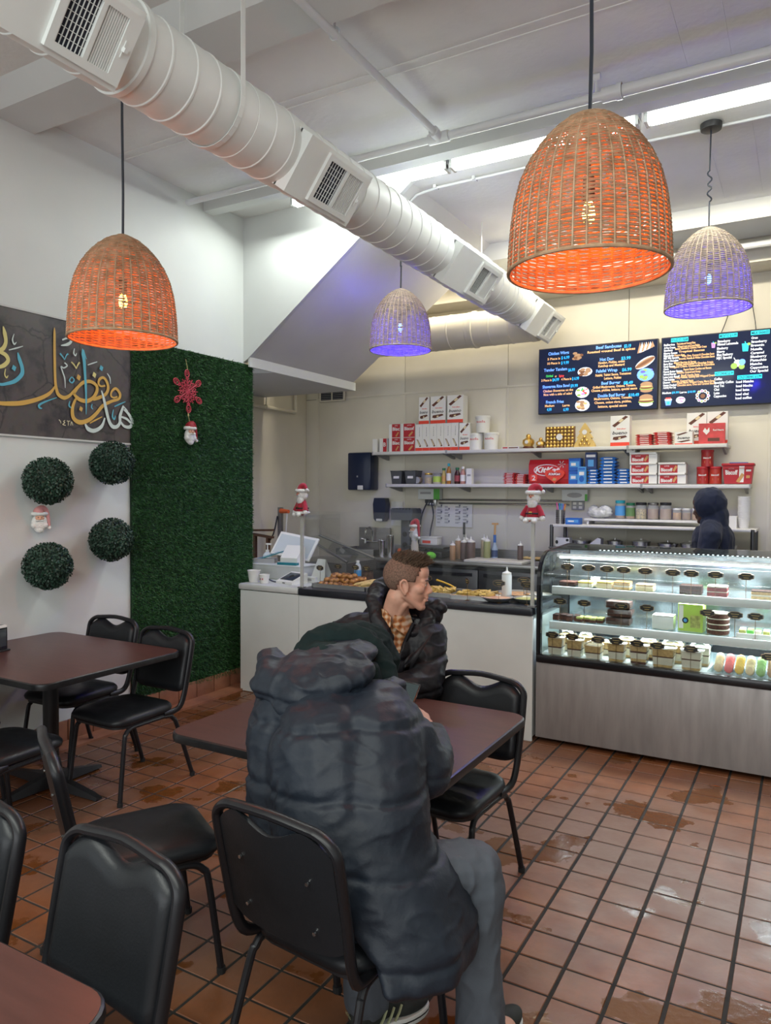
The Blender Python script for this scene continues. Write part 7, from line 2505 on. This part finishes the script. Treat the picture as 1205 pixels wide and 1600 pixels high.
for y, z, lab in ((2.97, 1.738, 'dark leafy ball on the left wall, upper left of four, over the little ornament'), (3.465, 1.868, 'dark leafy ball on the left wall, upper right of four, under the banner'),
                  (2.965, 1.205, 'dark leafy ball on the left wall, lower left of four'), (3.455, 1.345, 'dark leafy ball on the left wall, lower right of four')):
    t = empty('leaf_ball', (WX + .152, y, z), rr2.uniform(0, 3), lab, 'leaf ball', 'leafy balls on the left wall')
    t.rotation_euler = (rr2.uniform(0, 3), rr2.uniform(0, 3), rr2.uniform(0, 3))
    for nm, m_, kd_ in (('leaf_mass', leaf_me, 'stuff'), ('core', core_me, None)):
        o = bpy.data.objects.new(nm, m_)
        COL.objects.link(o)
        o.parent = t
        if kd_:
            o['kind'] = kd_

# ---------------------------------------------------------------- hanging ornaments
beard = mat('ornament_white', (.72, .71, .68), .6, noise_scale=60, noise_amt=.1, bump=.5, bump_scale=120)
hatr = mat('ornament_red', (.30, .012, .022), .6, noise_scale=40, noise_amt=.2)
flesh = mat('ornament_flesh', (.62, .33, .22), .5)


def bearded_ornament(loc, rot, label, hat_m, s=1.0, cord=None):
    t = empty('head_ornament', loc, label=label, cat='ornament', rot=rot)
    t.scale = (s, s, s)
    # local: face towards -y, z up, height about 0.17
    MB().ball((0, 0, .055), .05, 18, 0, (1, .62, 1.25)).ball((0, -.006, .012), .03, 14, 0, (.9, .7, .9)).ball((-.03, -.004, .04), .024, 12).ball((.03, -.004, .04), .024, 12).build('beard', beard, t)
    MB().ball((0, -.020, .088), .026, 16, 0, (1.1, .6, .8)).ball((0, -.038, .082), .007, 10).build('face', flesh, t)
    MB().ball((-.014, -.036, .072), .011, 10, 0, (1.4, .6, .5)).ball((.014, -.036, .072), .011, 10, 0, (1.4, .6, .5)).build('moustache', beard, t)
    for x in (-.011, .011):
        MB().ball((x, -.037, .094), .0032, 8).build('eye', INK, t)
    MB().tube([(.042 * math.cos(a), .030 * math.sin(a), .116) for a in np.linspace(0, 2 * PI, 21)[:-1]], .013, 10, closed=True).build('hat_brim', beard, t)
    MB().tube(smooth_path([(0, 0, .112), (.004, 0, .135), (.022, .0, .150), (.045, 0, .125), (.056, .0, .07), (.060, 0, .035)]), [.042, .041, .040, .040, .038, .034, .030, .027, .024, .021, .019, .017, .015, .013, .012, .011, .010, .009, .008, .008, .008], 14).build('hat', hat_m, t)
    MB().ball((.061, 0, .022), .012, 12).build('pompom', beard, t)
    return t


RW = math.radians(90)
bearded_ornament((WX + .065, 4.285, 2.055), (0, 0, math.radians(80)), 'white-bearded head ornament in a red hat hanging below the red snowflake', hatr)
bearded_ornament((WX + .045, 2.985, 1.42), (0, 0, math.radians(60)), 'pale bearded head ornament in a pink hat between the two left leaf balls', mat('ornament_pink', (.60, .26, .25), .6), .95)
sf = empty('snowflake_ornament', (WX + .052, 4.275, 2.46), label='red glitter snowflake ornament hanging on the grass panel', cat='ornament')
glit = mat('red_glitter', (.50, .045, .075), .4, noise_scale=160, noise_amt=.5, bump=.4, bump_scale=300)
for k in range(6):
    a = PI / 2 + k * PI / 3 + .06
    c, s = math.cos(a), math.sin(a)

    def Q(r, t):
        return (0, c * r - s * t, s * r + c * t)
    mb = MB()
    mb.tube([Q(0, 0), Q(.115, 0)], .0052, 6)
    for r_, l in ((.035, .028), (.060, .034), (.085, .022)):
        for sg in (-1, 1):
            mb.tube([Q(r_, 0), Q(r_ + l * .75, sg * l * .75)], .0042, 6)
    mb.tube([Q(.136 + .030 * math.cos(t), .022 * math.sin(t)) for t in np.linspace(0, 2 * PI, 17)[:-1]], .0048, 6, closed=True)
    mb.tube([Q(.140 + .012 * math.cos(t), .010 * math.sin(t)) for t in np.linspace(0, 2 * PI, 11)[:-1]], .0035, 5, closed=True)
    mb.build('arm', glit, sf)
    a += PI / 6
    c, s = math.cos(a), math.sin(a)
    mb = MB()
    mb.tube([Q(0, 0), Q(.105, 0)], [.0052, .004], 6)
    for sg in (-1, 1):
        mb.tube([Q(.068, 0), Q(.088, sg * .020)], .004, 6)
        mb.tube([Q(.045, 0), Q(.062, sg * .018)], .004, 6)
    mb.build('short_arm', glit, sf)
MB().tube([(0, 0, .165), (-.012, -.01, .25)], .0016, 5).build('top_string', mat('gold_string', (.55, .45, .20), .5), sf)
MB().tube([(0, 0, -.165), (.012, .01, -.255)], .0018, 5).ball((.004, 0, -.185), .008, 8, 0, (.8, .8, 1.6)).build('lower_string', mat('gold_string', (.55, .45, .20), .5), sf)

# napkin holder on the wall table
nh = empty('napkin_holder', (-4.03, 2.52, .7552), math.radians(8), label='black napkin holder at the left edge of the wall table', cat='napkin holder')
MB().rbox((0, 0, .075), (.11, .16, .15), .016).build('case', mat('holder_black', (.016, .018, .02), .15), nh)
MB().rbox((.057, 0, .080), (.006, .125, .10), .004).build('face_plate', mat('holder_smoke', (.05, .06, .065), .08), nh)
MB().rbox((.0, 0, .005), (.125, .175, .010), .004).build('base', blk, nh)
MB().box((.055, 0, .145), (.02, .12, .012)).build('napkins', W_, nh, smooth=0)
# ---------------------------------------------------------------- rear kitchen counter along the back wall
bc = empty('rear_counter', (-3.2, 7.22, 0), label='long stainless prep counter with dark front along the back wall', cat='counter')
BZ = .967
loc_mb(MB().rbox((-3.20, 7.235, BZ - .02), (1.90, .57, .04), .006), bc).build('steel_top', steel, bc)
for k in range(3):
    loc_mb(MB().rbox((-3.84 + k * .63, 6.985, .50), (.62, .02, .78), .004), bc).build('door', steel_d, bc)
    loc_mb(MB().box((-3.84 + k * .63, 6.965, .84), (.5, .02, .03)), bc).build('door_pull', blk, bc, smooth=0)
loc_mb(MB().box((-3.20, 7.26, .48), (1.88, .50, .88)), bc).build('carcass', steel_d, bc, smooth=0)
loc_mb(MB().box((-3.20, 7.508, 1.02), (1.90, .012, .10)), bc).build('upstand', steel, bc, smooth=0)
sk = empty('hand_sink', (-4.42, 7.22, BZ), label='wall-mounted steel hand sink with tall backsplash and bridge tap', cat='sink')
MB().box((0, .27, .16), (.42, .02, .27)).build('backsplash', steel, sk, smooth=0)
mb = MB()
for a in ((-.24, -.16, .05, .06), (.24, -.16, .05, .06)):
    pass
mb.box((0, -.17, .035), (.50, .02, .07)).box((0, .24, .035), (.50, .02, .07)).box((-.24, .035, .035), (.02, .41, .07)).box((.24, .035, .035), (.02, .41, .07)).box((0, .035, .006), (.48, .40, .012))
mb.build('basin', steel, sk, smooth=0)
mb = MB().tube(smooth_path([(0, .22, .13), (0, .21, .26), (0, .15, .30), (0, .07, .27), (0, .065, .22)]), .012, 10).tube([(-.10, .225, .13), (.10, .225, .13)], .013, 10)
mb.build('tap', met, sk)
for s in (-1, 1):
    MB().cyl((s * .10, .225, .11), (s * .10, .225, .16), .020).tube([(s * .10, .225, .155), (s * .14, .19, .165)], .007, 8).build('tap_handle', met, sk)


def metal_cup(x, y, z, r, h, label):
    c = empty('steel_cup', (x, y, z), label=label, cat='cup')
    MB().lathe([(r * .72, 0), (r, h - .004), (r * 1.04, h), (r * .96, h), (r * .70, .006), (.001, .006)], 20).build('cup_wall', met, c)
    return c


metal_cup(-4.10, 7.10, BZ, .042, .175, 'shiny steel cup left of the stacked steel cups by the sink')
c = metal_cup(-4.005, 7.12, BZ, .042, .19, 'bottom cup of the stacked steel cups by the sink')
metal_cup(-4.005, 7.12, BZ + .022, .042, .19, 'middle cup of the stacked steel cups by the sink')
metal_cup(-4.005, 7.12, BZ + .044, .042, .19, 'top cup of the stacked steel cups by the sink')
ms = empty('drink_mixer', (-3.93, 7.32, BZ), label='tall grey stand mixer machine on the rear counter', cat='mixer')
gm = mat('machine_grey', (.085, .095, .105), .45)
MB().rbox((0, .03, .012), (.20, .24, .024), .006).build('base', gm, ms)
MB().rbox((.0, .06, .21), (.11, .10, .40), .01).build('column', gm, ms)
MB().prism([(-.13, .40), (.13, .40), (.14, .52), (-.14, .52)], .22, axis='y', base=-.08).build('hopper', gm, ms, smooth=0)
for k in range(7):
    MB().box((-.12 + k * .04, .03, .525), (.022, .21, .014)).build('rim_tooth', gm, ms, smooth=0)
for z in (.12, .24):
    MB().cyl((0, .012, z), (0, .004, z), .03).build('dial', blk, ms)
sc = empty('kitchen_scale', (-3.58, 7.25, BZ), label='black kitchen scale with flat platform on the rear counter', cat='scale')
MB().rbox((0, 0, .045), (.42, .28, .07), .012).build('casing', blk, sc)
MB().rbox((0, 0, .118), (.46, .30, .022), .006).build('platform', steel_d, sc)
MB().cyl((0, 0, .08), (0, 0, .11), .05).build('neck', iron, sc)
MB().rbox((-.07, -.142, .05), (.13, .006, .045), .015).build('display', GRY, sc)
for s in (-.17, .17):
    MB().cyl((s, -.135, .05), (s, -.15, .05), .022).build('knob', iron, sc)
gc = MB().ball((0, 0, .042), .05, 18, 0, (1.25, .8, .85))
o = gc.build('green_cloth', mat('lime_cloth', (.14, .55, .04), .8, noise_scale=12, noise_amt=.3, bump=1.0, bump_scale=40), None, (-3.455, 7.02, BZ))
tag(o, 'crumpled lime green cloth in front of the black scale', 'cloth')
bwh = empty('white_tub', (-3.62, 7.37, BZ + .130), label='white plastic tub standing on the black scale', cat='tub')
MB().rbox((0, 0, .04), (.2, .12, .08), .008).build('tub_body', W_, bwh)
MB().rbox((0, 0, .085), (.21, .13, .014), .004).build('lid', W_, bwh)
MB().box((-.03, -.0612, .035), (.10, .001, .03)).build('print', SCAR, bwh, smooth=0)
oc = empty('orange_clip', (-3.85, 7.06, BZ), label='small orange clamp tool behind the seated man\'s hair', cat='clamp')
MB().box((0, 0, .012), (.05, .06, .024)).box((0, 0, .055), (.022, .03, .09)).build('clamp_body', mat('orange_plastic', (.75, .14, .04), .4), oc, smooth=0)
MB().box((0, -.016, .07), (.034, .006, .03)).build('clamp_jaw', mat('orange_plastic', (.75, .14, .04), .4), oc, smooth=0)
brn = mat('cocoa_sauce', (.095, .052, .045), .35)
brn2 = mat('caramel_sauce', (.36, .20, .10), .35)
olv = mat('olive_sauce', (.27, .28, .11), .35)
tan2 = mat('tan_sauce', (.46, .38, .22), .35)
mil = mat('milky_plastic', (.62, .68, .68), .25)
for x, y, r, h, m_, lab in ((-3.245, 7.12, .032, .20, brn2, 'caramel squeeze bottle, front left of the sauces'), (-3.27, 7.32, .036, .25, brn2, 'squeeze bottle behind the front caramel one'), (-3.19, 7.34, .036, .26, tan2, 'pale squeeze bottle at the back beside the black handle'),
                            (-3.15, 7.2, .040, .24, brn, 'dark brown squeeze bottle, left one of the dark pair'), (-3.06, 7.17, .048, .25, brn, 'wide dark brown squeeze bottle, right one of the dark pair'),
                            (-2.985, 7.35, .034, .27, tan2, 'tan squeeze bottle left of the olive one'), (-2.915, 7.26, .038, .26, olv, 'olive green squeeze bottle on the rear counter')):
    squeeze((x, y, BZ), r, h, m_, lab)
kn = empty('knife', (-3.195, 7.30, BZ + .262), label='black-handled knife standing among the sauce bottles', cat='knife')
MB().rbox((0, 0, .065), (.026, .018, .13), .006).build('handle', blk, kn)
MB().box((0, 0, -.09), (.022, .002, .18)).build('blade', met, kn, smooth=0)
br = empty('sauce_brush', (-2.845, 7.30, BZ), label='blue and wood basting brush standing in a blue-labelled bottle', cat='brush')
MB().lathe([(.032, 0), (.034, .008), (.034, .12), (.02, .16), (.015, .19)], 18).build('holder_bottle', mat('clear_blue', (.30, .38, .50), .2), br)
MB().lathe([(.0345, .04), (.0345, .11)], 18, cap=False).build('paper_label', mat('navy_print', (.015, .04, .14), .4), br)
MB().cyl((0, 0, .19), (0, 0, .27), .016).build('blue_grip', BLU, br)
MB().cyl((0, 0, .27), (.004, 0, .38), .011).build('wood_handle', TAN, br)
MB().box((.004, 0, .385), (.07, .02, .02)).build('cross_head', TAN, br, smooth=0)
tag(MB().rbox((0, 0, .014), (.62, .36, .028), .006).build('cutting_board', mat('board_white', (.60, .57, .50), .5, noise_scale=8, noise_amt=.1), None, (-2.73, 7.12, BZ)), 'large white cutting board on the rear counter', 'cutting board')
squeeze((-2.535, 7.22, BZ + .0282), .030, .19, brn, 'dark squeeze bottle alone on the cutting board')
wt = empty('bread_tray', (-2.47, 7.40, BZ + .0005), label='low tray of flat breads behind the cutting board', cat='tray')
MB().box((0, 0, .006), (.34, .17, .012)).build('pan', tray_m, wt, smooth=0)
for k in range(5):
    MB().ball((-.12 + k * .06, 0, .032), .04, 12, 0, (1, 1.4, .5)).build('flat_bread', pale_m, wt)

# steel work table with shelves on the right, in front of the back wall
ws = empty('steel_shelf_unit', (-1.27, 7.25, 0), label='steel work table with over-shelves along the right of the back wall', cat='shelf unit')
for x in (-2.15, -.40):
    for y in (7.02, 7.48):
        loc_mb(MB().cyl((x, y, 0), (x, y, 1.375), .018), ws).build('post', steel_d, ws)
loc_mb(MB().rbox((-1.275, 7.25, 1.365), (1.80, .48, .022), .004), ws).build('top_shelf', shw, ws)
loc_mb(MB().rbox((-1.275, 7.25, 1.15), (1.80, .50, .02), .004), ws).build('middle_shelf', steel, ws)
loc_mb(MB().rbox((-1.275, 7.22, .90), (1.80, .56, .04), .006), ws).build('worktop', steel, ws)
loc_mb(MB().box((-1.275, 7.25, .50), (1.74, .46, .70)), ws).build('cabinet', steel_d, ws, smooth=0)
loc_mb(MB().rbox((-1.35, 7.36, 1.422), (1.09, .26, .022), .004).box((-1.86, 7.36, 1.394), (.02, .24, .034)).box((-.84, 7.36, 1.394), (.02, .24, .034)), ws).build('riser_shelf', shw, ws)
T3, T4 = 1.3765, 1.4335
pc = empty('pen_cup', (-2.095, 7.12, T3), label='perforated steel cup full of coloured pens on the steel unit', cat='cup')
mb = MB().lathe([(.04, 0), (.043, .14), (.040, .14), (.037, .004), (.001, .004)], 20)
mb.build('cup_wall', steel, pc)
dm = MB()
for i in range(12):
    for j in range(7):
        a = 2 * PI * i / 12
        dm.ball((.0425 * math.cos(a), .0425 * math.sin(a), .018 + j * .018), .0045, 6)
dm.build('perforation', INK, pc, kind='stuff')
for k, (c_, dx) in enumerate((((.62, .12, .30), -.03), ((.02, .22, .50), -.008), ((.05, .30, .55), .010), ((.25, .20, .45), .022), ((.70, .25, .05), .036))):
    MB().cyl((dx * .5, .01 - .004 * k, .01), (dx * 1.3, .0, .21 - .004 * k), .007, seg=8).build('pen', mat('pen_%d' % k, c_, .4), pc)
goods('blue_tissue_box', -2.035, -1.895, T3, .062, .10, [BLU, LBL, W_], art_blue, 'small blue carton right of the pen cup', 'carton', y=7.13)
lu = MB().ball((0, 0, .05), .1, 16, 0, (1.25, .8, .52)).ball((.05, 0, .075), .07, 14, 0, (1, .8, .8)).ball((-.06, .01, .07), .06, 14)
tag(lu.build('wrapped_bundle', mat('bag_clear', (.60, .61, .58), .25, noise_scale=25, noise_amt=.35, bump=.9, bump_scale=60), None, (-1.765, 7.33, T4)), 'lumpy clear plastic bag of cups left of the labelled jars', 'bag')
for x, r, h, body, lid, fill, band, lab in ((-1.573, .048, .178, jarg, teal, brn2, LBL, 'jar with blue label and teal lid, first of the big jars'), (-1.477, .044, .155, jarg, mat('green_cap', (.02, .16, .07), .4), TAN, mat('green_label', (.12, .22, .08), .5), 'jar with dark green lid, second of the big jars'),
                                            (-1.378, .052, .160, jarg, blk, mat('gold_beads', (.55, .42, .16), .35, noise_scale=70, noise_amt=.8), None, 'black-lidded jar of gold-wrapped balls'), (-1.269, .052, .160, jarg, steel, brn2, None, 'steel-lidded jar of brown powder left of its twin'),
                                            (-1.156, .054, .162, jarg, blk, brn2, None, 'black-lidded jar of brown powder, last of the big jars'), (-1.055, .040, .110, jarg, W_, TAN, None, 'small white-lidded jar, first of three'), (-.973, .040, .110, jarg, W_, brn2, None, 'small white-lidded jar, second of three'), (-.89, .038, .110, jarg, W_, TAN, None, 'small white-lidded jar, third of three beside the hood')):
    jar(x, T4, r, h, body, lid, lab, fill, y=7.34, band=band)
cp = None
for k in range(14):
    if cp is None:
        o = cp = MB().lathe([(.038, 0), (.050, .085), (.0535, .086), (.0535, .092), (.047, .092), (.036, .004), (.001, .004)], 20).build('paper_cup', W_)
        tag(o, 'x', 'cup', 'stack of white paper cups')
    else:
        o = cp.copy()
        COL.objects.link(o)
    o.location = (-.485 + rnd.uniform(-.002, .002), 7.25, T3 + k * .0145)
    o['label'] = 'white paper cup, stack right of the hooded person, ' + ORD(k, 14)
goods('white_carton', -.63, -.54, T3, .105, .10, [W_], None, 'plain white carton behind the hooded person, left of the cup stack', 'carton', y=7.25)
pans = [(-1.93, .10, .05), (-1.60, .075, .055), (-1.36, .085, .06), (-1.12, .09, .05), (-.93, .08, .055), (-.62, .085, .05)]
for k, (x, r, h) in enumerate(pans):
    p = empty('steel_pan', (x, 7.26, 1.1605), label=('first', 'second', 'third', 'fourth', 'fifth', 'sixth')[k] + ' steel topping pan from the left on the middle shelf of the unit', cat='pan')
    MB().lathe([(r * .9, 0), (r, h), (r * 1.08, h + .003), (r * 1.08, h + .007), (r * .95, h + .006), (r * .86, .006), (.001, .006)], 24).build('pan_wall', met, p)
    MB().lathe([(r * .98, h + .008), (r * .6, h + .018), (.012, h + .02), (.012, h + .035), (.001, h + .036)], 20).build('lid', met if k % 2 else W_, p)
goods('white_carton', -2.13, -1.99, 1.1605, .085, .10, [W_, INK, GRY], lambda mb, fn, w, h: (disc(mb, lambda a, b, o: fn(a, b, o), .12, .5, .10, .22, 1), disc(mb, lambda a, b, o: fn(a, b, o), .85, .75, .10, .15, 1)), 'white carton with dark round marks at the left of the middle shelf', 'carton', y=7.12)
wd = MB().prism([(-.06, 0), (.06, 0), (.06, .085), (.03, .095), (-.06, .02)], .12, axis='y', base=-.06)
tag(wd.build('white_scoop_box', W_, None, (-1.76, 7.16, 1.1605), None, 20), 'white slope-topped box among the steel pans', 'box')

# ---------------------------------------------------------------- things fixed to the back wall
tdm = mat('dispenser_navy', (.012, .020, .050), .22)
td = empty('towel_dispenser', (-4.555, 7.44, 1.70), label='dark blue paper towel dispenser on the back wall', cat='dispenser')
MB().rbox((0, 0, .22), (.315, .19, .44), .018).build('cover', tdm, td)
MB().rbox((.02, -.094, .03), (.075, .012, .05), .006).build('towel_slot', W_, td)
MB().rbox((-.02, -.096, .16), (.02, .006, .02), .003).build('lock', GRY, td)
so_ = empty('soap_dispenser', (-4.315, 7.46, 1.34), label='black soap dispenser on the back wall under the shelf end', cat='dispenser')
MB().loft([[(sx * a, sy * .05, z) for sx, sy in ((-1, -1), (1, -1), (1, 1), (-1, 1))] for a, z in ((.05, 0), (.075, .03), (.085, .2), (.07, .27))]).build('cover', tdm, so_, smooth=50)
MB().rbox((0, -.03, .015), (.085, .05, .03), .008).build('push_bar', W_, so_)


def sheet(name, x0, x1, z0, z1, label, mark):
    t = empty(name, ((x0 + x1) / 2, YB - .010, z0), label=label, cat='notice')
    w, h = x1 - x0, z1 - z0
    mb = MB()
    nx = 8
    vs = [((-w / 2 + w * i / nx), .004 * math.sin(i * 1.3) - .004, h * j / 4) for i in range(nx + 1) for j in range(5)]
    mb.add(vs, [(i * 5 + j, (i + 1) * 5 + j, (i + 1) * 5 + j + 1, i * 5 + j + 1) for i in range(nx) for j in range(4)])
    mb.build('paper', W_, t)
    if mark:
        mb = MB()
        q = random.Random(2)
        for cx in (.04, .54):
            for r_ in range(6):
                for c_ in range(2):
                    u, v = cx + c_ * .21, .84 - r_ * .13
                    for li in range(2):
                        x_, z_ = -w / 2 + u * w, (v - li * .04) * h
                        l_ = q.uniform(.08, .14) * w
                        mb.add([(x_, -.0105, z_), (x_ + l_, -.0105, z_), (x_ + l_, -.0105, z_ + .004), (x_, -.0105, z_ + .004)], [(0, 1, 2, 3)], 0)
                    if (r_ + c_) % 2 == 0:
                        x_, z_ = -w / 2 + (u + .12) * w, (v + .02) * h
                        mb.add([(x_ - .012, -.0108, z_ + .014), (x_ + .012, -.0108, z_ + .014), (x_, -.0108, z_ - .014)], [(0, 2, 1)], 0)
        mb.build('print', mat('faint_ink', (.16, .17, .22), .6), t, smooth=0)
    return t


sheet('paper_sheet', -4.225, -4.07, 1.29, 1.57, 'blank white sheet taped to the back wall beside the grey machine', False)
sheet('paper_notice', -3.645, -3.20, 1.295, 1.565, 'wide white notice with rows of small marks on the back wall', True)


def under_box(x0, x1, z0, z1, label, gright):
    g = MB()
    w, h = x1 - x0, z1 - z0
    fn = uvbox(g, w, h, .07)
    if gright:
        patch(g, fn, .72, 0, 1, 1, 1)
        patch(g, fn, .1, .5, .6, .7, 2)
    else:
        disc(g, lambda a, b, o: fn(a, b, o), .5, .5, .30, .22, 2)
        patch(g, fn, .9, .0, 1, .6, 1)
    return single(g, 'glove_box', [mat('pale_print', (.60, .62, .60), .5), GRN, GRY], ((x0 + x1) / 2, 7.485, z0), label, 'box', smooth=0)


under_box(-3.83, -3.56, 1.60, 1.718, 'white and green glove box fixed under the lower shelf, left one', True)
under_box(-2.18, -1.92, 1.60, 1.715, 'pale glove box with grey picture fixed under the lower shelf, right one', False)
po = empty('power_outlet', (-3.69, 7.51, 1.53), label='double outlet box with black plugs under the left glove box', cat='outlet')
MB().rbox((0, 0, .04), (.13, .05, .08), .004).build('outlet_box', met, po)
for x in (-.035, .02):
    MB().box((x, -.04, .05), (.035, .035, .04)).build('plug', blk, po, smooth=0)
for nm, pts, lab in (('left', [(-3.72, 7.45, 1.56), (-3.78, 7.44, 1.40), (-3.80, 7.44, 1.20), (-3.82, 7.40, 1.0)], 'left black power cable hanging from the double outlet'), ('right', [(-3.66, 7.45, 1.56), (-3.63, 7.44, 1.42), (-3.66, 7.43, 1.25), (-3.665, 7.41, 1.10)], 'right black power cable running down to the scale')):
    tag(MB().tube(smooth_path(pts, 5), .008, 6).build('power_cable', cord_m), lab, 'cable')
for z, lab in ((1.600, 'upper steel conduit run along the back wall below the shelf'), (1.558, 'lower steel conduit run along the back wall below the shelf')):
    tag(MB().cyl((-3.60, 7.525, z), (-2.12, 7.525, z), .011, seg=8).build('wall_conduit', met), lab, 'conduit')
sw = empty('switch_plate', (-2.035, 7.525, 1.508), label='grey four-way outlet plate on the back wall by the pen cup', cat='outlet')
MB().rbox((0, 0, .045), (.125, .024, .09), .004).build('plate', GRY, sw)
for x in (-.03, .03):
    for z in (.025, .065):
        MB().rbox((x, -.013, z), (.035, .006, .026), .004).build('socket', W_, sw)
vn = empty('wall_vent', (-5.05, 7.525, 2.78), label='dark slatted vent high on the back wall under the stair soffit', cat='vent')
MB().box((0, 0, .075), (.37, .02, .15)).build('frame', beige, vn, smooth=0)
for x in (-.085, .085):
    MB().box((x, -.011, .075), (.15, .004, .115)).build('opening', dark_vent, vn, smooth=0)
    for k in range(5):
        MB().box((x, -.015, .03 + k * .022), (.15, .006, .004)).build('slat', GRY, vn, smooth=0)
ko = empty('wall_pole', (-5.2, 6.7, 0), label='steel pole with orange plug at the kitchen side wall', cat='pole')
MB().box((0, 0, .75), (.05, .04, 1.50)).lathe([(.12, 0), (.12, .01)], 20).build('pole_shaft', steel, ko, smooth=0)
MB().cyl((.02, -.02, 1.46), (.14, -.03, 1.455), .028, .02).build('orange_plug', mat('orange_plastic', (.75, .14, .04), .4), ko)
MB().tube(smooth_path([(.12, -.03, 1.45), (.11, -.04, 1.2), (.12, -.04, .9)], 4), .008, 6).build('white_wire', W_, ko)
MB().tube(smooth_path([(-.02, -.03, 1.40), (-.06, -.05, 1.2), (-.14, -.06, 1.08)], 4), .008, 6).build('black_wire', cord_m, ko)
ca = empty('folding_stand', (-5.12, 6.28, 0), label='brown slatted wooden stand at the kitchen side wall', cat='stand')
wood = mat('brown_wood', (.12, .055, .03), .6, noise_scale=12, noise_amt=.4, stretch=(1, 10, 10))
for k, z in enumerate((1.20, 1.26)):
    MB().box((.0, 0, z), (.28, .06, .022), 0, (0, math.radians(6 - k * 8), 0)).build('slat', wood, ca, smooth=0)
for x in (-.10, .08):
    MB().box((x, 0, .60), (.03, .04, 1.20)).build('leg', wood, ca, smooth=0)
pk = empty('wall_pipe', (-5.42, 6.9, 2.64), label='cream pipe bending upwards at the top of the kitchen side wall', cat='pipe')
loc_mb(MB().tube([(-5.42, 5.6, 2.655), (-5.42, 7.27, 2.64), (-5.42, 7.28, 2.655), (-5.42, 7.28, 3.0)], .022, 10), pk).build('pipe_run', cream, pk)
loc_mb(MB().cyl((-5.42, 6.72, 2.648), (-5.42, 6.72, 2.95), .008).cyl((-5.42, 6.70, 2.648), (-5.42, 6.74, 2.648), .03), pk).build('hanger_rod', cream, pk)

# stuffed figures sitting on the shield posts, and one by the machine
plush_r = mat('plush_red', (.36, .012, .03), .9, noise_scale=60, noise_amt=.2, sheen=.3)
plush_w = mat('plush_white', (.74, .74, .72), .95, noise_scale=80, noise_amt=.12, bump=.6, bump_scale=150)


def plush(loc, rz, label, s=1.0):
    """soft figure in red with white beard, sitting astride a post; local face towards -y"""
    t = empty('plush_figure', loc, math.radians(rz), label=label, cat='soft toy')
    t.scale = (s, s, s)
    MB().lathe([(.035, .03), (.052, .035), (.048, .08), (.034, .125), (.024, .14)], 20).build('body', plush_r, t)
    for sx in (-1, 1):
        MB().tube([(sx * .036, -.005, .120), (sx * .058, -.012, .080), (sx * .070, -.018, .052)], [.018, .020, .022], 12).build('arm', plush_r, t)
        MB().ball((sx * .073, -.02, .040), .020, 12).build('mitten', plush_w, t)
        MB().tube([(sx * .022, -.01, .036), (sx * .028, -.042, .028)], [.020, .018], 12).build('leg', plush_r, t)
        MB().ball((sx * .030, -.052, .022), .021, 12, 0, (1, 1.1, .85)).build('boot', plush_w, t)
    MB().tube([(.054 * math.cos(a), .054 * math.sin(a), .036) for a in np.linspace(0, 2 * PI, 21)[:-1]], .011, 8, closed=True).build('coat_hem', plush_w, t)
    MB().box((0, -.048, .075), (.022, .008, .018)).build('belt_buckle', GOLD, t, smooth=0)
    MB().tube([(.050 * math.cos(a), .050 * math.sin(a), .072) for a in np.linspace(0, 2 * PI, 21)[:-1]], .006, 6, closed=True).build('belt', INK, t)
    MB().ball((0, 0, .175), .046, 18).ball((0, -.018, .140), .036, 14, 0, (1, .8, 1.2)).build('beard', plush_w, t)
    MB().ball((0, -.034, .188), .020, 14, 0, (1.1, .6, .8)).build('face', flesh, t)
    MB().ball((0, -.047, .182), .008, 10).build('nose', mat('ornament_nose', (.50, .16, .12), .5), t)
    for sx in (-1, 1):
        MB().ball((sx * .009, -.046, .194), .003, 8).build('eye', INK, t)
    MB().tube([(.044 * math.cos(a), .044 * math.sin(a), .212) for a in np.linspace(0, 2 * PI, 21)[:-1]], .014, 10, closed=True).build('hat_brim', plush_w, t)
    MB().tube(smooth_path([(0, 0, .208), (0, 0, .232), (.015, 0, .248), (.042, .0, .245), (.064, 0, .225)], 3), [.043, .042, .041, .039, .036, .033, .029, .025, .021, .017, .013, .010, .008], 14).build('hat', plush_r, t)
    MB().ball((.070, 0, .218), .013, 12).build('pompom', plush_w, t)
    return t


plush((-1.60, 4.81, 1.470), -6, 'plush figure with white beard and red hat on the right shield post')
plush((-3.515, 4.81, 1.475), -20, 'plush figure with white beard and red hat on the left shield post')
g3 = bearded_ornament((-3.645, 7.02, BZ + .197), (0, 0, math.radians(-28)), 'bearded doll in a long red hat before the grey machine', plush_r, 1.35)
MB().lathe([(.028, -.145), (.034, -.12), (.03, -.04), (.02, .02)], 16).build('gown', mat('doll_gown', (.55, .50, .42), .8), g3)
